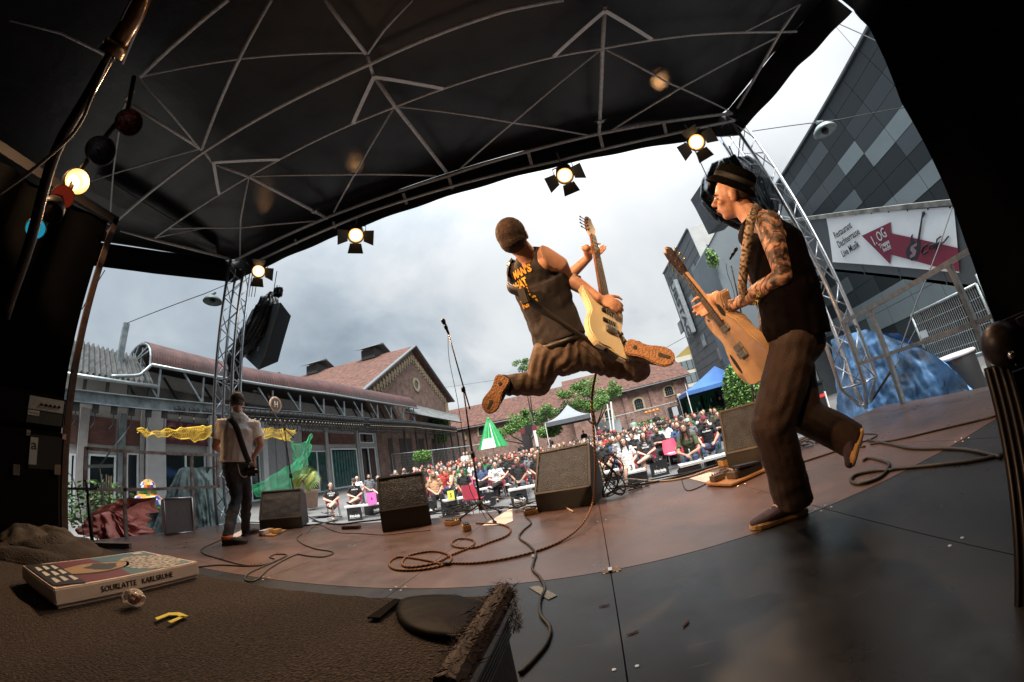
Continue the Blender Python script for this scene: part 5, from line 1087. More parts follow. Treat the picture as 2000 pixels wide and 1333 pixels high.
# broom and rake leaning behind the rail
def tool(label, a, c, head, m, nm='broom'):
    o = thing(nm, label, 'tool', a); B().tube([a, c], .014, 6).build('handle', m, o, True)
    d = head; B().beam(c - V(d), c + V(d), .03, .05).build('head', m, o); return o
tl = M('pale green pole', (.30, .38, .38), .5)
tool('pale broom with a flat head standing up behind the left railing', onx(208, 1008, -7), onx(194, 911, -7), (0, .22, .012), tl)
tool('thin pale pole leaning towards the window behind the left railing', onx(194, 911, -7), onx(246, 844, -7), (0, .01, 0), tl, 'pole')
o = thing('cane_bundle', 'bundle of upright canes before the dark door', 'bundle', onx(205, 1010, -9)); random.seed(2)
for k in range(16):
    p = onx(190 + k * 2, 1010, -9.2 + random.uniform(-.2, .2)); B().tube([p + V((0, 0, -.8)), p + V((random.uniform(-.1, .1), random.uniform(-.1, .1), random.uniform(.5, .85)))], .016, 5).build('cane', M('dry cane', (.16, .12, .08), .8), o)
# patchwork hen ornament on a shrub
hc = onx(287, 987, -9); hn = thing('patchwork_hen', 'small hen ornament covered with bright patchwork on a shrub', 'ornament', hc)
cols = [M('patch ' + nm_, c_, .5) for nm_, c_ in (('red', (.5, .03, .02)), ('orange', (.75, .25, .02)), ('white', (.7, .7, .66)), ('blue', (.03, .05, .30)), ('green', (.04, .20, .04)), ('yellow', (.7, .5, .05)))]
b = B()
for (cx_, cz_, r1, r2) in ((0, -.05, .42, .32), (.03, .30, .21, .26)):
    n1_, n2_ = 16, 9
    for i in range(n2_):
        for j in range(n1_):
            t0_, t1_ = math.pi * i / n2_, math.pi * (i + 1) / n2_; p0_, p1_ = 2 * math.pi * j / n1_, 2 * math.pi * (j + 1) / n1_
            f = lambda t_, p_: hc + V((r1 * .8 * math.sin(t_) * math.cos(p_), cx_ + r1 * math.sin(t_) * math.sin(p_), cz_ + r2 * math.cos(t_)))
            b.k = (i * 7 + j * 5 + (i * j) % 3) % 6; b.add([f(t0_, p0_), f(t1_, p0_), f(t1_, p1_), f(t0_, p1_)], [(0, 1, 2, 3)])
b.build('body', cols, hn)
sh = B(); random.seed(4); leafball(sh, onx(285, 1025, -8.9) + V((0, 0, -.1)), .6, .95, .55, 2600, .06, 3); leafball(sh, onx(180, 985, -8.9), .5, .9, .5, 700, .06, 3)
tag(sh.build('shrub', [gl1, gl3, M('leaf olive', (.09, .11, .03), .7)]), 'low shrub below the patchwork hen ornament', 'shrub')
# palm in a terracotta pot, pallet planters
pot = onx(610, 992, -11.0); pgz = pot.z; pt = thing('palm_pot', 'large terracotta pot with a fan palm beside the green net', 'pot plant', (pot.x, pot.y, pgz))
T = Matrix.Translation((pot.x, pot.y, pgz)); rp_ = .34
B().lathe([(0, 0), (.22, 0), (.31, .60), (.34, .62), (.35, .72), (.31, .72), (.29, .64), (0, .62)], 28, T).build('pot', M('terracotta', (.46, .30, .23), .8, 0, .1, 6), pt, True)
B().tube([(pot.x, pot.y, pgz + .6), (pot.x - .02, pot.y - .15, pgz + 1.0)], .06, 8).build('trunk', M('fibre trunk', (.08, .06, .04), .95), pt, True)
B().tube([(pot.x, pot.y, pgz + .6), (pot.x - .05, pot.y - .42, pgz + 1.25)], .05, 8).build('trunk', MATS['fibre trunk'], pt, True)
fm = [M('palm green', (.10, .18, .05), .5), M('palm yellow green', (.36, .36, .08), .5)]
def fan(c, d, s, mat_i, par, nf=15):
    d = V(d).normalized(); u = d.orthogonal().normalized(); w = d.cross(u); b = B(); b.k = mat_i
    for k in range(nf):
        a = -1.5 + 3.0 * k / (nf - 1); dr = (d * math.cos(a) + u * math.sin(a)); t1 = V(c) + dr * s * .6; t2 = V(c) + dr * s + V((0, 0, -s * .25)); wv_ = w.cross(dr).normalized() * s * .04 + w * s * .01
        b.add([V(c), t1 + wv_, t2, t1 - wv_], [(0, 1, 2, 3)])
    b.build('leaf', fm, par)
random.seed(9)
for k in range(30):
    a = random.uniform(0, 6.28); e_ = random.uniform(-.5, 1.2); cc = V((pot.x - .03, pot.y - .2, pgz + 1.2)); d = V((math.cos(a) * math.cos(e_), math.sin(a) * math.cos(e_), math.sin(e_))); c_0 = cc + d * random.uniform(.15, .35)
    B().tube([cc, c_0], .008, 4).build('stem', fm[0], pt); fan(c_0, d, random.uniform(.35, .5), 1 if e_ < .35 and random.random() < .6 else 0, pt)
woodw, woodg = M('white painted plank', (.60, .58, .55), .7, 0, .15, 8), M('weathered plank', (.15, .125, .11), .85, 0, .3, 8)
for nm_, (xa_, xb_), m_, lab in (('pallet_box', (527, 556), woodw, 'white painted pallet planter behind the black monitor'), ('pallet_box', (557, 597), woodg, 'weathered grey pallet planter left of the palm pot')):
    p, q = onx(xa_, 985, -10.2), onx(xb_, 985, -10.2); o = thing(nm_, lab, 'planter', (p.x, p.y, -.7), 'pallet planters'); z0_ = -.72
    for k in range(5): B().bb((-10.2, p.y, z0_ + k * .2), (-10.16, q.y - .03, z0_ + k * .2 + .15)).build('plank', m_, o)
    for yv in (p.y + .05, (p.y + q.y) / 2, q.y - .15): B().bb((-10.3, yv, z0_), (-10.2, yv + .1, z0_ + .98)).build('post', woodg, o)
    for k in range(5): B().bb((-11.0, q.y - .06, z0_ + k * .2), (-10.2, q.y - .03, z0_ + k * .2 + .15)).build('plank', m_, o)
# ---- nets
def net(name, label, fn, nu, nv, r, m):
    b = B()
    for i in range(nu + 1):
        for j in range(nv):
            if i < nu: b.tube([fn(i / nu, j / nv), fn((i + 1) / nu, (j + 1) / nv)], r, 3, False); b.tube([fn((i + 1) / nu, j / nv), fn(i / nu, (j + 1) / nv)], r, 3, False)
    for v_ in (0, 1): b.tube([fn(i / nu, v_) for i in range(nu + 1)], r * 2.2, 4)
    return tag(b.build(name, m, None), label, 'net')
yl_, gn_ = M('yellow net', (.75, .48, .03), .7), M('green net', (.01, .38, .15), .7)
XN = -12.6
Yt = [onx(*p, XN) for p in ((268, 838), (300, 843), (340, 839), (380, 835), (412, 832), (450, 833), (500, 837), (540, 838), (577, 840))]
Yb = [onx(*p, XN) for p in ((268, 846), (300, 852), (335, 853), (380, 862), (412, 855), (450, 854), (500, 855), (545, 857), (568, 862))]
def pl(P, u): k = u * (len(P) - 1); i = min(int(k), len(P) - 2); return P[i].lerp(P[i + 1], k - i)
net('yellow_net', 'yellow net slung along the front of the circus sign', lambda u, v: pl(Yt, u).lerp(pl(Yb, u), v) + V((.25 * noise.noise(V((u * 14, v * 2, 0))), 0, .12 * noise.noise(V((u * 22, v * 3, 5))))), 84, 5, .0075, yl_)
Gt = [onx(*p, -11.5) for p in ((568, 862), (575, 868), (590, 868), (600, 860), (609, 847))]; Gb2 = [onx(*p, -11.5) for p in ((575, 915), (582, 935), (590, 930), (600, 905), (606, 888))]
net('green_net', 'green net hanging from the canopy beside the palm', lambda u, v: pl(Gt, u).lerp(pl(Gb2, u), v) + V((.2 * noise.noise(V((u * 5, v * 4, 0))), 0, 0)), 14, 18, .0050, gn_)
Ht = [onx(*p, -11.3) for p in ((488, 950), (520, 938), (545, 922), (560, 912), (575, 905), (592, 890))]; Hb = [onx(*p, -11.3) for p in ((500, 970), (525, 972), (545, 975), (560, 965), (575, 955), (590, 920))]
net('green_net', 'green net stretched low between the left monitor and the palm', lambda u, v: pl(Ht, u).lerp(pl(Hb, u), v) + V((.15 * noise.noise(V((u * 5, v * 4, 0))), 0, 0)), 32, 13, .0050, gn_)
# ---- street lamps on wires, post
lm1 = onx(247, 632, -15.0); ps = thing('wire_post', 'dark steel post carrying the lamp wire beside the corrugated roof', 'post', (-15.0, lm1.y, 3)); B().beam((-15.0, lm1.y, 4.6), (-15.0, lm1.y, lm1.z), .22, .16, (1, 0, 0)).build('post', steelb, ps)
def lamp(c, r, tilt, label, m):
    o = thing('hanging_lamp', label, 'street lamp', c, 'lamps hanging on wires over the yard'); T = Matrix.Translation(c) @ Euler(tilt).to_matrix().to_4x4()
    B().lathe([(0, r * .62), (r * .25, r * .60), (r * .6, r * .50), (r * .9, r * .22), (r, 0), (r * .95, -.01), (r * .85, r * .15), (0, r * .3)], 28, T).build('shade', m, o, True)
    B().lathe([(0, r * .8), (r * .14, r * .78), (r * .14, r * .6)], 12, T).build('cap', rustd, o, True); B().ell(T @ V((0, 0, r * .05)), r * .3, 12).build('bulb', glass, o, True)
    B().beam(T @ V((-r * .35, 0, r * .9)), T @ V((r * .35, 0, r * .9)), .05, .05).build('bracket', m, o); return o
dkl = M('lamp slate', (.06, .09, .085), .5, .3)
c1 = at(415, 590, 13.0); lamp(c1, .32, (0, 0, 0), 'dark dome lamp hanging on the wire left of the tower', dkl)
c2_ = at(1612, 257, 8.0); lamp(c2_, .235, (.12, 0, 0), 'pale dome lamp hanging on the wire before the panel hall', M('lamp pale', (.30, .36, .37), .45, .2))
def wire(pts, r, label): return tag(B().tube([V(p) for p in pts], r, 5).build('wire', rubber), label, 'wire', 'wires spanned over the yard')
wire([lm1, at(400, 574, 12.9), at(470, 545, 15)], .016, 'wire from the steel post to the dark dome lamp')
wire([at(160, 605, 12), at(205, 528, 12)], .014, 'wire running up past the left curtain')
wire([at(1462, 258, 9), at(1600, 239, 8.05), at(1640, 234, 8.2), at(1775, 209, 9.5), at(1900, 190, 11)], .010, 'wire holding the pale dome lamp')
wire([at(1600, 30, 12), at(1645, 50, 11), at(1700, 75, 10), at(1740, 95, 9.5)], .012, 'wire high in the gap beside the roof')
wire([at(1630, 50, 12), at(1667, 92, 11), at(1680, 108, 11)], .008, 'thin wire high in the gap beside the roof')
wire([at(870, 757, 60), at(1100, 722, 60), at(1300, 680, 50), at(1345, 655, 40)], .03, 'faint wire above the tiled roofs')
wire([at(1860, 405, 7.5), at(1790, 590, 6.3), at(1755, 690, 5.2)], .010, 'thin cable running down across the banner')
wire([at(1355, 290, 4.2), at(1385, 355, 4.6)], .006, 'thin cable below the lantern nearest the right tower')
# ---- hung loudspeakers wrapped in black foil
foil = M('black foil', (.014, .015, .015), .22, 0, .2, 20, bump=.5, bscale=9, coat=.3)
spk = M('grey speaker cabinet', (.055, .07, .08), .5, 0, .06, 60, bump=.1, bscale=200)
def hung(label, C4, back, top_pts, seed, m=spk):
    """loudspeaker box from its four lower corners in the picture, foil thrown over the top"""
    o = thing('hung_loudspeaker', label, 'loudspeaker', C4[0], 'loudspeakers hung at the front corners'); return o
hs = thing('hung_loudspeaker', 'grey loudspeaker half wrapped in black foil hung beside the left tower', 'loudspeaker', ony(500, 700, 4.3), 'loudspeakers hung at the front corners')
yS = 4.25
A = ony(505, 723, yS); Bq = ony(543, 707, yS + .2); Cq = ony(470, 690, yS + .28); E_ = ony(565, 610, yS + .25); F_ = ony(533, 575, yS + .05)
up2 = (ony(545, 605, yS) - ony(518, 697, yS))
mid = ony(517, 697, yS - .02); tl_ = mid + up2 * 1.2
Bt = Bq + up2 * .98; Ct = Cq + up2 * 1.1
B().add([A, Bq, Bt, mid + up2 * 1.15, mid, Cq, Ct], [(0, 1, 4), (1, 2, 3, 4), (0, 4, 5), (4, 3, 6, 5), (3, 2, 6), (0, 5, 1), (1, 5, 6, 2)]).build('cabinet', spk, hs)
B().tube([mid + V((0, -.006, 0)), mid + up2 * .75 + V((0, -.006, 0))], .006, 5).build('edge_strip', M('brass edge', (.35, .26, .15), .5, .5), hs)
lgp = mid + (Cq - mid) * .30 + up2 * .14; B().lathe([(.022, .0), (.04, .004), (.045, 0)], 16, frame(lgp + V((0, -.01, 0)), (Cq - mid), up2)).build('logo', wframe, hs)
def foilbag(par, rings, seed, amp=.07, nu=90, nv=40):
    rings = [[V(p) for p in r] for r in rings]; m_ = len(rings)
    def ringp(r, u): n_ = len(r); k = (u % 1) * n_; i = int(k) % n_; return r[i].lerp(r[(i + 1) % n_], k - int(k))
    def f(u, v):
        k = v * (m_ - 1); i = min(int(k), m_ - 2); p = ringp(rings[i], u).lerp(ringp(rings[i + 1], u), k - i); c = sum(rings[i], V()) / len(rings[i]); o_ = (p - c).normalized()
        s1 = abs(noise.noise(V((math.cos(6.283 * u) * 3.2, math.sin(6.283 * u) * 3.2, seed + v * .8)))); s2 = abs(noise.noise(V((math.cos(6.283 * u) * 8, math.sin(6.283 * u) * 6, seed + v * 5))))
        return p + o_ * (amp * (s1 * 2 - .5) + amp * .22 * (s2 * 2 - .4))
    b = B(); b.grid(f, nu, nv); return b.build('foil', foil, par, True)
def ring(c, rx, ry, n_=10): c = V(c); return [c + V((math.cos(2 * math.pi * i / n_) * rx, math.sin(2 * math.pi * i / n_) * ry, 0)) for i in range(n_)]
foilbag(hs, [ring(ony(533, 572, yS + .1), .03, .03), ring(ony(525, 585, yS + .1), .18, .15), ring(ony(520, 605, yS + .1), .30, .20), ring(ony(505, 640, yS + .1), .40, .24), ring(ony(490, 668, yS + .05), .32, .22), ring(ony(472, 685, yS + .0), .22, .16), ring(ony(458, 700, yS), .14, .1), ring(ony(457, 725, yS), .10, .08), ring(ony(452, 742, yS), .05, .05)], 2.2, .10)
foilbag(hs, [ring(ony(543, 558, yS), .02, .02), ring(ony(545, 565, yS), .10, .08), ring(ony(542, 578, yS), .10, .08)], 8.1, .03, 40, 14)
for x_ in (486, 491, 497, 533): B().tube([ony(x_, 580, yS), ony(x_ + 8, 530, yS - .35)], .008, 5).build('hanging_cable', rubber, hs)
h2 = thing('hung_loudspeaker', 'loudspeaker wrapped in black foil hung behind the hat of the right guitarist', 'loudspeaker', ony(1400, 380, 4.4), 'loudspeakers hung at the front corners')
y2 = 4.2
foilbag(h2, [ring(ony(1418, 313, y2), .03, .03), ring(ony(1418, 322, y2), .34, .2), ring(ony(1426, 342, y2), .52, .25), ring(ony(1436, 372, y2), .62, .28), ring(ony(1455, 405, y2), .52, .25), ring(ony(1480, 430, y2), .30, .2), ring(ony(1495, 432, y2), .08, .06)], 5.5, .10)
Q2 = [ony(*p, y2 + .1) for p in ((1368, 362), (1378, 378), (1408, 434), (1440, 425), (1430, 350))]; B().prism(Q2, (0, .5, .1)).build('cabinet', M('blue grey speaker cabinet', (.05, .065, .085), .5), h2)
for p, q in (((1412, 280), (1436, 318)), ((1424, 285), (1438, 318))): B().tube([ony(*p, y2 - .3), ony(*q, y2)], .010, 5).build('hanging_cable', rubber, h2)
# ================================================================ trees, tents, parasol, fence, bar
barkm = M('bark', (.07, .055, .04), .9)
def tree(label, base, h, r, blobs, seed, nleaf=5200, ls=.10):
    random.seed(seed); base = V(base); o = thing('tree', label, 'tree', base, 'green trees before the brick hall')
    tb_ = B(); tb_.tube([base, base + V((.05, 0, h * .35)), base + V((-.05, 0, h * .55))], [.14, .10, .07], 8)
    cb_ = B(); tot = sum(b_[3] for b_ in blobs)
    for (x, y, z, rr_) in [[q_ * 1.14 for q_ in b_] for b_ in blobs]:
        c = base + V((x, y, z)); tb_.tube([base + V((0, 0, h * .33)), base.lerp(c, .6) + V((0, 0, h * .1)), c], [.07, .045, .015], 5)
        for s_ in range(7):
            d = V((random.gauss(0, 1), random.gauss(0, 1), random.gauss(0, .5))); d = d.normalized() * rr_ * random.uniform(.3, .95); d.z *= .75; leafball(cb_, c + d, rr_ * .50, rr_ * .50, rr_ * .34, int(nleaf * rr_ / tot / 7), ls, 3)
            tb_.tube([c, c + d], .015, 4)
    tb_.build('trunk', barkm, o, True); tag(cb_.build('crown', [gl1, gl2, gl3], o), kind='stuff'); return o
p = ony(1172, 870, 29.5)
tree('dense round tree right of the grey tent', (p.x, 29.5, -.65), 5.2, 2, [(-1.2, 0, 3.6, 1.0), (.2, .3, 4.3, 1.15), (1.1, 0, 3.5, 1.1), (0, -.4, 3.0, 1.0), (-.5, .4, 4.9, .8), (1.8, 0, 3.9, .8), (-1.9, 0, 4.4, .7)], 31, 9500, .085)
p = ony(1035, 890, 28.5)
tree('spreading tree above the black banner left of the grey tent', (p.x, 28.5, -.65), 4.4, 2, [(-1.6, 0, 2.75, .95), (-.4, .3, 3.1, 1.05), (.9, 0, 3.0, 1.0), (1.9, 0, 3.35, .8), (-2.4, 0, 2.4, .6), (.2, -.3, 2.5, .9), (.5, 0, 3.6, .6)], 32, 8500, .08)
q = ony(1018, 728, 26); tree('small treetop above the jumping man\'s left shin', (q.x, 27, -.7), q.z + .9, 1, [(0, 0, q.z + .75, .55), (.3, 0, q.z + .3, .6)], 33, 1200, .07)
def bush(label, c, rx, ry, rz, n_, seed, ls=.06):
    random.seed(seed); b = B(); leafball(b, c, rx, ry, rz, n_, ls, 3); return tag(b.build('bush', [gl1, gl2, gl3]), label, 'bush')
q = ony(1452, 775, 9.5); bush('bright green bush behind the guitar body', q, .55, .5, 1.0, 6500, 41, .055)
q = ony(1573, 770, 9.0); bush('narrow green bush behind the black bin', q, .35, .35, .65, 3000, 42, .05)
q = ony(1395, 815, 18.6); bush('low palm-like plant before the blue tent', q + V((0, 0, .1)), .8, .5, .45, 2000, 43, .09)
q = ony(860, 838, 36); bush('ivy mass at the dark corner of the hall', q, 1.0, 1.2, 1.6, 3000, 44, .14)
q = ony(825, 894, 24); bush('green bush behind the mesh fence', q + V((0, 0, .1)), .8, .5, .5, 2200, 45, .08)
q = ony(1073, 842, 25); bush('dark shrub behind the black banner', q, 1.0, .5, .5, 2000, 46, .09)
q = ony(1272, 838, 36); bush('dark shrubs behind the fence before the arched hall', q + V((0, 0, .3)), 2.2, .6, .7, 2600, 47, .12)
def tent(label, apex, cor, zb_, m, val_=.28, mv=None, sag=.18):
    """pyramid pavilion: apex, four eave corners"""
    apex = V(apex); cor = [V(c) for c in cor]; o = thing('pavilion_tent', label, 'tent', (apex.x, apex.y, zb_))
    for k in range(4):
        a, c = cor[k], cor[(k + 1) % 4]; b = B()
        b.grid(lambda u, v: (lambda p: p - V((0, 0, sag * math.sin(math.pi * v) * 1.2 + .03 * abs(math.sin(u * 9)) * v)))(apex.lerp(a.lerp(c, u), v)), 12, 10); b.build('roof_panel', m, o, True)
        b = B(); b.grid(lambda u, v: a.lerp(c, u) - V((0, 0, val_ * v)), 8, 1); b.build('valance', mv or m, o)
        B().tube([V((a.x, a.y, zb_)), a], .025, 6).build('pole', whitep, o)
    return o
g0_ = ony(1107, 790, 25); z1_ = 2.03
tent('grey pavilion tent over the mixing desk in the middle of the yard', (g0_.x, 26, g0_.z + .05), [(ony(1065, 830, 24).x, 24, z1_), (ony(1152, 805, 24).x, 24, z1_), (ony(1152, 805, 24).x + .2, 27.6, z1_), (ony(1065, 830, 24).x + .2, 27.6, z1_)], -.75, M('light grey tent cloth', (.20, .22, .24), .6, 0, .05, 2), .30, M('dark grey valance', (.10, .105, .115), .7))
bt_ = M('blue tent cloth', (.055, .16, .42), .55, 0, .1, 1)
b0 = ony(1399, 713, 18.6)
tent('blue pavilion tent over the bar at the right', (b0.x, 18.9, b0.z), [(ony(1340, 763, 17.2).x, 17.2, 1.54), (ony(1450, 735, 17.2).x, 17.2, 1.54), (ony(1450, 735, 17.2).x + .3, 20.6, 1.56), (ony(1340, 763, 17.2).x + .5, 20.6, 1.56)], -.8, bt_, .20, None, .05)
# bar below the blue tent
ba = thing('bar_counter', 'bar counter with green fridge, bottles and yellow front under the blue tent', 'bar', (6, 14, -.8))
xl, xr2 = ony(1345, 800, 19.4).x, ony(1440, 790, 19.4).x; zc_ = .36
B().bb((xl, 19.4, -.85), (xr2, 19.8, zc_)).build('counter', M('yellow counter', (.5, .33, .05), .6, 0, .2, 3), ba); B().bb((xl, 19.35, zc_), (xr2, 19.85, zc_ + .05)).build('counter_top', whitep, ba)
B().bb((xl - .1, 20.7, -.85), (xr2 + .3, 20.9, 1.5)).build('back_wall', greys[0], ba)
for k in range(3): B().bb((xl + .3 + k * .95, 20.2, -.2), (xl + 1.1 + k * .95, 20.6, 1.3)).build('fridge', M('green fridge', (.01, .16, .06), .4) if k < 2 else greys[1], ba)
random.seed(8)
for k in range(26): B().lathe([(0, 0), (.035, 0), (.035, .13), (.012, .18), (.012, .24)], 8, Matrix.Translation((lerp(xl + .2, xr2 - .1, (k * .618) % 1), 20.0 if k % 2 else 19.5, .413 + (.35 if k % 2 else 0)))).build('bottle', [whitep, glass, MATS['green fridge']][k % 3], ba)
bb_ = thing('brewery_banner', 'white and green upright brewery banner left of the blue tent', 'banner', (5.0, 16, -.8))
a, c = ony(1322, 770, 21), ony(1342, 830, 21); B().bb((a.x, 21, -.5), (c.x + .1, 21.03, a.z)).build('cloth', M('banner pale', (.55, .58, .55), .6), bb_); B().bb((a.x, 20.985, -.5), (c.x + .1, 20.99, lerp(-.5, a.z, .38))).build('print_green', M('print green', (.05, .20, .07), .6), bb_)
text('lettering', 'hoepfner', .38, frame(((a.x + c.x + .1) / 2, 20.99, lerp(-.5, a.z, .78)), (1, 0, 0), (0, 0, 1)), rustd, bb_, .002, cond=.62)
g2 = B().bb((c.x + .12, 21.2, -.5), (c.x + 2.0, 21.25, a.z - .1)); tag(g2.build('green_sheet', M('green banner cloth', (.015, .16, .06), .5)), 'green printed sheet behind the bar at the left', 'banner')
# closed green parasol
pc0 = ony(963, 875, 24.5); pa0 = thing('parasol', 'closed green beer parasol with white print behind the crowd', 'parasol', (pc0.x, 24.5, -.75))
zt0 = ony(963, 818, 24.5).z
T = Matrix.Translation((pc0.x, 24.5, 0)); b = B(); n_ = 48
prof = [(.14, zt0), (.17, zt0 - .15), (.27, zt0 - .3), (.46, zt0 - .85), (.67, zt0 - 1.4), (.95, zt0 - 2.1)]
o0 = 0
for r, z in prof:
    for j in range(n_): a = 2 * math.pi * j / n_; rr_ = r * (1 + .22 * math.cos(8 * a)); b.v.append(V((pc0.x + rr_ * math.cos(a), 24.5 + rr_ * math.sin(a), z)))
for i in range(len(prof) - 1):
    for j in range(n_): b.f.append([i * n_ + j, i * n_ + (j + 1) % n_, (i + 1) * n_ + (j + 1) % n_, (i + 1) * n_ + j]); b.mi.append(1 if (j % 12 in (3,) and i > 1) else (2 if i == len(prof) - 2 and 30 < j < 40 else 0))
b.build('canopy', [M('parasol green', (.01, .28, .07), .5), whitep, whitep], pa0, True); B().tube([(pc0.x, 24.5, -.8), (pc0.x, 24.5, zt0)], .03, 8).build('pole', whitep, pa0); B().ell((pc0.x, 24.5, zt0 + .03), .13, 10).build('finial', MATS['parasol green'], pa0, True)
# black banner, speaker on stand, small wall sign
for nm_, a, c, m_, lab, yy in (('black_banner', (1018, 848), (1043, 880), M('black banner cloth', (.02, .016, .016), .6), 'black banner hanging behind the crowd beside the parasol', 26.5), ('red_awning', (1015, 838), (1050, 846), M('dark red cloth', (.16, .015, .03), .6), 'dark red awning above the black banner', 26.7), ('white_figure_board', (1041, 842), (1053, 872), whitep, 'white board with a dark figure right of the black loudspeaker', 26)):
    p, q = ony(*a, yy), ony(*c, yy); tag(B().bb((p.x, yy, min(p.z, q.z)), (q.x, yy + .05, max(p.z, q.z))).build(nm_, m_), lab, 'banner' if 'board' not in nm_ else 'board')
p = ony(1031, 838, 25); o = thing('loudspeaker', 'black loudspeaker on a stand behind the seated crowd', 'loudspeaker', (p.x, 25, -.7)); B().bb((p.x - .24, 25, p.z - .45), (p.x + .24, 25.4, p.z + .3)).build('box', black, o); B().tube([(p.x, 25.2, -.7), (p.x, 25.2, p.z - .4)], .03, 6).build('pole', black, o)
# mesh fence behind the crowd
def meshfence(label, a, c, h, n_, par=None):
    a, c = V(a), V(c); o = thing('mesh_fence', label, 'fence', a, 'mobile fences behind the crowd'); gm = MATS['galvanised light']
    for k in range(n_ + 1):
        p = a.lerp(c, k / n_); B().tube([p, p + V((0, 0, h))], .022, 6).build('post', gm, o)
    for z in (.15, h): B().tube([a + V((0, 0, z)), c + V((0, 0, z))], .02, 6).build('rail', gm, o)
    L_ = (c - a).length; b = B(); k = 0
    while k * .11 < L_: p = a.lerp(c, k * .11 / L_); b.tube([p + V((0, 0, .15)), p + V((0, 0, h))], .0045, 3, False); k += 1
    for j in range(9): z = .15 + (h - .15) * j / 9; b.tube([a + V((0, 0, z)), c + V((0, 0, z))], .004, 3, False)
    tag(b.build('wire_mesh', gm, o), kind='stuff'); return o
fa, fb2 = onx(765, 910, -14.6), None
meshfence('mesh fence along the brick wall left behind the crowd', (-14.9, 24.2, -.35), (-9.3, 27.0, -.55), 2.1, 2); meshfence('mesh fence before the arched hall behind the green parasol', (-9.2, 27.0, -.55), (-4.0, 29.5, -.6), 2.1, 2)
p, q = ony(1175, 822, 32), ony(1322, 765, 32); meshfence('mesh fence at the far end below the arched windows', (p.x, 32, -.65), (q.x, 32, -.65), 2.35, 5)
p, q = ony(1160, 830, 31), ony(1207, 805, 31); tag(B().bb((p.x, 31, -.6), (q.x, 31.04, 1.4)).build('pale_sheet', M('pale sheet', (.40, .45, .46), .6, 0, .08, .7)), 'pale sheet hung on the far fence behind the tree', 'banner')
p, q = ony(1237, 830, 30), ony(1290, 815, 30); tag(B().bb((p.x, 30, -.6), (q.x, 30.04, .35)).build('white_sheet', M('white sheet', (.6, .6, .58), .6, 0, .05)), 'white sheet below the orange lanterns at the far end', 'banner')
for k in range(4): q = ony(1262 + k * 7.4, 806.5 - k * 1.9, 30.0); tag(B().ell(q, (.15, .15, .12), 10).build('lantern', M('orange lantern', (.75, .25, .02), .5), None, True), ('leftmost', 'second', 'third', 'rightmost')[k] + ' of the four orange paper lanterns on the white sheet', 'lantern')
for px_, pt_, pb_ in ((1193, 785, 832), (1186, 790, 822)): p = ony(px_, pb_, 27); q = ony(px_, pt_, 27); tag(B().tube([(p.x, 27, -.7), (q.x, 27, q.z)], .07 if px_ == 1193 else .05, 8).build('white_pole', whitep), 'white pole right of the grey tent, the %s one' % ('thicker' if px_ == 1193 else 'thinner'), 'pole')
# black bin, red and white barrier behind the right guitarist
q = ony(1592, 775, 8.6); bi = thing('wheelie_bin', 'black bin with lid beside the red barrier tape', 'bin', (q.x, 8.6, -.85)); B().prism([(q.x - .28, 8.6, -.85), (q.x + .28, 8.6, -.85), (q.x + .34, 8.6, q.z + .30), (q.x - .34, 8.6, q.z + .30)], (0, .6, 0)).build('body', black, bi); B().bb((q.x - .37, 8.55, q.z + .30), (q.x + .37, 9.25, q.z + .36)).build('lid', black, bi)
a, c = ony(1568, 783, 7.6), ony(1612, 770, 7.6); bar_ = thing('barrier', 'white post with red barrier band before the black bin', 'barrier', (c.x, 7.6, -.85)); B().tube([(c.x, 7.6, -.86), (c.x, 7.6, c.z + .06)], .02, 8).build('post', whitep, bar_); B().prism([(a.x - .6, 7.6, a.z - .06), (c.x, 7.6, c.z - .04), (c.x, 7.6, c.z + .03), (a.x - .6, 7.6, a.z + .01)], (0, .01, 0)).build('band', M('red band', (.65, .03, .03), .5), bar_)
# ================================================================ people: tools
TMP = bpy.data.scenes.new('tmp_scene')
def remesh(b, vox, sm=2, fac=.5, disp=None, name='m'):
    me = bpy.data.meshes.new('raw')
    me.from_pydata([tuple(p) for p in b.v], [], b.f); me.update()
    bm = bmesh.new(); bm.from_mesh(me); bmesh.ops.recalc_face_normals(bm, faces=bm.faces); bm.to_mesh(me); bm.free()
    o = bpy.data.objects.new('raw', me); TMP.collection.objects.link(o); m = o.modifiers.new('r', 'REMESH'); m.mode = 'VOXEL'; m.voxel_size = vox; m.adaptivity = 0
    if sm: s_ = o.modifiers.new('s', 'SMOOTH'); s_.factor = fac; s_.iterations = sm
    TMP.view_layers[0].update(); dg = TMP.view_layers[0].depsgraph; dg.update()
    r = bpy.data.meshes.new_from_object(o.evaluated_get(dg)); r.name = name
    bpy.data.objects.remove(o); bpy.data.meshes.remove(me)
    if disp:
        r.update(); nrm = [V(v.normal) for v in r.vertices]
        for v, n_ in zip(r.vertices, nrm): v.co = v.co + n_ * disp(v.co)
    r.polygons.foreach_set('use_smooth', [True] * len(r.polygons)); r.materials.clear(); r.update(); return r
def cap(b, pts, r, n=10, sq=None, ends=(1, 1)):
    rs = r if isinstance(r, (list, tuple)) else [r] * len(pts); pts = [V(p) for p in pts]; b.tube(pts, rs, n, True, sq)
    for k, i in ((0, 0), (1, -1)):
        if ends[k]:
            if sq: d = sq[0]; q = d.to_track_quat('Z', 'Y').to_matrix(); b.ell(pts[i], (rs[i], rs[i], rs[i] * sq[1]), n, q)
            else: b.ell(pts[i], rs[i], n)
    return b
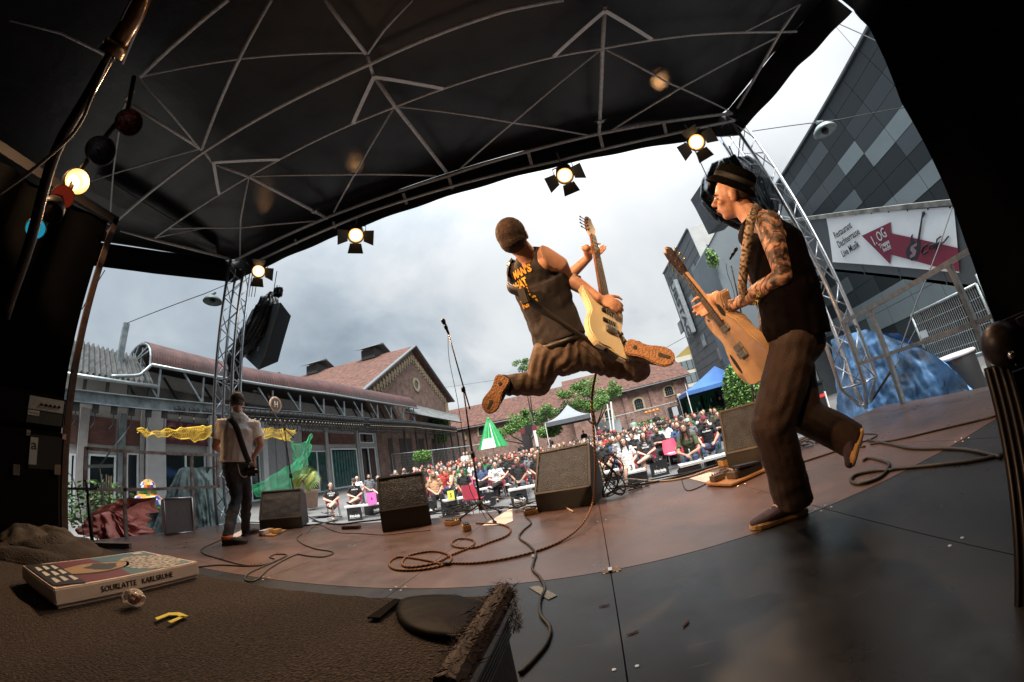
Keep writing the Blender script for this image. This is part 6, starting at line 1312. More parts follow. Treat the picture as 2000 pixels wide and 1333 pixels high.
def hand(b, w, d, nrm, curl=.5, s=1, thumb=1, side=1, spread=.12):
    """palm, four unequal bent fingers and a thumb; d: towards the fingertips, nrm: out of the back of the hand"""
    w = V(w); d = V(d).normalized(); nrm = (V(nrm) - d * V(nrm).dot(d)).normalized(); sd_ = d.cross(nrm) * side
    R = Matrix((sd_, d, nrm)).transposed()
    b.ell(w + d * .045 * s, (.040 * s, .050 * s, .016 * s), 10, R); cap(b, [w - d * .02 * s, w + d * .03 * s], .024 * s, 8, (nrm, .7))
    for k, (off, L_) in enumerate(((-.030, .068), (-.010, .078), (.011, .072), (.031, .056))):
        p = w + d * (.085 - abs(off) * .3) * s + sd_ * off * s; dd = (d + sd_ * off * spread * 30 * .1).normalized(); pts = [w + d * .05 * s + sd_ * off * .8 * s, p]
        for j in range(3):
            dd = (dd * math.cos(curl) - nrm * math.sin(curl)).normalized(); p = p + dd * L_ * s * (.45, .32, .25)[j]; pts.append(p)
        cap(b, pts, [.0095 * s, .0095 * s, .0088 * s, .0080 * s, .0068 * s], 7)
    if thumb:
        p0 = w + d * .02 * s - sd_ * .022 * s; p1 = w + d * .052 * s - sd_ * .050 * s - nrm * .012 * s; p2 = p1 + (d * .8 - sd_ * .35 - nrm * .5 * curl).normalized() * .033 * s; p3 = p2 + (d * .9 + sd_ * .1 - nrm * .6 * curl).normalized() * .025 * s
        cap(b, [p0, p1, p2, p3], [.014 * s, .012 * s, .010 * s, .0075 * s], 7)
def head(b, c, f, u, s=1):
    """skull, jaw, nose, ears, lips, brow round the centre c, looking along f"""
    c = V(c); f = V(f).normalized(); u = (V(u) - f * V(u).dot(f)).normalized(); x = f.cross(u); R = Matrix((x, f, u)).transposed(); P = lambda a, bb, cc: c + (x * a + f * bb + u * cc) * s
    b.ell(P(0, -.010, .022), (.076 * s, .096 * s, .090 * s), 16, R); b.ell(P(0, .020, -.040), (.058 * s, .066 * s, .066 * s), 14, R)
    b.ell(P(0, .050, -.085), (.030 * s, .026 * s, .022 * s), 10, R); b.ell(P(0, .078, .024), (.046 * s, .015 * s, .011 * s), 10, R)
    cap(b, [P(0, .084, .014), P(0, .106, -.018)], [.0085 * s, .0125 * s], 8); b.ell(P(0, .094, -.022), (.017 * s, .012 * s, .009 * s), 8, R)
    b.ell(P(0, .086, -.047), (.023 * s, .010 * s, .006 * s), 8, R); b.ell(P(0, .084, -.058), (.020 * s, .010 * s, .007 * s), 8, R)
    b.ell(P(.040, .058, -.02), (.022 * s, .022 * s, .018 * s), 8, R); b.ell(P(-.040, .058, -.02), (.022 * s, .022 * s, .018 * s), 8, R)
    for q in (-1, 1): b.ell(P(q * .078, -.008, -.008), (.008 * s, .019 * s, .031 * s), 10, R); b.ell(P(q * .079, -.012, .010), (.009 * s, .020 * s, .014 * s), 8, R)
    return P, R
def hair(P, R, kind, s=1):
    b = B()
    if kind == 'short': b.ell(P(0, -.018, .034), (.083 * s, .100 * s, .088 * s), 16, R)
    elif kind == 'crop': b.ell(P(0, -.016, .030), (.0795 * s, .099 * s, .088 * s), 16, R)
    elif kind == 'curly': b.ell(P(0, -.02, .045), (.10 * s, .112 * s, .10 * s), 14, R)
    elif kind == 'long':
        b.ell(P(0, -.02, .034), (.090 * s, .104 * s, .092 * s), 14, R)
        for q in (-1, 1): cap(b, [P(q * .070, -.02, .0), P(q * .088, -.01, -.10), P(q * .085, .02, -.24)], [.040 * s, .038 * s, .026 * s], 8)
        cap(b, [P(0, -.07, 0), P(0, -.085, -.12), P(0, -.08, -.24)], [.07 * s, .07 * s, .04 * s], 8)
    elif kind == 'tied': b.ell(P(0, -.018, .032), (.082 * s, .100 * s, .088 * s), 14, R); b.ell(P(0, -.115, .05), (.035 * s,) * 3, 8, R)
    return b
def cut_face(b, P, me):      # remove hair in front of the face
    bm = bmesh.new(); bm.from_mesh(me); a = P(0, .058, .045); c = P(0, .0, -.045); o_ = P(0, 0, 0); f = (P(0, 1, 0) - o_).normalized(); u = (P(0, 0, 1) - o_).normalized()
    dl = [v for v in bm.verts if (v.co - o_).dot(f) > .030 + .5 * max(0, (v.co - o_).dot(u)) and (v.co - o_).dot(u) < .075 and abs((v.co - o_).dot(f.cross(u))) < .078]
    bmesh.ops.delete(bm, geom=dl, context='VERTS'); bm.to_mesh(me); bm.free(); return me
def face_bits(P, R, s=1, qs=(-1, 1)):
    b = B(); b.k = 0
    for q in qs: b.ell(P(q * .031, .079, .004), (.0115 * s, .006 * s, .0065 * s), 8, R)
    b.k = 1
    for q in qs: b.ell(P(q * .031, .0845, .004), (.0055 * s, .003 * s, .0055 * s), 8, R)
    b.k = 2
    for q in qs: cap(b, [P(q * .016, .092, .023), P(q * .046, .083, .024)], .0035 * s, 6)
    return b
eyew, eyed, brow = M('eye white', (.6, .56, .52), .3, 0, 0), M('iris', (.03, .02, .012), .2, 0, 0), M('eyebrow', (.03, .02, .014), .8, 0, 0)
def skinm(name, c, c2, tat=False):
    m = M(name, c, .48, 0, col2=c2, scale=14, bump=.12, bscale=180)
    bs = nodes_of(m)[3]; bs.inputs['Subsurface Weight'].default_value = .12; bs.inputs['Subsurface Radius'].default_value = (.02, .008, .004)
    return m
skin_a = skinm('fair skin', (.56, .31, .21), (.46, .24, .16)); skin_b = skinm('light skin', (.68, .43, .32), (.58, .34, .25)); skin_c = skinm('tanned skin', (.34, .19, .12), (.27, .14, .09))
tat = M('tattooed skin', (.46, .25, .17), .48); t, n, L, bs = nodes_of(tat)
co = n.new('ShaderNodeTexCoord'); nz = n.new('ShaderNodeTexNoise'); nz.inputs['Scale'].default_value = 13; nz.inputs['Detail'].default_value = 3; nz.inputs['Distortion'].default_value = 2.2; L(co.outputs['Object'], nz.inputs['Vector'])
vo = n.new('ShaderNodeTexVoronoi'); vo.feature = 'DISTANCE_TO_EDGE'; vo.inputs['Scale'].default_value = 30; L(nz.outputs['Color'], vo.inputs['Vector'])
vo2 = n.new('ShaderNodeTexWave'); vo2.inputs['Scale'].default_value = 9; vo2.inputs['Distortion'].default_value = 16; vo2.inputs['Detail'].default_value = 3; vo2.wave_type = 'RINGS'; L(co.outputs['Object'], vo2.inputs['Vector'])
r1 = n.new('ShaderNodeValToRGB'); r1.color_ramp.elements[0].position = .42; r1.color_ramp.elements[0].color = (.075, .050, .042, 1); r1.color_ramp.elements[1].position = .60; r1.color_ramp.elements[1].color = (.46, .25, .17, 1); L(nz.outputs['Fac'], r1.inputs[0])
r2 = n.new('ShaderNodeValToRGB'); r2.color_ramp.elements[0].position = .10; r2.color_ramp.elements[0].color = (.10, .08, .07, 1); r2.color_ramp.elements[1].position = .22; r2.color_ramp.elements[1].color = (1, 1, 1, 1); L(vo2.outputs['Fac'], r2.inputs[0])
mx = n.new('ShaderNodeMixRGB'); mx.blend_type = 'MULTIPLY'; mx.inputs[0].default_value = .85; L(r1.outputs[0], mx.inputs[1]); L(r2.outputs[0], mx.inputs[2]); L(mx.outputs[0], bs.inputs['Base Color'])
def clothm(name, c, rough=.85, bump=.35): return M(name, c, rough, 0, .12, 20, bump=bump, bscale=320)
SH = {k: clothm('cloth ' + k, c) for k, c in dict(black=(.014, .014, .015), white=(.80, .80, .80), grey=(.16, .165, .175), beige=(.38, .31, .24), maroon=(.20, .03, .05), red=(.42, .05, .04), olive=(.09, .10, .05), blue=(.06, .10, .20), navy=(.02, .03, .06), green=(.03, .16, .07), pink=(.50, .12, .20), mint=(.35, .48, .42), charcoal=(.05, .05, .055)).items()}
def patm(name, a, c, sc=14):
    m = M(name, a, .8, 0, col2=c, scale=sc, detail=2); return m
SH['orange patterned'] = patm('cloth orange patterned', (.52, .22, .10), (.35, .28, .18), 30); SH['dark floral'] = patm('cloth dark floral', (.60, .58, .38), (.02, .03, .02), 16)
SH['orange flowered'] = patm('cloth orange flowered', (.60, .16, .05), (.30, .10, .06), 26); SH['checked'] = patm('cloth checked', (.40, .40, .40), (.16, .16, .18), 40)
TR = {k: clothm('trouser ' + k, c) for k, c in dict(black=(.016, .016, .017), jeans=(.05, .08, .15), grey=(.09, .09, .095), khaki=(.22, .18, .12), beige=(.35, .30, .24)).items()}
HC = {k: M('hair ' + k, c, .6, 0, .3, 60, bump=.6, bscale=120) for k, c in dict(brown=(.055, .030, .018), black=(.012, .010, .010), blond=(.30, .20, .10), grey=(.22, .21, .20), red=(.16, .05, .02)).items()}
# ---------------------------------------------------------------- seated crowd: pose prototypes
def make_seated(pose, fem=0):
    """returns meshes body, shirt, trousers, shoes (and the head frame) of one seated pose facing -Y"""
    rnd = random.Random(pose * 7 + fem)
    lean = (0, 0, .16, .04, .0, .05)[pose]; hy = .10; pel = V((0, hy, .50)); ch = V((0, hy - lean * .8 + .02, .86)); nk = V((0, hy - lean + .01, 1.04)); hc = V(((0, .02, -.01, .01, -.02, 0)[pose], hy - lean - .035, 1.19))
    wS = .175 if not fem else .155
    sL, sR = V((wS, ch.y + .005, .985)), V((-wS, ch.y + .005, .985))
    P_ = {0: ((.24, ch.y + .02, .74), (.10, -.22, .60), (-.24, ch.y + .02, .74), (-.08, -.23, .60)), 1: ((.23, ch.y - .06, .74), (-.08, ch.y - .20, .80), (-.23, ch.y - .06, .74), (.08, ch.y - .17, .77)),
          2: ((.25, -.18, .66), (.06, -.42, .62), (-.25, -.18, .66), (-.05, -.43, .60)), 3: ((.25, ch.y, .73), (.04, -.25, .66), (-.25, ch.y, .73), (-.02, -.27, .64)),
          4: ((.26, -.02, .72), (.02, -.26, .60), (-.20, -.16, .70), (-.06, hc.y - .12, 1.07)), 5: ((.27, .03, .74), (.16, -.30, .62), (-.27, .03, .74), (-.18, -.28, .62))}[pose]
    eL, wL, eR, wR = [V(p) for p in P_]
    kL, kR = V((.12, -.36, .52)), V((-.12, -.36, .52)); aL, aR = V((.13, -.34, .10)), V((-.13, -.36, .10))
    if pose == 3: kL = V((.02, -.40, .60)); aL = V((-.25, -.50, .50))
    if pose == 1: aL = V((.18, -.22, .10)); aR = V((-.16, -.50, .10))
    if pose == 5: kL.x, kR.x = .22, -.22
    if fem: aL.x *= .5; aR.x *= .5; kL.x *= .7; kR.x *= .7
    yd = V((0, 1, 0)); b = B()
    cap(b, [pel + V((0, 0, 0)), pel.lerp(ch, .5), ch], [.15, .135, .15], 12, (yd, .68)); cap(b, [ch + V((0, 0, .02)), nk, hc - V((0, 0, .06))], [.10, .052, .050], 10)
    for s_, e_, w_ in ((sL, eL, wL), (sR, eR, wR)):
        cap(b, [ch + V((0, 0, .08)), s_, s_.lerp(e_, .5), e_], [.06, .055, .045, .040], 9); cap(b, [e_, e_.lerp(w_, .35), w_], [.040, .040, .026], 9)
        d = (w_ - e_).normalized(); hand(b, w_, (d + V((-.3 if w_.x > 0 else .3, -.3, -.1))).normalized(), V((0, -.3, 1)) if pose != 4 or w_ is wL else V((0, -1, 0)), .45, 1, 1, -1 if s_ is sL else 1)
    for hx, k_, a_ in ((.09, kL, aL), (-.09, kR, aR)):
        cap(b, [V((hx, hy, .50)), V((hx, hy, .50)).lerp(k_, .5), k_], [.095, .082, .062], 10); cap(b, [k_, k_.lerp(a_, .3), a_], [.060, .062, .040], 10)
        fd = V((0, -1, 0)) if not (pose == 3 and a_ is aL) else V((-.5, -.6, .3)); cap(b, [a_, a_ + fd * .10 - V((0, 0, .045))], [.04, .034], 8)
    f_ = V((0.05 * rnd.uniform(-1, 1), -1, .02 if pose != 2 else .12)); Pn, Rn = head(b, hc, f_, (0, 0, 1), 1.0)
    body = remesh(b, .0125, 2, .4, name='person_body')
    sb_ = B(); cap(sb_, [V((0, hy, .50)), V((0, hy - lean * .3, .66)), ch, V((0, ch.y, .98))], [.165, .155, .168, .11], 14, (yd, .72))
    for s_, e_ in ((sL, eL), (sR, eR)): sb_.tube([ch + V((0, 0, .07)), s_, s_.lerp(e_, .72)], [.085, .072, .066], 10)
    fold = lambda p: .010 * noise.noise(V((p.x * 9, p.y * 9, p.z * 22))) + .006 * noise.noise(V((p.x * 26, p.y * 20, p.z * 40)))
    shirt = remesh(sb_, .014, 2, .5, fold, 'shirt')
    tb_ = B(); fr_ = .98 if pose not in (1,) else .98
    cap(tb_, [V((0, hy, .47)), V((0, hy, .53))], [.155, .155], 12, (yd, .8))
    sh_b = B(); cap(sh_b, [V((0, hy, .47)), V((0, hy, .53))], [.155, .155], 12, (yd, .8))
    for hx, k_, a_ in ((.09, kL, aL), (-.09, kR, aR)):
        h_ = V((hx, hy, .50)); tb_.tube([h_, h_.lerp(k_, .5), k_, k_ + (a_ - k_) * .12, a_ + (a_ - k_) * -.02], [.108, .096, .078, .075, .060], 10); tb_.ell(k_, .076, 8); sh_b.tube([h_, h_.lerp(k_, .5), k_ + (h_ - k_) * .10], [.110, .104, .095], 10)
    trs = remesh(tb_, .014, 1, .5, fold, 'trousers'); srt = remesh(sh_b, .014, 1, .5, fold, 'shorts')
    shoe = []
    for a_ in (aL, aR):
        fb_2 = B()
        fd = V((0, -1, 0)) if not (pose == 3 and a_ is aL) else V((-.5, -.6, .3)).normalized(); base = a_ - V((0, 0, .045)); cap(fb_2, [base - fd * .04, base + fd * .10, base + fd * .19], [.045, .046, .036], 8, (V((0, 0, 1)) if fd.y < -.9 else V((.4, -.3, .8)).normalized(), .8))
        shoe.append(remesh(fb_2, .012, 1, name='shoe'))
    hs_ = {}
    for kd in ('short', 'curly', 'long', 'tied', 'crop'):
        me = remesh(hair(Pn, Rn, kd), .011, 1, .4, (lambda p: .010 * noise.noise(p * 38)) if kd == 'curly' else (lambda p: .004 * noise.noise(V((p.x * 50, p.y * 50, p.z * 12)))), 'hair'); hs_[kd] = cut_face(None, Pn, me)
    cb_ = B(); cb_.lathe([(0, .10), (.045, .095), (.078, .065), (.090, .02), (.092, -.005), (.084, -.005)], 18, Matrix.Translation(Pn(0, -.012, .048)) @ Rn.to_4x4() @ Matrix.Diagonal((.95, 1.1, 1, 1)))
    cb_.prism([Pn(-.066, .075, .050), Pn(-.048, .128, .044), Pn(0, .150, .042), Pn(.048, .128, .044), Pn(.066, .075, .050), Pn(0, .08, .055)], Rn @ V((0, 0, .006)))
    capm = cb_.mesh('cap', black, True)
    bd_ = B(); bd_.ell(Pn(0, .040, -.075), (.056, .050, .042), 12, Rn); beard = remesh(bd_, .010, 1, .4, lambda p: .003 * noise.noise(p * 60), 'beard')
    gl_ = B()
    for q in (-1, 1): T = Matrix.Translation(Pn(q * .032, .096, .004)) @ Rn.to_4x4() @ Matrix.Rotation(-math.pi / 2, 4, 'X'); gl_.lathe([(.020, 0), (.024, 0), (.024, .003), (.020, .003), (.020, 0)], 12, T); gl_.tube([Pn(q * .056, .092, .006), Pn(q * .080, .0, .008)], .002, 4)
    gl_.tube([Pn(-.010, .098, .006), Pn(.010, .098, .006)], .002, 4); glm = gl_.mesh('glasses', black)
    fbm = [face_bits(Pn, Rn, qs=(q_,)).mesh('eye', [eyew, eyed, brow], True) for q_ in (-1, 1)]
    return dict(body=body, shirt=shirt, trousers=trs, shorts=srt, shoes=shoe, hair=hs_, cap=capm, beard=beard, glasses=glm, eyes=fbm, chest=V((0, ch.y - .122, .86)), P=Pn)
PR = {}
for ps in range(6): PR[(ps, 0)] = make_seated(ps, 0)
for ps in (0, 3, 1): PR[(ps, 1)] = make_seated(ps, 1)
for pr_ in PR.values():
    for k in ('body', 'shirt', 'trousers', 'shorts', 'beard'): pr_[k].materials.append(None)
    for h_ in pr_['shoes']: h_.materials.append(None)
    for h_ in pr_['hair'].values(): h_.materials.append(None)
def child(name, me, root, m=None):
    o = bpy.data.objects.new(name, me); COL.objects.link(o); o.parent = root
    if m is not None: o.material_slots[0].link = 'OBJECT'; o.material_slots[0].material = m
    return o
def sit(x, y, z, rz, pose, fem, skin, shirt, leg, hairk, hairc, label, capc=None, beard=0, glasses=0, legk='trousers', scale=1, text_=None, tcol=None, details=True, group=None):
    pr_ = PR.get((pose, fem)) or PR[(pose, 0)]
    r = bpy.data.objects.new('person', pr_['body']); COL.objects.link(r); r.material_slots[0].link = 'OBJECT'; r.material_slots[0].material = skin
    r.location = (x, y, z); r.rotation_euler = (0, 0, rz); r.scale = (scale,) * 3; tag(r, label, 'person', group or 'seated audience')
    child('shirt', pr_['shirt'], r, SH[shirt]); child(legk, pr_[legk], r, TR[leg])
    if details:
        for me_ in pr_['shoes']: child('shoe', me_, r, TR['black'])
        for me_ in pr_['eyes']: child('eye', me_, r)
    if hairk: child('hair', pr_['hair'][hairk], r, HC[hairc])
    if capc: c_ = child('cap', pr_['cap'], r); c_.material_slots[0].link = 'OBJECT'; c_.material_slots[0].material = SH[capc]
    if beard: child('beard', pr_['beard'], r, HC[hairc if hairc != 'blond' else 'brown'])
    if glasses: child('glasses', pr_['glasses'], r)
    if text_:
        for i, ln in enumerate(text_.split('\n')):
            T_ = frame(pr_['chest'] + V((0, -.006, .05 - i * .07)), (1, 0, 0), (0, .08, 1)); o = text('print', ln, .066, T_, tcol or SH['white'], None, .004, cond=.95, bold=.002); o.parent = r
    return r
# chairs, crates, planks, number cards
pinkp = M('pink plastic', (.85, .09, .15), .3, 0, .03, 4, coat=.2)
def make_chair():
    o = thing('shell_chair', 'pink plastic shell chair', 'chair', (0, 0, 0), 'pink shell chairs of the audience')
    b = B()
    def f(u, v):
        t_ = v * 2 - .0; a = (u - .5) * 2; w = .23 * (1 - .12 * v) 
        if t_ < 1: y, z = -.22 + t_ * .40, .44 - .03 * math.sin(t_ * 3.14)
        else: y, z = .18 + (t_ - 1) * .10, .44 + (t_ - 1) * .40
        e_ = abs(a) ** 3; rr_ = w * (1 - .25 * max(0, t_ - 1.5)); return V((a * rr_, y - e_ * (.05 if t_ > 1 else 0), z + e_ * (.05 if t_ < 1 else 0)))
    b.grid(f, 12, 16); me_ = b.build('shell', pinkp, o, True); s_ = B()
    for sx in (-1, 1):
        for sy, yy in ((-1, -.17), (1, .15)): B().tube([(sx * .17, yy, .43), (sx * .21, yy + sy * .06, 0)], .011, 6).build('leg', steel, o)
    return o
def make_crate():
    o = thing('drink_crate', 'black drinks crate', 'crate', (0, 0, 0), 'black drinks crates used as table legs'); b = B(); m = black
    for a, c in (((-.20, -.15, 0), (.20, -.142, .19)), ((-.20, -.15, .19), (-.07, -.142, .225)), ((.07, -.15, .19), (.20, -.142, .225)), ((-.20, -.15, .225), (.20, -.142, .29)), ((-.20, .142, 0), (.20, .15, .29)), ((-.20, -.142, 0), (-.192, .142, .29)), ((.192, -.142, 0), (.20, .142, .29)), ((-.192, -.142, 0), (.192, .142, .01))): b.bb(a, c)
    b.bb((-.205, -.155, .275), (.205, -.148, .29)); b.bb((-.205, -.155, 0), (.205, -.148, .012)); b.build('body', m, o)
    text('lettering', 'fritz-kola', .082, frame((0, -.1535, .11), (1, 0, 0), (0, 0, 1)), whitep, o, .002, cond=.92, bold=.0045); B().bb((-.15, -.1535, .058), (.13, -.1505, .064)).build('underline', whitep, o)
    return o
used = {'c': 0, 'k': 0}
chair0 = make_chair(); crate0 = make_crate(); chair0.location = (0, 0, 0)
bpy.context.view_layer.update()
def chair(x, y, z, rz, label):
    if not used['c']: used['c'] = 1; chair0.location = (x, y, z); chair0.rotation_euler = (0, 0, rz); chair0['label'] = label; return chair0
    return dup(chair0, (x, y, z), rz, label)
def crate(x, y, z, rz, label):
    if not used['k']: used['k'] = 1; crate0.location = (x, y, z); crate0.rotation_euler = (0, 0, rz); crate0['label'] = label; return crate0
    return dup(crate0, (x, y, z), rz, label)
def face_cam(p, tgt=(-.3, 1.8)): return math.atan2(tgt[1] - p[1], tgt[0] - p[0]) + math.pi / 2
# front rows, one by one: (head px, py, D range, pose, fem, skin, shirt, leg, hair kind, hair colour, extras, label)
HZ = 1.12
def place(px_, py_, dmin, dmax, hz=HZ):
    d = ray(px_, py_); hzd = math.hypot(d.x, d.y); D = 8
    for _ in range(12):
        x, y = d.x / hzd * D, d.y / hzd * D; hzz = gz(x, y) + hz - CAMZ
        if d.z < -1e-4: D = hzz / (d.z / hzd)
        else: D = dmax
        D = min(dmax, max(dmin, D))
    x, y = d.x / hzd * D, d.y / hzd * D; return V((x, y, gz(x, y))), D
FR = [
 (645, 949, 12.2, 13.3, 3, 1, skin_b, 'black', 'beige', 'tied', 'black', dict(legk='shorts', text_='FURIOUS\nSPIRIT'), 'woman in black shirt with white print, legs crossed, left of the first crate'),
 (691, 945, 13.0, 14.0, 3, 0, skin_b, 'black', 'khaki', 'short', 'brown', dict(legk='shorts', capc='charcoal', beard=1, glasses=1, text_='WRATH'), 'bearded man in charcoal cap and khaki shorts behind the pink number 6'),
 (697, 933, 14.7, 15.6, 0, 0, skin_b, 'white', 'jeans', None, 'brown', dict(glasses=1), 'bald man in white shirt behind the man with the charcoal cap'),
 (719, 922, 15.0, 16.4, 0, 0, skin_a, 'grey', 'jeans', 'short', 'black', dict(beard=1), 'man with dark beard and pale grey shirt before the narrow glass door'),
 (738, 934, 14.2, 15.6, 0, 0, skin_b, 'charcoal', 'black', 'short', 'grey', {}, 'grey haired person half hidden by the brown lit monitor'),
 (845, 918, 10.4, 11.4, 0, 0, skin_a, 'orange patterned', 'black', 'long', 'blond', dict(beard=1, glasses=1), 'long haired bearded man in orange patterned shirt right of the brown lit monitor'),
 (886, 907, 11.4, 12.3, 4, 0, skin_a, 'dark floral', 'black', 'short', 'brown', dict(capc='grey', beard=1, glasses=1), 'man in grey flat cap and dark floral shirt behind the yellow number 5'),
 (866, 893, 14.0, 15.6, 1, 1, skin_b, 'orange flowered', 'black', 'tied', 'red', {}, 'woman in orange flowered dress in the second row left of the thin stand'),
 (818, 902, 15.2, 16.9, 0, 1, skin_b, 'black', 'black', 'long', 'brown', {}, 'woman in black with long brown hair above the corner of the brown lit monitor'),
 (843, 899, 15.9, 16.9, 0, 0, skin_b, 'white', 'jeans', 'short', 'grey', dict(capc='grey'), 'man in pale grey cap and white shirt left of the orange flowered dress'),
 (929, 899, 12.2, 13.3, 4, 0, skin_b, 'black', 'jeans', 'short', 'brown', dict(capc='black'), 'man in black cap, black shirt and jeans right of the thin stand'),
 (965, 904, 10.3, 11.2, 3, 0, skin_b, 'white', 'black', 'crop', 'brown', dict(text_='SUCHT\nCLUB'), 'man in white shirt with black SUCHT CLUB print, legs crossed'),
 (975, 893, 12.3, 13.3, 0, 0, skin_a, 'black', 'black', 'short', 'brown', dict(beard=1, text_='MARTYR'), 'man in black shirt behind the right shoulder of the man in white'),
 (957, 889, 13.5, 14.8, 0, 0, skin_b, 'black', 'jeans', 'crop', 'grey', dict(glasses=1), 'grey haired man with glasses in black behind the man in the white print shirt'),
 (1009, 893, 10.7, 11.6, 3, 0, skin_a, 'maroon', 'charcoal' if False else 'black', None, 'brown', dict(glasses=1), 'bald man with glasses in maroon shirt, black trousers, legs crossed'),
 (1044, 887, 10.7, 11.6, 0, 1, skin_a, 'black', 'black', 'long', 'brown', dict(glasses=1), 'woman with long dark hair and purple skull print before the yellow number 4'),
 (997, 877, 14.0, 15.1, 0, 0, skin_a, 'black', 'black', None, 'grey', dict(glasses=1, beard=1), 'bald bearded man in black with round glasses behind the bald man in maroon'),
 (1024, 871, 14.2, 15.6, 1, 0, skin_a, 'mint', 'jeans', 'curly', 'black', dict(beard=1), 'curly haired bearded man in mint waistcoat in the third row'),
 (1217, 864, 8.4, 9.1, 0, 1, skin_b, 'white', 'beige', 'long', 'brown', dict(legk='shorts'), 'woman in white shirt and shorts with long brown hair beside the number 3'),
 (1254, 846, 9.1, 9.9, 3, 0, skin_b, 'charcoal', 'grey', 'long', 'brown', dict(legk='shorts', text_='THIS\nWAVES'), 'long haired man in charcoal shirt and shorts, one knee up, next to number 3'),
 (1277, 826, 10.7, 11.4, 1, 0, skin_a, 'black', 'black', 'short', 'black', dict(beard=1, glasses=1), 'bearded man with glasses in black shirt and trousers, arms crossed, at the aisle'),
 (1203, 855, 10.9, 12.0, 0, 1, skin_b, 'beige', 'grey', 'short', 'brown', dict(glasses=1), 'woman with glasses and beige top left of the woman in white'),
 (1186, 842, 12.2, 13.3, 1, 0, skin_a, 'black', 'black', 'short', 'black', dict(), 'man in black shirt with crossed arms right of the dented monitor'),
 (1225, 835, 13.2, 14.3, 0, 0, skin_b, 'white', 'jeans', 'crop', 'brown', dict(), 'man in white shirt in the third row above the woman in white'),
 (1213, 838, 14.5, 15.6, 0, 0, skin_a, 'black', 'black', 'short', 'brown', {}, 'dark shirted man left of the man in the white shirt in the third row'),
 (1338, 842, 8.3, 9.0, 2, 0, skin_a, 'olive', 'jeans', 'long', 'brown', dict(beard=1), 'long haired man in dark olive shirt leaning on the table left of the bottle'),
 (1375, 822, 8.8, 9.5, 5, 0, skin_a, 'black', 'jeans', 'short', 'black', dict(capc='maroon', beard=1, text_='hardbeat'), 'man in maroon cap and black shirt with white print at the table'),
 (1341, 818, 10.2, 11.2, 0, 0, skin_b, 'grey', 'grey', 'short', 'brown', dict(capc='mint', beard=1), 'bearded man in mint green cap and grey shirt in the second row'),
 (1311, 815, 11.7, 12.7, 0, 0, skin_b, 'charcoal', 'black', 'crop', 'brown', dict(), 'person in dark grey top with a strap across, above the yellow card at the aisle'),
 (1362, 806, 10.9, 12.0, 0, 0, skin_b, 'black', 'black', 'short', 'brown', dict(capc='charcoal'), 'person in dark hat and black shirt behind the man with the maroon cap'),
 (1396, 796, 10.5, 11.3, 1, 0, skin_b, 'black', 'jeans', 'crop', 'brown', {}, 'tall man in black shirt and jeans with crossed arms near the right monitor'),
 (1415, 786, 12.2, 13.0, 0, 0, skin_b, 'black', 'black', 'short', 'black', {}, 'man with short black hair in black above the left corner of the right monitor'),
 (1429, 784, 11.4, 12.2, 0, 0, skin_a, 'black', 'black', 'curly', 'black', {}, 'curly haired man in black beside the guitar body'),
 (1450, 789, 10.7, 11.4, 0, 1, skin_b, 'olive', 'black', 'long', 'red', {}, 'red haired woman at the edge of the right monitor'),
 (1442, 777, 13.0, 14.3, 0, 0, skin_b, 'red', 'black', None, 'brown', {}, 'bald man in red behind the red haired woman'),
 (1290, 805, 13.5, 14.8, 0, 1, skin_b, 'white', 'black', 'long', 'brown', {}, 'woman in white with very long brown hair in the fourth row at the aisle'),
 (1070, 872, 13.5, 14.8, 0, 1, skin_b, 'black', 'black', 'long', 'black', {}, 'woman with black hair turned sideways above the dented monitor'),
 (1126, 858, 12.4, 13.5, 0, 0, skin_b, 'checked', 'jeans', 'short', 'brown', {}, 'man in checked shirt above the middle of the dented monitor'),
 (1144, 848, 13.2, 14.3, 0, 1, skin_b, 'grey', 'black', 'curly', 'brown', {}, 'woman in grey top with curly brown hair above the dented monitor'),
 (1117, 852, 14.5, 15.6, 0, 0, skin_a, 'charcoal', 'black', 'short', 'brown', dict(beard=1), 'bearded man in charcoal shirt above the dented monitor'),
 (1159, 862, 11.7, 12.7, 0, 0, skin_b, 'blue', 'jeans', 'short', 'black', {}, 'man in blue shirt just above the right corner of the dented monitor'),
]
taken = []
for i, (px_, py_, d0, d1, pose, fem, sk, shc, lg_, hk_, hc_, ex, lab) in enumerate(FR):
    p, D = place(px_, py_, d0, d1); ex = dict(ex)
    tc_ = black if shc == 'white' else None
    sit(p.x, p.y, p.z, face_cam(p) + .05 * math.sin(i * 3), pose, fem, sk, shc, lg_, hk_, hc_, lab, tcol=tc_, scale=.95, **ex); taken.append((p.x, p.y))
    chair(p.x, p.y + .02, p.z, face_cam(p), 'pink shell chair carrying the ' + ' '.join(lab.replace(',', '').split()[:9]))
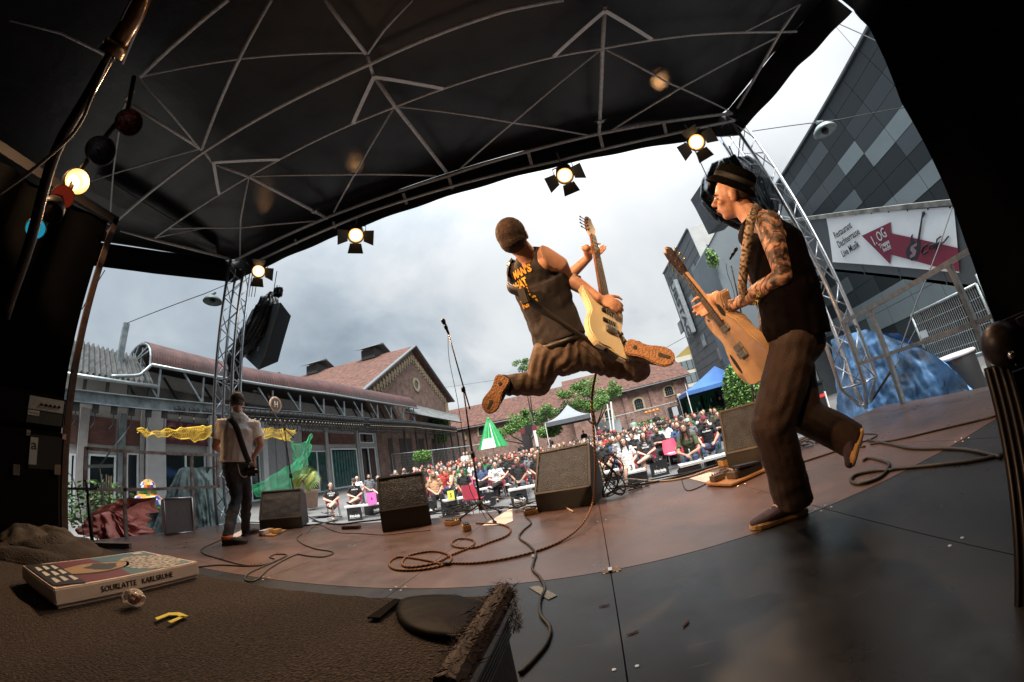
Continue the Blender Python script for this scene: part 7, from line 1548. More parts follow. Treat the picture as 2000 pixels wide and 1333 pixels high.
# skull print of the woman in black, purple
# empty pink chairs
for (px_, py_, D, lab, rz) in ((926, 978, 8.9, 'empty pink shell chair right behind the thin centre stand', 2.6), (1310, 868, 10.1, 'empty pink chair with its back to the table beside the yellow card', .3)):
    d = ray(px_, py_); k = D / math.hypot(d.x, d.y); x, y = d.x * k, d.y * k; chair(x, y, gz(x, y), face_cam((x, y)) + rz, lab)
CR_ = [(690, 985, 11.8, .0, 'black fritz-kola crate under the white plank at the far left of the front row'), (724, 972, 12.6, .9, 'black crate behind the first one at the left end of the front row'), (877, 985, 9.8, .05, 'black fritz-kola crate below the yellow number 5 card'), (832, 985, 10.7, 0, 'black crate partly hidden behind the brown lit monitor'), (922, 950, 11.4, 0, 'black crate behind the empty pink chair'),
       (1013, 968, 9.7, .05, 'black fritz-kola crate left of the dented monitor'), (948, 965, 10.4, -.3, 'black crate lying low right of the thin stand'), (1245, 928, 8.3, -.08, 'black fritz-kola crate under the number 3 card'), (1285, 905, 9.7, .1, 'black crate behind the long haired man\'s chair'),
       (1344, 906, 7.5, -.12, 'black fritz-kola crate carrying the left end of the long white table'), (1395, 893, 8.0, .2, 'black crate under the middle of the long white table'), (1418, 885, 7.6, -.1, 'black fritz-kola crate under the right end of the long white table'), (1312, 855, 11.4, .2, 'black crate at the aisle behind the empty pink chair')]
for (px_, py_, D, rz, lab) in CR_:
    d = ray(px_, py_); k = D / math.hypot(d.x, d.y); x, y = d.x * k, d.y * k; crate(x, y, gz(x, y), face_cam((x, y), (0, 0)) + rz, lab).scale = (1.12, 1.12, 1.3)
# white planks on the crates
def plank(p1, d1, p2, d2, w, lab):
    def g(p, D): D = D * 1.27; d = ray(*p); k = D / math.hypot(d.x, d.y); return V((d.x * k, d.y * k, gz(d.x * k, d.y * k) + .40))
    a, c = g(p1, d1), g(p2, d2); o = B().beam(a, c, w, .045).build('table_plank', M('white board', (.62, .58, .55), .6, 0, .06, 6)); return tag(o, lab, 'table', 'white planks laid over the crates'), a, c
plank((672, 985), 9.5, (745, 965), 9.5, .36, 'white plank on the crate with the pink number 6'); plank((866, 985), 7.9, (912, 978), 8.0, .34, 'short white plank on the crate with the yellow number 5')
plank((995, 968), 7.8, (1075, 950), 7.8, .34, 'white plank left of the dented monitor'); plank((1228, 930), 6.7, (1262, 925), 6.7, .34, 'white plank on the crate with the number 3 card'); plank((1180, 925), 7.6, (1210, 920), 7.6, .30, 'white plank behind the leg of the woman in white')
plank((1326, 910), 6.1, (1440, 878), 6.3, .36, 'long white plank table before the man in the maroon cap'); plank((930, 945), 9.2, (1000, 925), 9.2, .34, 'white plank behind the man in the white print shirt'); plank((1295, 865), 8.6, (1330, 853), 8.8, .3, 'white plank behind the empty pink chair at the aisle')
# number cards
def card(px_, D, h, ch_, m, tm, lab, w=.15, hh=.21):
    D *= 1.27; h += .09; w *= 1.2; hh *= 1.2
    d = ray(px_, 900); k = D / math.hypot(d.x, d.y); p = V((d.x * k, d.y * k, gz(d.x * k, d.y * k) + h)); rz = face_cam(p, (0, 0)); R = Matrix.Rotation(rz, 4, 'Z'); o = thing('number_card', lab, 'sign', p, 'number cards on the tables')
    b = B(); T = Matrix.Translation(p) @ R; b.box(T @ V((0, 0, hh / 2)), (w, .004, hh), (R.to_3x3() @ Matrix.Rotation(-.12, 3, 'X'))); b.build('card', m, o)
    text('lettering', ch_, .16, T @ Matrix.Translation((0, -.006, hh / 2)) @ Matrix.Rotation(math.pi / 2 - .12, 4, 'X'), tm, o, .001, cond=.9); return o
yc, pkc = M('yellow card', (.60, .60, .08), .6, 0, .03), M('pink card', (.75, .12, .40), .6, 0, .03)
card(717, 9.25, .34, '6', pkc, black, 'pink card with the number 6 on the left plank', .24, .32); card(870, 7.65, .34, '5', yc, black, 'yellow card with the number 5 at the foot of the floral shirt'); card(911, 9.0, .50, '2', pkc, black, 'pink card with a 2 left of the thin stand')
card(1052, 7.75, .36, '4', yc, black, 'yellow card with the number 4 beside the skull print shirt', .12, .18); card(1230, 6.4, .34, '3', whitep, black, 'white card with the number 3 on its black holder', .14, .20); card(1322, 8.4, .34, '7', yc, black, 'yellow card standing right of the empty pink chair', .11, .2); card(1187, 8.6, .40, '9', M('lime card', (.35, .60, .10), .6, 0, .03), black, 'lime card between the beige top and the dented monitor', .13, .2)
# bottles on the table
gls = M('bottle glass', (.02, .05, .035), .1, 0, 0, coat=.3)
for k, (px_, py_, D, lab) in enumerate(((1372, 893, 6.1, 'pale bottle on the long white table'), (1346, 880, 6.25, 'bottle with white label on the long white table before the olive shirt'), (1404, 872, 6.35, 'dark bottle on the long white table beside the black shirt'), (1008, 945, 7.8, 'bottle on the plank before the maroon shirt'), (888, 962, 7.8, 'glass on the plank behind the yellow number 5'), (203, 985, 0, ''))):
    if not lab: continue
    D *= 1.27; d = ray(px_, py_); kk = D / math.hypot(d.x, d.y); x, y = d.x * kk, d.y * kk; z = gz(x, y) + .424
    tag(B().lathe([(0, 0), (.034, 0), (.034, .14), (.013, .20), (.013, .265), (0, .266)], 12, Matrix.Translation((x, y, z))).build('bottle', gls if k != 1 else M('pale bottle', (.35, .42, .40), .15), None, True), lab, 'bottle', 'bottles on the tables')
# remaining rows
ORD = ['first', 'second', 'third', 'fourth', 'fifth', 'sixth', 'seventh', 'eighth', 'ninth', 'tenth', 'eleventh', 'twelfth', 'thirteenth', 'fourteenth', 'fifteenth', 'sixteenth', 'seventeenth', 'eighteenth', 'nineteenth', 'twentieth', 'twenty-first', 'twenty-second', 'twenty-third', 'twenty-fourth', 'twenty-fifth', 'twenty-sixth']
NUM = ['one', 'two', 'three', 'four', 'five', 'six', 'seven', 'eight', 'nine', 'ten', 'eleven', 'twelve', 'thirteen', 'fourteen']
def topx(x, y, z):
    v = CR.inverted() @ (V((x, y, z)) - EYE); n_ = v.length; th = math.acos(-v.z / n_); r = 2 * FPX * math.tan(th / 2); s = r / math.hypot(v.x, v.y); return 1000 + v.x * s, 666.5 - v.y * s
rn = random.Random(12); ys_ = [10.4, 11.5, 12.6, 13.7, 14.8, 15.9, 17.0, 18.1, 19.2, 20.3, 21.4, 22.5]
for ri, y0 in enumerate(ys_):
    cnt = 0; x = -12.5 + rn.uniform(0, .4)
    while x < 9:
        x += .58 if rn.random() < .8 else .85
        y = y0 + rn.uniform(-.15, .15); z = gz(x, y); q = topx(x, y, z + 1.2)
        lo = 758 + max(0, y0 - 14) * 12; hi = 1408 - max(0, y0 - 14.5) * 13
        if not (lo < q[0] < hi) or rn.random() < .06 or any((x - a) ** 2 + (y - c_) ** 2 < .30 for a, c_ in taken): continue
        if 1264 < q[0] < 1276 and y0 < 16: continue
        fem = rn.random() < .32; sc__ = rn.choice(['black'] * 15 + ['white'] * 4 + ['grey', 'charcoal', 'charcoal', 'beige', 'maroon', 'olive', 'blue', 'red', 'navy', 'green', 'checked', 'mint'])
        hk_ = rn.choice(['long', 'long', 'tied', 'curly']) if fem else rn.choice(['short', 'short', 'short', 'crop', 'crop', None, 'long', 'curly']); hcol = rn.choice(['brown', 'brown', 'black', 'blond', 'grey', 'red']) if not (hk_ is None) else 'brown'
        cp_ = rn.choice([None, None, None, None, 'black', 'charcoal', 'red']) if not fem else None
        bd2 = (not fem) and rn.random() < .4; sk = rn.choice([skin_a, skin_b, skin_b, skin_c])
        hd_ = ('%s hair' % hcol if hk_ else 'bald head') if not cp_ else '%s cap' % cp_
        lab = '%s in %s shirt with %s, %s from the left in crowd row %s' % ('woman' if fem else 'man', sc__, hd_, ORD[cnt], NUM[ri + 1])
        sit(x, y, z, face_cam((x, y)) + rn.uniform(-.25, .25), rn.choice([0, 0, 1, 3, 4, 5] if not fem else [0, 3, 1]), int(fem), sk, sc__, rn.choice(['black', 'black', 'jeans', 'grey', 'khaki']), hk_, hcol, lab, capc=cp_, beard=bd2, glasses=rn.random() < .2, scale=rn.uniform(.90, 1.02), details=ri < 5)
        if ri < 4 and rn.random() < .6: chair(x, y + .02, z, face_cam((x, y)), 'pink chair of the %s in %s, %s from the left in row %s' % ('woman' if fem else 'man', sc__, ORD[cnt], NUM[ri + 1]))
        taken.append((x, y)); cnt += 1
print('seated', len(taken))
# standing people at the back
def make_stand():
    b = B(); yd = V((0, 1, 0)); pel = V((0, 0, .95)); ch = V((0, 0, 1.32)); hc = V((0, -.02, 1.63))
    cap(b, [pel, ch], [.15, .155], 12, (yd, .66)); cap(b, [ch, V((0, 0, 1.47)), V((0, 0, 1.56))], [.1, .052, .05], 10)
    ar = []
    for s_ in (-1, 1):
        S_, E_2, W_ = V((s_ * .18, 0, 1.40)), V((s_ * .24, .02, 1.12)), V((s_ * .13, -.20, 1.10)); ar.append((S_, E_2)); cap(b, [ch + V((0, 0, .07)), S_, E_2, W_], [.06, .055, .042, .028], 9); hand(b, W_, (-s_ * .6, -.5, .2), (0, -.3, 1), .5, 1, 1, -s_)
        cap(b, [V((s_ * .09, 0, .93)), V((s_ * .11, -.01, .5)), V((s_ * .12, .02, .08))], [.095, .062, .045], 10)
    Pn, Rn = head(b, hc, (0, -1, 0), (0, 0, 1)); body = remesh(b, .013, 2, .4, name='person_body')
    s2 = B(); cap(s2, [V((0, 0, .93)), V((0, 0, 1.1)), ch, V((0, 0, 1.42))], [.165, .155, .17, .11], 14, (yd, .70))
    for S_, E_2 in ar: s2.tube([ch + V((0, 0, .06)), S_, S_.lerp(E_2, .75)], [.085, .07, .064], 10)
    sh_ = remesh(s2, .015, 2, .5, lambda p: .010 * noise.noise(V((p.x * 9, p.y * 9, p.z * 22))), 'shirt'); t2 = B(); cap(t2, [V((0, 0, .90)), V((0, 0, .95))], [.16, .155], 12, (yd, .72))
    for s_ in (-1, 1): t2.tube([V((s_ * .09, 0, .93)), V((s_ * .11, -.01, .5)), V((s_ * .12, .02, .05))], [.105, .080, .068], 10)
    tr_ = remesh(t2, .015, 1, name='trousers'); hs_ = {}
    for kd in ('short', 'long', 'crop'): hs_[kd] = cut_face(None, Pn, remesh(hair(Pn, Rn, kd), .012, 1, name='hair'))
    sf = []
    for s_ in (-1, 1): sf.append(cap(B(), [V((s_ * .12, .05, .04)), V((s_ * .125, -.15, .04))], [.045, .04], 8, (V((0, 0, 1)), .8)))
    d = dict(body=body, shirt=sh_, trousers=tr_, shorts=tr_, shoes=[remesh(q, .014, 1, name='shoe') for q in sf], hair=hs_, eyes=[face_bits(Pn, Rn, qs=(q_,)).mesh('eye', [eyew, eyed, brow], True) for q_ in (-1, 1)], chest=V((0, -.13, 1.3)))
    for k in ('body', 'shirt', 'trousers'): d[k].materials.append(None)
    for h_ in d['shoes']: h_.materials.append(None)
    for h_ in hs_.values(): h_.materials.append(None)
    cb_ = B(); cb_.lathe([(0, .10), (.045, .095), (.078, .065), (.090, .02), (.092, -.005), (.084, -.005)], 18, Matrix.Translation(Pn(0, -.012, .048)) @ Rn.to_4x4()); cb_.prism([Pn(-.066, .075, .050), Pn(-.048, .128, .044), Pn(0, .150, .042), Pn(.048, .128, .044), Pn(.066, .075, .050), Pn(0, .08, .055)], Rn @ V((0, 0, .006))); d['cap'] = cb_.mesh('cap', black, True)
    return d
PR[(9, 0)] = make_stand()
for (px_, D, shc, lg_, hk_, hcol, cp_, sk, lab) in ((1237, 29, 'mint', 'black', 'short', 'black', 'black', skin_a, 'standing man in black cap and mint shirt with camera left of the orange lanterns'), (1181, 25.5, 'black', 'black', 'short', 'black', None, skin_a, 'standing man in black beside the grey tent pole'), (1168, 25, 'maroon', 'black', 'short', 'brown', None, skin_b, 'standing man in maroon left of the man by the tent pole'),
    (1009, 24, 'black', 'black', 'crop', 'brown', 'black', skin_b, 'standing man in black under the black banner'), (897, 23, 'white', 'jeans', 'short', 'brown', None, skin_b, 'standing man in white at the mesh fence, left of two'), (903, 24, 'beige', 'black', 'long', 'brown', None, skin_b, 'standing woman in beige at the mesh fence, right of two'), (1420, 20.9, 'black', 'black', 'short', 'black', None, skin_a, 'barkeeper in black under the blue tent'), (1068, 28.2, 'black', 'black', 'short', 'brown', None, skin_b, 'standing man in black left of the mixing desk'), (1136, 26.2, 'black', 'black', 'short', 'brown', None, skin_a, 'sound engineer standing in the grey tent'), (1285, 25, 'black', 'jeans', 'crop', 'brown', None, skin_b, 'standing man in black before the glass door of the arched hall')):
    d = ray(px_, 830); k = D / math.hypot(d.x, d.y); x, y = d.x * k, d.y * k; sit(x, y, gz(x, y), face_cam((x, y)), 9, 0, sk, shc, lg_, hk_, hcol, lab, capc=cp_, group='people standing at the back')
# mixing desk in the grey tent
q = ony(1128, 850, 25); md = thing('mixing_desk', 'mixing desk with white front board in the grey tent', 'mixing desk', (q.x, 25, -.75)); B().bb((q.x - 1, 25, -.2), (q.x + 1, 25.8, .2)).build('desk', black, md); B().bb((q.x - .9, 24.95, .0), (q.x + .9, 25.0, .30)).build('front_board', whitep, md)
# ================================================================ musicians and their guitars
from mathutils.bvhtree import BVHTree
def lay(o, tgt, d):          # print lies on the cloth
    tr_ = BVHTree.FromPolygons([v.co for v in tgt.data.vertices], [tuple(p.vertices) for p in tgt.data.polygons])
    bm = bmesh.new(); bm.from_mesh(o.data); bmesh.ops.triangulate(bm, faces=bm.faces); bmesh.ops.subdivide_edges(bm, edges=[e_ for e_ in bm.edges if e_.calc_length() > .012], cuts=1)
    for v in bm.verts:
        h_ = tr_.ray_cast(v.co + d * .25, -d)
        if h_[0]: v.co = h_[0] + d * .0035
    bm.to_mesh(o.data); bm.free()
def near(me, segs, idx):           # faces close to a chain get the second material
    for p in me.polygons:
        c = p.center
        for a, b_, r in segs:
            d = b_ - a; t_ = max(0, min(1, (c - a).dot(d) / d.length_squared))
            if (c - (a + d * t_)).length < r: p.material_index = idx; break
def part(name, b, vox, m, root, sm=2, fac=.5, disp=None, mats=None, segs=None):
    me = remesh(b, vox, sm, fac, disp, name)
    for q in (mats or [m]): me.materials.append(q)
    if segs: near(me, segs, 1)
    return put(name, me, root)
def folds(axis, k=1.0, f=60, seed=0):
    ax_ = V(axis).normalized()
    def d(p):
        t_ = p.dot(ax_); q = p - ax_ * t_; w = noise.noise(V((q.x * 5 + seed, q.y * 5, q.z * 5 + t_ * 4)))
        return k * (.007 * math.sin(t_ * f + w * 9 + q.x * 14) * max(0, .35 + noise.noise(V((p.x * 6, p.y * 6, p.z * 6 + seed)))) + .006 * noise.noise(V((p.x * 11, p.y * 11, p.z * 11 + seed))) + .003 * noise.noise(p * 34))
    return d
solem = M('brown gum sole', (.30, .145, .06), .6, 0, .15, 40); t, n, L, bs = nodes_of(solem)
co = n.new('ShaderNodeTexCoord'); vo = n.new('ShaderNodeTexVoronoi'); vo.inputs['Scale'].default_value = 95; L(co.outputs['Object'], vo.inputs['Vector']); bp = n.new('ShaderNodeBump'); bp.inputs['Strength'].default_value = .8; bp.inputs['Distance'].default_value = .004; L(vo.outputs['Distance'], bp.inputs['Height']); L(bp.outputs[0], bs.inputs['Normal'])
def shoe(root, heel, toe, soledir, upper, sole, w=.048, label=None, laces=None, collar=None, thick=.022):
    """soledir: out of the sole; heel and toe lie on the sole's underside"""
    heel, toe, s_ = V(heel), V(toe), V(soledir); f = (toe - heel); L_ = f.length; f.normalize(); s_ = (s_ - f * s_.dot(f)).normalized(); x = f.cross(s_)
    out_ = [(0, .55), (.03, .80), (.12, .88), (.30, .74), (.45, .74), (.62, .95), (.75, 1.04), (.88, .92), (.96, .62), (1, .25)]
    pts = [heel + f * (a * L_) + x * (c * w) for a, c in out_] + [heel + f * (a * L_) - x * (c * w * .95) for a, c in out_[::-1]]
    so_ = B().prism([p - s_ * thick for p in pts], s_ * thick).build('sole', sole, root, bev=.005)
    b = B(); u = -s_
    b.ell(heel + f * (.17 * L_) + u * (.035 + thick), (.040, .046, .048), 12, Matrix((x, f, s_)).transposed()); cap(b, [heel + f * (.15 * L_) + u * .04, heel + f * (.5 * L_) + u * .045, heel + f * (.72 * L_) + u * .030, heel + f * (.88 * L_) + u * .024], [.043, .048, .046, .036], 12, (s_, .72))
    cap(b, [heel + f * (.2 * L_) + u * .04, heel + f * (.25 * L_) + u * .095], .044, 12)
    sh_ = part('shoe', b, .006, upper, root, 2); adopt_keep(so_, sh_)
    if laces:
        lb_ = B()
        for k in range(4): c = heel + f * ((.42 + .09 * k) * L_) + u * (.086 - k * .011); lb_.tube([c - x * .024, c + u * .006, c + x * .024], .0035, 5)
        c = heel + f * (.40 * L_) + u * .092; lb_.tube(cat_curve([c, c + x * .02 + u * .02, c + x * .035 - f * .01, c + x * .01, c, c - x * .025 + u * .018, c - x * .035 + f * .01, c], 4), .003, 5)
        put('laces', lb_.mesh('laces', laces), sh_)
    return sh_
def adopt_keep(o, p): o.parent = None; o.matrix_parent_inverse = Matrix.Identity(4); adopt(o, p)
def guitar(name, label, bridge, nut, nrm, outline, bodym, neckm, boardm, scale_len, strings, head_pts, pickups, extra=None, th=.042, pegs=None, body_scale=1.0, category='guitar'):
    bridge, nut = V(bridge), V(nut); x = (nut - bridge).normalized(); z = (V(nrm) - x * V(nrm).dot(x)).normalized(); y = z.cross(x); Ls = (nut - bridge).length
    T = Matrix((x, y, z)).transposed().to_4x4(); T.translation = bridge; o = thing(name, label, category, bridge); P = lambda a, b_, c: T @ V((a, b_, c)); k = body_scale
    ol = [P(a * k, b_ * k, -th) for a, b_ in outline]; ol = cat_curve(ol + [ol[0]], 4)[:-1]
    B().prism(ol, z * th).build('body', bodym, o, bev=.007)
    j = .20 * k
    b = B(); b.add([P(j, -.030, -.012), P(j, .030, -.012), P(j, .030, .008), P(j, -.030, .008), P(Ls, -.021, -.006), P(Ls, .021, -.006), P(Ls, .021, .008), P(Ls, -.021, .008)], [(0, 1, 2, 3), (4, 7, 6, 5), (0, 4, 5, 1), (2, 6, 7, 3), (0, 3, 7, 4), (1, 5, 6, 2)])
    b.tube([P(j, 0, -.008), P(Ls, 0, -.008)], [.024, .018], 10, True, (z, .7)); nk = b.build('neck', neckm, o)
    B().add([P(j - .02, -.029, .0085), P(j - .02, .029, .0085), P(Ls, .020, .0085), P(Ls, -.020, .0085), P(j - .02, -.029, .013), P(j - .02, .029, .013), P(Ls, .020, .013), P(Ls, -.020, .013)], [(0, 3, 2, 1), (4, 5, 6, 7), (0, 1, 5, 4), (1, 2, 6, 5), (2, 3, 7, 6), (3, 0, 4, 7)]).build('fingerboard', boardm, nk)
    fr = B()
    for i in range(1, 20): a = Ls * 2 ** (-i / 12); a = Ls - (Ls - Ls * 2 ** (-i / 12)) if False else Ls * 2 ** (-i / 12); 
    for i in range(1, 21):
        a = Ls * 2 ** (-i / 12)
        if a > j: fr.box(P(a, 0, .0138), (.002, .05 - .010 * a / Ls, .0016), T.to_3x3())
    tag(fr.build('frets', steel, nk), kind='stuff')
    hp = [P(Ls + a, b_, -.012) for a, b_ in head_pts]; hd_ = B().prism(hp, z * .014).build('headstock', neckm if not extra or 'headm' not in extra else extra['headm'], nk)
    for a, b_, s_ in (pegs or []):
        B().tube([P(Ls + a, b_, -.004), P(Ls + a, b_ + s_ * .035, -.004)], .003, 6).ell(P(Ls + a, b_ + s_ * .045, -.004), (.010, .012, .004), 8, T.to_3x3()).lathe([(0, .014), (.005, .013), (.006, 0)], 8, T @ Matrix.Translation((Ls + a, b_ - s_ * .010, 0))).build('peg', extra.get('pegm', steel), o)
    sb_ = B()
    for i in range(strings): yy = (i - (strings - 1) / 2); sb_.tube([P(0, yy * .052 / (strings - 1), .020), P(Ls, yy * .032 / (strings - 1), .015)], .0011 if strings == 4 else .0007, 4)
    sb_.build('strings', steel, o)
    for (a, b_, w, h, m_) in pickups: B().box(P(a * k, b_ * k, .006), (w, h, .012), T.to_3x3()).build('pickup', m_, o, bev=.002)
    B().box(P(0, 0, .010), (.035, .075, .016), T.to_3x3()).build('bridge', extra.get('bridgem', steel), o, bev=.002)
    return o, T, P
# ---------------------------------------------------------------- the jumping bassist
pants = M('grey brown trousers', (.105, .070, .048), .75, 0, .18, 16, bump=.3, bscale=260)
tank = M('dark plum tank top', (.020, .015, .017), .8, 0, .15, 12, bump=.3, bscale=300)
A = at
hcB = A(1003, 466, 1.93); nkB = A(1036, 508, 1.95); chB = A(1052, 548, 2.02); wsB = A(1074, 612, 2.02); plB = A(1094, 668, 2.0)
sRB, sLB = A(1075, 501, 1.92), A(1008, 534, 2.08); eRB, wRB = A(1104, 541, 2.0), A(1168, 582, 1.93); hRB = A(1186, 590, 1.88); eLB, wLB = A(1090, 560, 2.36), A(1150, 503, 2.36)
vd = (chB - EYE).normalized(); lat = (sRB - sLB).normalized()
hLB_, hRB_ = A(1072, 694, 2.0), A(1122, 684, 1.98); kLB, kRB = A(1052, 750, 2.10), A(1246, 722, 2.10); aLB, aRB = A(995, 752, 1.97), A(1238, 688, 1.88)
b = B(); axB = (plB - chB).normalized(); dep = lat.cross(axB).normalized()
cap(b, [plB, wsB, chB, nkB.lerp(chB, .4)], [.145, .135, .165, .11], 14, (dep, .68)); cap(b, [nkB.lerp(chB, .3), nkB, nkB.lerp(hcB, .6)], [.085, .058, .055], 12)
cap(b, [chB, sRB, sRB.lerp(eRB, .45), eRB], [.09, .080, .064, .046], 22); cap(b, [eRB, eRB.lerp(wRB, .3), wRB], [.043, .046, .028], 12)
cap(b, [chB, sLB, eLB], [.09, .064, .042], 12); cap(b, [eLB, eLB.lerp(wLB, .3), wLB], [.042, .043, .028], 12)
cap(b, [hLB_, kLB], [.095, .06], 12); cap(b, [kLB, aLB], [.06, .042], 12); cap(b, [hRB_, kRB], [.095, .06], 12); cap(b, [kRB, aRB], [.06, .042], 12)
fB = (A(1034, 462, 2.3) - hcB).normalized(); uB = (A(998, 430, 1.98) - A(1025, 500, 1.95)).normalized(); Ph, Rh = head(b, hcB, fB, uB, .99)
brB, ntB = A(1192, 646, 1.86), A(1157, 461, 2.42); nB = (EYE - brB).normalized() + V((.95, .1, .28)); xN = (ntB - brB).normalized(); nB = (nB - xN * nB.dot(xN)).normalized(); yN_ = nB.cross(xN)
nV = (EYE - brB).normalized(); dH = (A(1202, 592, 1.9) - A(1168, 582, 1.9)).normalized(); hand(b, wRB + dH * .02, dH + V((0, 0, -.15)), nV + V((0, 0, .5)), .5, 1, 1, 1)
pL = brB.lerp(ntB, .83); hand(b, pL - nB * .035 + yN_ * .045 , -yN_ + nB * .25, -nB, -.75 * -1, .95, 1, -1); cap(b, [wLB, pL - nB * .03 + yN_ * .05], [.028, .027], 10)
bs_ = part('person', b, .0062, None, None, 5, .5, mats=[skin_a]); tag(bs_, 'man in dark sleeveless shirt jumping with legs spread, seen from behind', 'person')
ht = B(); ht.ell(Ph(0, -.016, .030), (.0830, .102, .092), 18, Rh); ht.ell(Ph(0, -.026, -.012), (.0755, .088, .070), 18, Rh); me = remesh(ht, .006, 1, .4, lambda p: .0012 * noise.noise(p * 120)); me.materials.append(M('cropped brown hair', (.050, .024, .014), .8, 0, .25, 60, bump=.5, bscale=300)); put('hair', me, bs_)
sb_ = B(); hem = plB + axB * .0
cap(sb_, [hem, wsB, chB, chB.lerp(nkB, .45)], [.172, .168, .185, .145], 16, (dep, .72), (0, 1)); sb_.tube([nkB.lerp(chB, .75), nkB.lerp(chB, .38), nkB.lerp(chB, -.02)], [.125, .106, .068], 14)
cap(sb_, [chB + (sLB - chB) * .3, chB + (sLB - chB) * .92], [.10, .074], 12)
shB = part('tank_top', sb_, .0075, tank, bs_, 3, .5, folds(axB, .6, 62, 2))
backo = chB - dep * 0
sgn = 1 if dep.dot(EYE - chB) > 0 else -1
yel = M('yellow print', (.75, .42, .04), .6, 0, .05)
for i, (s_, u_, v_, sz) in enumerate((("MAN'S", .005, -.060, .060), ('WHAT', -.060, .000, .064), ('THE', -.045, .056, .064), ('KING', -.030, .112, .064))):
    c = chB + lat * u_ + axB * v_ + dep * sgn * .16; lay(text('print', s_, sz, frame(c, lat, -axB), yel, shB, 0, cond=.86, bold=.003), shB, dep * sgn)
tb_ = B(); cap(tb_, [plB - axB * .02, plB + axB * .05], [.150, .158], 14, (dep, .78)); 
for h_, k_, a_ in ((hLB_, kLB, aLB), (hRB_, kRB, aRB)):
    cap(tb_, [h_, h_.lerp(k_, .45), k_], [.104, .098, .078], 14); tb_.tube([k_, k_.lerp(a_, .45), a_ + (a_ - k_) * .10], [.078, .070, .062], 14)
trB = part('trousers', tb_, .0075, pants, bs_, 2, .5, folds((kRB - hRB_), 1.0, 110, 5))
bt2 = B(); bt2.tube([plB - axB * .015, plB + axB * .015], .160, 24, True, (dep, .78)); bt2.build('belt', M('black belt', (.012, .011, .010), .45), bs_, True)
blk = M('dark suede', (.035, .025, .020), .8, 0, .1, 30)
shoe(bs_, A(984, 736, 1.86), A(950, 806, 1.90), (EYE - aLB) + V((-.3, 0, .2)), blk, solem, .050)
shoe(bs_, A(1222, 674, 1.74), A(1318, 702, 1.74), (EYE - aRB) + V((.1, 0, .7)), blk, solem, .050)
wB_ = A(1190, 600, 1.9)
cream = M('cream lacquer', (.82, .72, .46), .18, 0, .03, 3, coat=.6); maple = M('brown lacquered neck', (.20, .085, .035), .3, 0, .2, 30, coat=.3); rose = M('dark fingerboard', (.045, .022, .015), .4, 0, .2, 30)
jb = [(-.13, .02), (-.125, .11), (-.06, .165), (.02, .165), (.10, .135), (.17, .15), (.25, .185), (.31, .175), (.315, .135), (.25, .085), (.205, .035), (.20, -.03), (.225, -.075), (.235, -.125), (.19, -.155), (.12, -.14), (.04, -.115), (-.04, -.15), (-.12, -.16), (-.165, -.11), (-.16, -.03)]
bass, Tb, Pb = guitar('bass_guitar', 'cream bass guitar with dark neck played by the jumping man', brB, ntB, nB, jb, cream, maple, rose, .86, 4, [(0, -.021), (0, .021), (.03, .040), (.08, .046), (.15, .042), (.205, .030), (.222, .005), (.205, -.020), (.17, -.022), (.10, -.045), (.03, -.030)],
    [(.06, 0, .022, .095, black), (.135, 0, .022, .09, black)], dict(bridgem=steel, pegm=black), pegs=[(.045, .040, 1), (.085, .044, 1), (.125, .042, 1), (.165, .036, 1)], body_scale=.92)
B().prism([Pb(a, c, .0) for a, c in ((.02, -.075), (-.10, -.125), (-.12, -.10), (.03, -.050))], nB * .003).build('control_plate', M('chrome plate', (.4, .35, .3), .3, 1), bass)
for a, c in ((.0, -.075), (-.04, -.092), (-.08, -.108)): B().lathe([(0, .018), (.009, .017), (.010, 0)], 12, Tb @ Matrix.Translation((a, c, .002))).build('knob', black, bass, True)
st1 = [Pb(.30, .16, -.01), sLB + vd * .06 + V((0, 0, .07)), sLB + V((-.02, 0, .075)) - vd * .03, chB + lat * -.10 - axB * .02 + dep * sgn * .16, chB + lat * -.02 + axB * .06 + dep * sgn * .165, wsB + lat * .09 + axB * .02 + dep * sgn * .12, Pb(-.10, .06, -.05), Pb(-.165, -.03, -.02)]
def strap(pts, w, m, root, nrm=None, name='strap'):
    C = cat_curve(pts, 8); b = B(); o = len(b.v)
    for i, p in enumerate(C):
        d = (C[min(i + 1, len(C) - 1)] - C[max(i - 1, 0)]).normalized(); n_ = (nrm(p) if nrm else (p - EYE)).normalized(); s_ = d.cross(n_).normalized() * w / 2; t_ = s_.cross(d).normalized() * .0015
        b.v += [p - s_ - t_, p + s_ - t_, p + s_ + t_, p - s_ + t_]
    for i in range(len(C) - 1):
        for j_ in range(4): b.f.append([o + i * 4 + j_, o + i * 4 + (j_ + 1) % 4, o + (i + 1) * 4 + (j_ + 1) % 4, o + (i + 1) * 4 + j_]); b.mi.append(0)
    return b.build(name, m, root, True)
strap(st1, .055, M('black strap', (.012, .010, .010), .5, 0, .2, 30), bass, lambda p: p - chB)
tp_ = chB + lat * .0 + axB * .075 + dep * sgn * .172; B().box(tp_, (.06, .09, .025), frame((0, 0, 0), lat, -axB).to_3x3()).build('transmitter', rubber, bass, bev=.006)
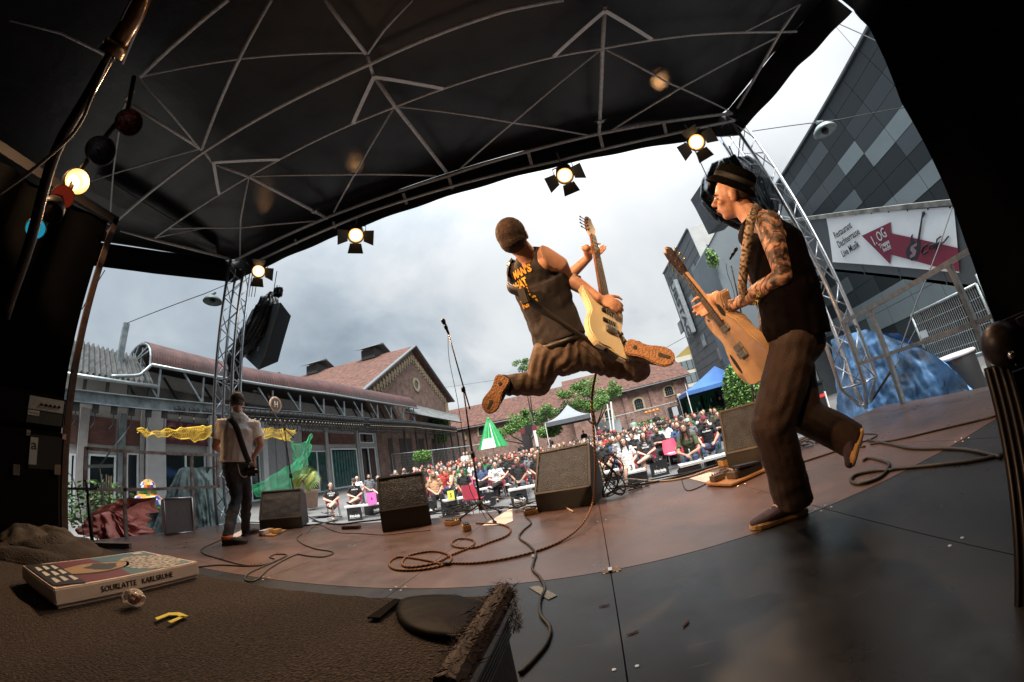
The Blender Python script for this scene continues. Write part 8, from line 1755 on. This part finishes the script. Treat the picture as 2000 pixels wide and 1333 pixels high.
# ---------------------------------------------------------------- the guitarist with the black hat
hcR = A(1432, 384, 2.0); nkR = A(1470, 428, 1.95); chR = A(1506, 480, 1.90); wsR = A(1540, 572, 1.84); plR = A(1552, 640, 1.84)
sN, sF = A(1500, 436, 1.78), A(1462, 458, 2.06); eN, wN, hN = A(1530, 540, 1.72), A(1432, 598, 1.84), A(1402, 612, 1.84); eF, wF, hF = A(1478, 560, 2.12), A(1490, 606, 1.98), A(1474, 634, 1.92)
hpN, hpF = A(1552, 660, 1.79), A(1536, 660, 1.94)
heS, toS = onz(1570, 1001, 0), onz(1466, 1036, 0); fs = (toS - heS).normalized(); heS = toS - fs * .30
aS = heS + fs * .055 + V((0, 0, .09)); kS = A(1508, 830, 1.80); kT, aT = A(1566, 808, 1.98), A(1668, 862, 2.02)
axR = (plR - chR).normalized(); latR = (sN - sF).normalized(); depR = latR.cross(axR).normalized()
b = B(); cap(b, [plR, wsR, chR, nkR.lerp(chR, .4)], [.135, .125, .15, .105], 14, (depR, .74)); cap(b, [nkR.lerp(chR, .3), nkR, nkR.lerp(hcR, .62)], [.085, .056, .054], 12)
cap(b, [chR, sN, sN.lerp(eN, .45), eN], [.09, .064, .053, .041], 12); cap(b, [eN, eN.lerp(wN, .3), wN], [.042, .045, .027], 12); cap(b, [chR, sF, eF], [.09, .060, .040], 12); cap(b, [eF, wF], [.042, .027], 12)
cap(b, [hpN, kS], [.09, .06], 12); cap(b, [kS, aS], [.06, .042], 12); cap(b, [hpF, kT], [.09, .06], 12); cap(b, [kT, aT], [.06, .042], 12)
fR = (A(1372, 398, 2.02) - A(1430, 382, 2.0)).normalized(); uR = (A(1424, 325, 2.02) - A(1438, 425, 1.98)).normalized(); Pr, Rr = head(b, hcR, fR, uR, 1.04)
bq_ = A(1452, 690, 1.90); nq = A(1338, 536, 2.0); nR_ = (V((-.75, -.35, .0))); 
nR_ = (EYE - bq_).normalized() * .38 + V((-.85, .30, .12)); xR = (nq - bq_).normalized(); nR_ = (nR_ - xR * nR_.dot(xR)).normalized(); yR_ = nR_.cross(xR)
pN = bq_.lerp(nq, .60); hand(b, pN - nR_ * .03 - yR_ * .045, yR_ + nR_ * .3, -nR_, 1.05, 1.08, 1, 1); cap(b, [wN, pN - nR_ * .03 - yR_ * .05], [.028, .028], 10)
wF2 = A(1492, 640, 1.90); hand(b, wF2, (bq_ - wF2) + V((0, 0, -.1)), nR_, .5, 1, 1, -1); cap(b, [wF, wF2], [.027, .026], 10)
pr2 = part('person', b, .0062, None, None, 4, .5, mats=[skin_a, tat], segs=[(sN, eN, .085), (eN, wN.lerp(hN, .1), .075), (eF, wF, .07)]); tag(pr2, 'tattooed man in black hat and brown trousers striding with a guitar', 'person')
for q_ in (-1, 1): face_bits(Pr, Rr, 1.04, (q_,)).build('eye', [eyew, eyed, brow], pr2, True)
lp_ = B(); lp_.ell(Pr(0, .094, -.047), (.019, .006, .0045), 8, Rr); lp_.ell(Pr(0, .092, -.058), (.017, .006, .005), 8, Rr); lp_.build('lips', M('lips', (.28, .08, .06), .4, 0, 0), pr2, True)
hb = B(); hb.ell(Pr(0, -.020, .012), (.0800, .098, .080), 16, Rr); me = remesh(hb, .006, 1, .4, lambda p: .002 * noise.noise(p * 90)); cut_face(None, Pr, me); me.materials.append(M('shaved hair', (.06, .035, .025), .8, 0, .3, 200)); put('hair', me, pr2)
hatm = M('black felt hat', (.003, .003, .0032), .75, 0, .25, 14, bump=.4, bscale=120)
Rt = Rr.to_4x4() @ Matrix.Rotation(.62, 4, 'X'); Th = Matrix.Translation(Pr(0, -.015, .062)) @ Rt
hat = B(); hat.lathe([(.086, -.012), (.108, -.012), (.121, -.024), (.124, -.032), (.122, -.020), (.108, -.004), (.098, .006), (.096, .040), (.091, .066), (.074, .082), (.045, .086), (.001, .086)], 36, Th @ Matrix.Diagonal((.93, 1.12, 1, 1)))
hat.build('hat', hatm, pr2, True); B().lathe([(.0985, .008), (.097, .034), (.0945, .034), (.096, .008)], 30, Th @ Matrix.Diagonal((.93, 1.12, 1, 1))).build('hat_band', M('hat band', (.010, .009, .009), .6, 0, .4, 30), pr2, True)
blkt = M('black tank top', (.0040, .0025, .0028), .75, 0, .2, 12, bump=.3, bscale=300)
sb_ = B(); cap(sb_, [plR + axR * .045, wsR, chR, chR.lerp(nkR, .4)], [.160, .152, .160, .12], 16, (latR, .92), (0, 1)); sb_.tube([nkR.lerp(chR, .75), nkR.lerp(chR, .25)], [.115, .066], 14)
cap(sb_, [chR + (sN - chR) * .2, chR + (sN - chR) * .62], [.10, .075], 12); cap(sb_, [chR + (sF - chR) * .3, chR + (sF - chR) * .9], [.10, .07], 12)
shR = part('tank_top', sb_, .0075, blkt, pr2, 3, .5, folds(axR + V((.3, 0, 0)), .6, 40, 9))
pc_r = A(1496, 596, 1.70); text('print', 'POWER\nPARTY', .038, frame(wsR + (A(1462, 586, 1.8) - wsR).normalized() * .165 - (wsR - EYE).normalized() * .03, latR * .4 + (A(1510, 590, 1.7) - A(1480, 590, 1.8)).normalized(), -axR), M('olive print', (.40, .36, .14), .6, 0, .1), shR, .004, cond=.8)
brown = M('brown canvas trousers', (.028, .0135, .0085), .7, 0, .18, 12, bump=.3, bscale=240)
tb_ = B(); cap(tb_, [plR - axR * .0, plR + axR * .06], [.125, .132], 14, (latR, .9))
cap(tb_, [hpN, hpN.lerp(kS, .5), kS], [.108, .110, .100], 14); tb_.tube([kS, kS.lerp(aS, .5), aS + V((0, 0, -.02))], [.100, .094, .098], 16)
cap(tb_, [hpF, hpF.lerp(kT, .5), kT], [.108, .104, .094], 14); tb_.tube([kT, kT.lerp(aT, .5), aT], [.094, .090, .086], 16)
part('trousers', tb_, .0078, brown, pr2, 2, .5, folds((aS - hpN), .65, 38, 4))
vans = M('navy canvas shoe', (.050, .032, .055), .8, 0, .15, 40); ysole = M('yellowish rubber sole', (.62, .40, .17), .55, 0, .06, 30)
shoe(pr2, heS, toS, (0, 0, -1), vans, ysole, .050, laces=M('cream laces', (.6, .48, .32), .8), thick=.028)
shoe(pr2, A(1688, 842, 2.00), A(1668, 912, 1.94), (A(1730, 880, 2.0) - A(1670, 875, 2.0)), vans, ysole, .048, thick=.026)
nat = M('natural lacquered top', (.50, .33, .19), .22, 0, .15, 5, coat=.6); natn = M('pale neck', (.42, .27, .17), .35, 0, .1, 30, coat=.3)
gr = [(-.17, 0), (-.165, .10), (-.11, .175), (-.02, .185), (.06, .15), (.12, .125), (.20, .15), (.27, .145), (.30, .09), (.275, .03), (.265, -.03), (.31, -.10), (.30, -.145), (.26, -.12), (.21, -.085), (.15, -.125), (.06, -.14), (-.03, -.18), (-.12, -.17), (-.165, -.10)]
gtr, Tg, Pg = guitar('electric_guitar', 'natural wood electric guitar with oval hole held by the man in the hat', bq_, nq, nR_, gr, nat, natn, rose, .63, 6, [(0, -.021), (0, .021), (.03, .036), (.09, .040), (.15, .045), (.19, .034), (.17, .008), (.19, -.020), (.16, -.045), (.09, -.040), (.03, -.036)],
    [(.04, 0, .035, .075, steel), (.16, 0, .035, .075, steel)], dict(headm=M('dark headstock', (.05, .032, .024), .3, 0, .2, 20, coat=.4), pegm=M('gold peg', (.6, .42, .18), .25, 1)), pegs=[(.045, .036, 1), (.085, .038, 1), (.125, .040, 1), (.045, -.036, -1), (.085, -.038, -1), (.125, -.040, -1)], th=.06, body_scale=.98)
B().prism([Pg(.235 + .036 * math.cos(a), -.065 + .020 * math.sin(a), .0005) for a in [2 * math.pi * i / 20 for i in range(20)]], nR_ * .002).build('sound_hole', black, gtr)
B().prism([Pg(-.02 + .06 * math.cos(a), .12 + .014 * math.sin(a), .0005) for a in [2 * math.pi * i / 16 for i in range(16)]], nR_ * .002).build('sound_hole', black, gtr)
B().prism([Pg(Ls_, c, -.0125) for Ls_, c in ((.0, 0),)] * 0 or [Pg((nq - bq_).length + a, c, .0025) for a, c in ((.165, -.040), (.195, -.020), (.175, .008), (.195, .032), (.185, .030), (.165, .006), (.18, -.02))], nR_ * .002).build('head_binding', M('amber binding', (.6, .35, .10), .3), gtr)
stm = M('patterned strap', (.40, .31, .22), .7, 0, col2=(.05, .03, .022), scale=85, detail=0)
tdir = (EYE - chR).normalized()
strap([A(1482, 402, 1.90), A(1472, 414, 1.77), A(1464, 445, 1.72), A(1456, 500, 1.71), A(1450, 555, 1.74), A(1446, 590, 1.80), Pg(.27, .10, .0)], .042, stm, gtr)
# ---------------------------------------------------------------- the guitarist in white at the left
def stand3():
    R_ = 4.62; C = lambda x, y, r=0: at(x, y, R_ + r)
    hc = C(463, 790, .05); nk = C(466, 810); ch = C(466, 838); ws = C(462, 872); pl_ = C(461, 900); sl, sr = C(432, 829), C(499, 832)
    el, wl = C(420, 872, .05), C(450, 893, .35); er, wr_ = C(509, 868), C(494, 896, -.02); 
    f1h, f1t = onz(434, 1066, 0), onz(484, 1062, 0); f2h, f2t = onz(474, 1048, 0), onz(506, 1040, 0)
    d1, d2 = (f1t - f1h).normalized(), (f2t - f2h).normalized(); a1, a2 = f1h + d1 * .06 + V((0, 0, .09)), f2h + d2 * .06 + V((0, 0, .09)); k1, k2 = C(462, 972, .0), C(482, 968, .1); h1, h2_ = C(452, 912), C(470, 912, .05)
    lt_ = (sr - sl).normalized(); ax_ = (pl_ - ch).normalized(); dp_ = lt_.cross(ax_).normalized(); b = B()
    cap(b, [pl_, ws, ch, nk.lerp(ch, .4)], [.14, .13, .155, .10], 12, (dp_, .66)); cap(b, [nk.lerp(ch, .3), nk, nk.lerp(hc, .6)], [.08, .055, .052], 10)
    for s_, e_, w_ in ((sl, el, wl), (sr, er, wr_)): cap(b, [ch, s_, s_.lerp(e_, .5), e_], [.08, .062, .052, .042], 10); cap(b, [e_, w_], [.043, .028], 10)
    hand(b, wr_, (wl - wr_).normalized() * .3 + V((0, .2, -1)), V((1, -.3, 0)), .4, 1, 1, -1); hand(b, wl, V((0, .3, .3)), V((-1, 0, 0)), .7, 1, 1, 1)
    for h_, k_, a_ in ((h1, k1, a1), (h2_, k2, a2)): cap(b, [h_, k_, a_], [.09, .058, .042], 10)
    fw = (hc - EYE); fw.z = -.9; P3, R3 = head(b, hc, fw, (0, 0, 1), 1.0); o = part('person', b, .009, skin_a, None, 2); tag(o, 'man in white shirt and dark jeans playing at the left with his back turned', 'person')
    hb = B(); hb.ell(P3(0, -.014, .018), (.080, .098, .078), 14, R3); me = cut_face(None, P3, remesh(hb, .009, 1)); me.materials.append(HC['brown']); put('hair', me, o)
    cp = B(); cp.lathe([(.001, .098), (.045, .094), (.078, .066), (.091, .02), (.093, -.012), (.086, -.012)], 20, Matrix.Translation(P3(0, -.010, .040)) @ R3.to_4x4() @ Matrix.Diagonal((.95, 1.1, 1, 1))); cp.build('cap', M('brown cap', (.07, .045, .035), .8, 0, .2, 40), o, True)
    s3 = B(); cap(s3, [pl_ + ax_ * .015, ws, ch, ch.lerp(nk, .45)], [.188, .182, .198, .130], 16, (dp_, .72), (0, 1)); s3.tube([nk.lerp(ch, .7), nk.lerp(ch, .2)], [.11, .07], 12)
    for s_, e_ in ((sl, el), (sr, er)): s3.tube([ch.lerp(s_, .3), s_, s_.lerp(e_, .62)], [.10, .082, .078], 12)
    part('shirt', s3, .009, M('white shirt cloth', (.80, .76, .74), .85, 0, .05, 9, bump=.2, bscale=200), o, 3, .5, folds(ax_ + lt_ * .8, 1.3, 42, 3))
    t3 = B(); cap(t3, [pl_, pl_ + ax_ * .06], [.148, .150], 12, (dp_, .75))
    for h_, k_, a_ in ((h1, k1, a1), (h2_, k2, a2)): t3.tube([h_, h_.lerp(k_, .5), k_, k_.lerp(a_, .5), a_ + V((0, 0, -.02))], [.108, .088, .068, .062, .054], 12); t3.ell(h_, .108, 10); t3.ell(k_, .070, 10)
    part('jeans', t3, .010, M('dark jeans', (.035, .036, .042), .8, 0, .25, 12, bump=.3, bscale=200), o, 2, .5, folds((0, 0, 1), 1.4, 55, 6))
    shoe(o, f1h, f1t, (0, 0, -1), M('black shoe', (.015, .010, .010), .7), M('brown shoe sole', (.07, .03, .015), .6), .048); shoe(o, f2h, f2t, (0, 0, -1), MATS['black shoe'], MATS['brown shoe sole'], .048)
    B().tube([a1 + V((0, 0, -.03)), a1 + V((0, 0, .01))], .062, 14).build('sock', M('orange sock', (.60, .14, .04), .8), o, True)
    bel = pl_ + ax_ * -.0; B().tube([bel + ax_ * .012, bel + ax_ * .04], .156, 20, True, (dp_, .76)).build('belt', rubber, o, True)
    sg = 1 if dp_.dot(EYE - ch) > 0 else -1
    B().tube(cat_curve([bel + lt_ * .02 + dp_ * sg * .13 + ax_ * .03, bel + lt_ * .06 + dp_ * sg * .15 + ax_ * .15, bel + lt_ * .13 + dp_ * sg * .10 + ax_ * .17, bel + lt_ * .15 + dp_ * sg * .03 + ax_ * .04], 5), .006, 6).build('wallet_chain', M('chain steel', (.5, .4, .3), .4, 1), o, True)
    strap3 = [sl + V((0, 0, .075)) + lt_ * .06 - dp_ * sg * .05, ch + lt_ * -.10 + ax_ * -.10 + dp_ * sg * .12, ch + ax_ * .0 + lt_ * -.02 + dp_ * sg * .155, ws + lt_ * .07 + dp_ * sg * .150, pl_ + lt_ * .14 + dp_ * sg * .11, pl_ + lt_ * .185 - dp_ * sg * .02]
    gb_ = pl_ + lt_ * .10 - dp_ * sg * .22 + ax_ * .02; gn = gb_ - lt_ * .32 - ax_ * .18 - dp_ * sg * .52
    g3, T3, P3_ = guitar('electric_guitar', 'dark guitar hung before the man in the white shirt', gb_, gn, -dp_ * sg, [(a, c) for a, c in jb], M('black guitar', (.015, .013, .013), .25, coat=.5), natn, rose, .63, 6, [(0, -.021), (0, .021), (.05, .03), (.14, .03), (.16, 0), (.14, -.03), (.05, -.03)], [(.06, 0, .03, .08, steel)], {}, body_scale=1.0)
    strap(strap3, .065, M('brown black strap', (.025, .016, .013), .6), g3, lambda p: p - ch)
    B().box(pl_ + lt_ * .17 - dp_ * sg * .04 + ax_ * .12, (.16, .10, .34), frame((0, 0, 0), lt_, -ax_).to_3x3()).build('body_end', MATS['black guitar'], g3, bev=.03)
stand3()
bpy.data.scenes.remove(TMP)
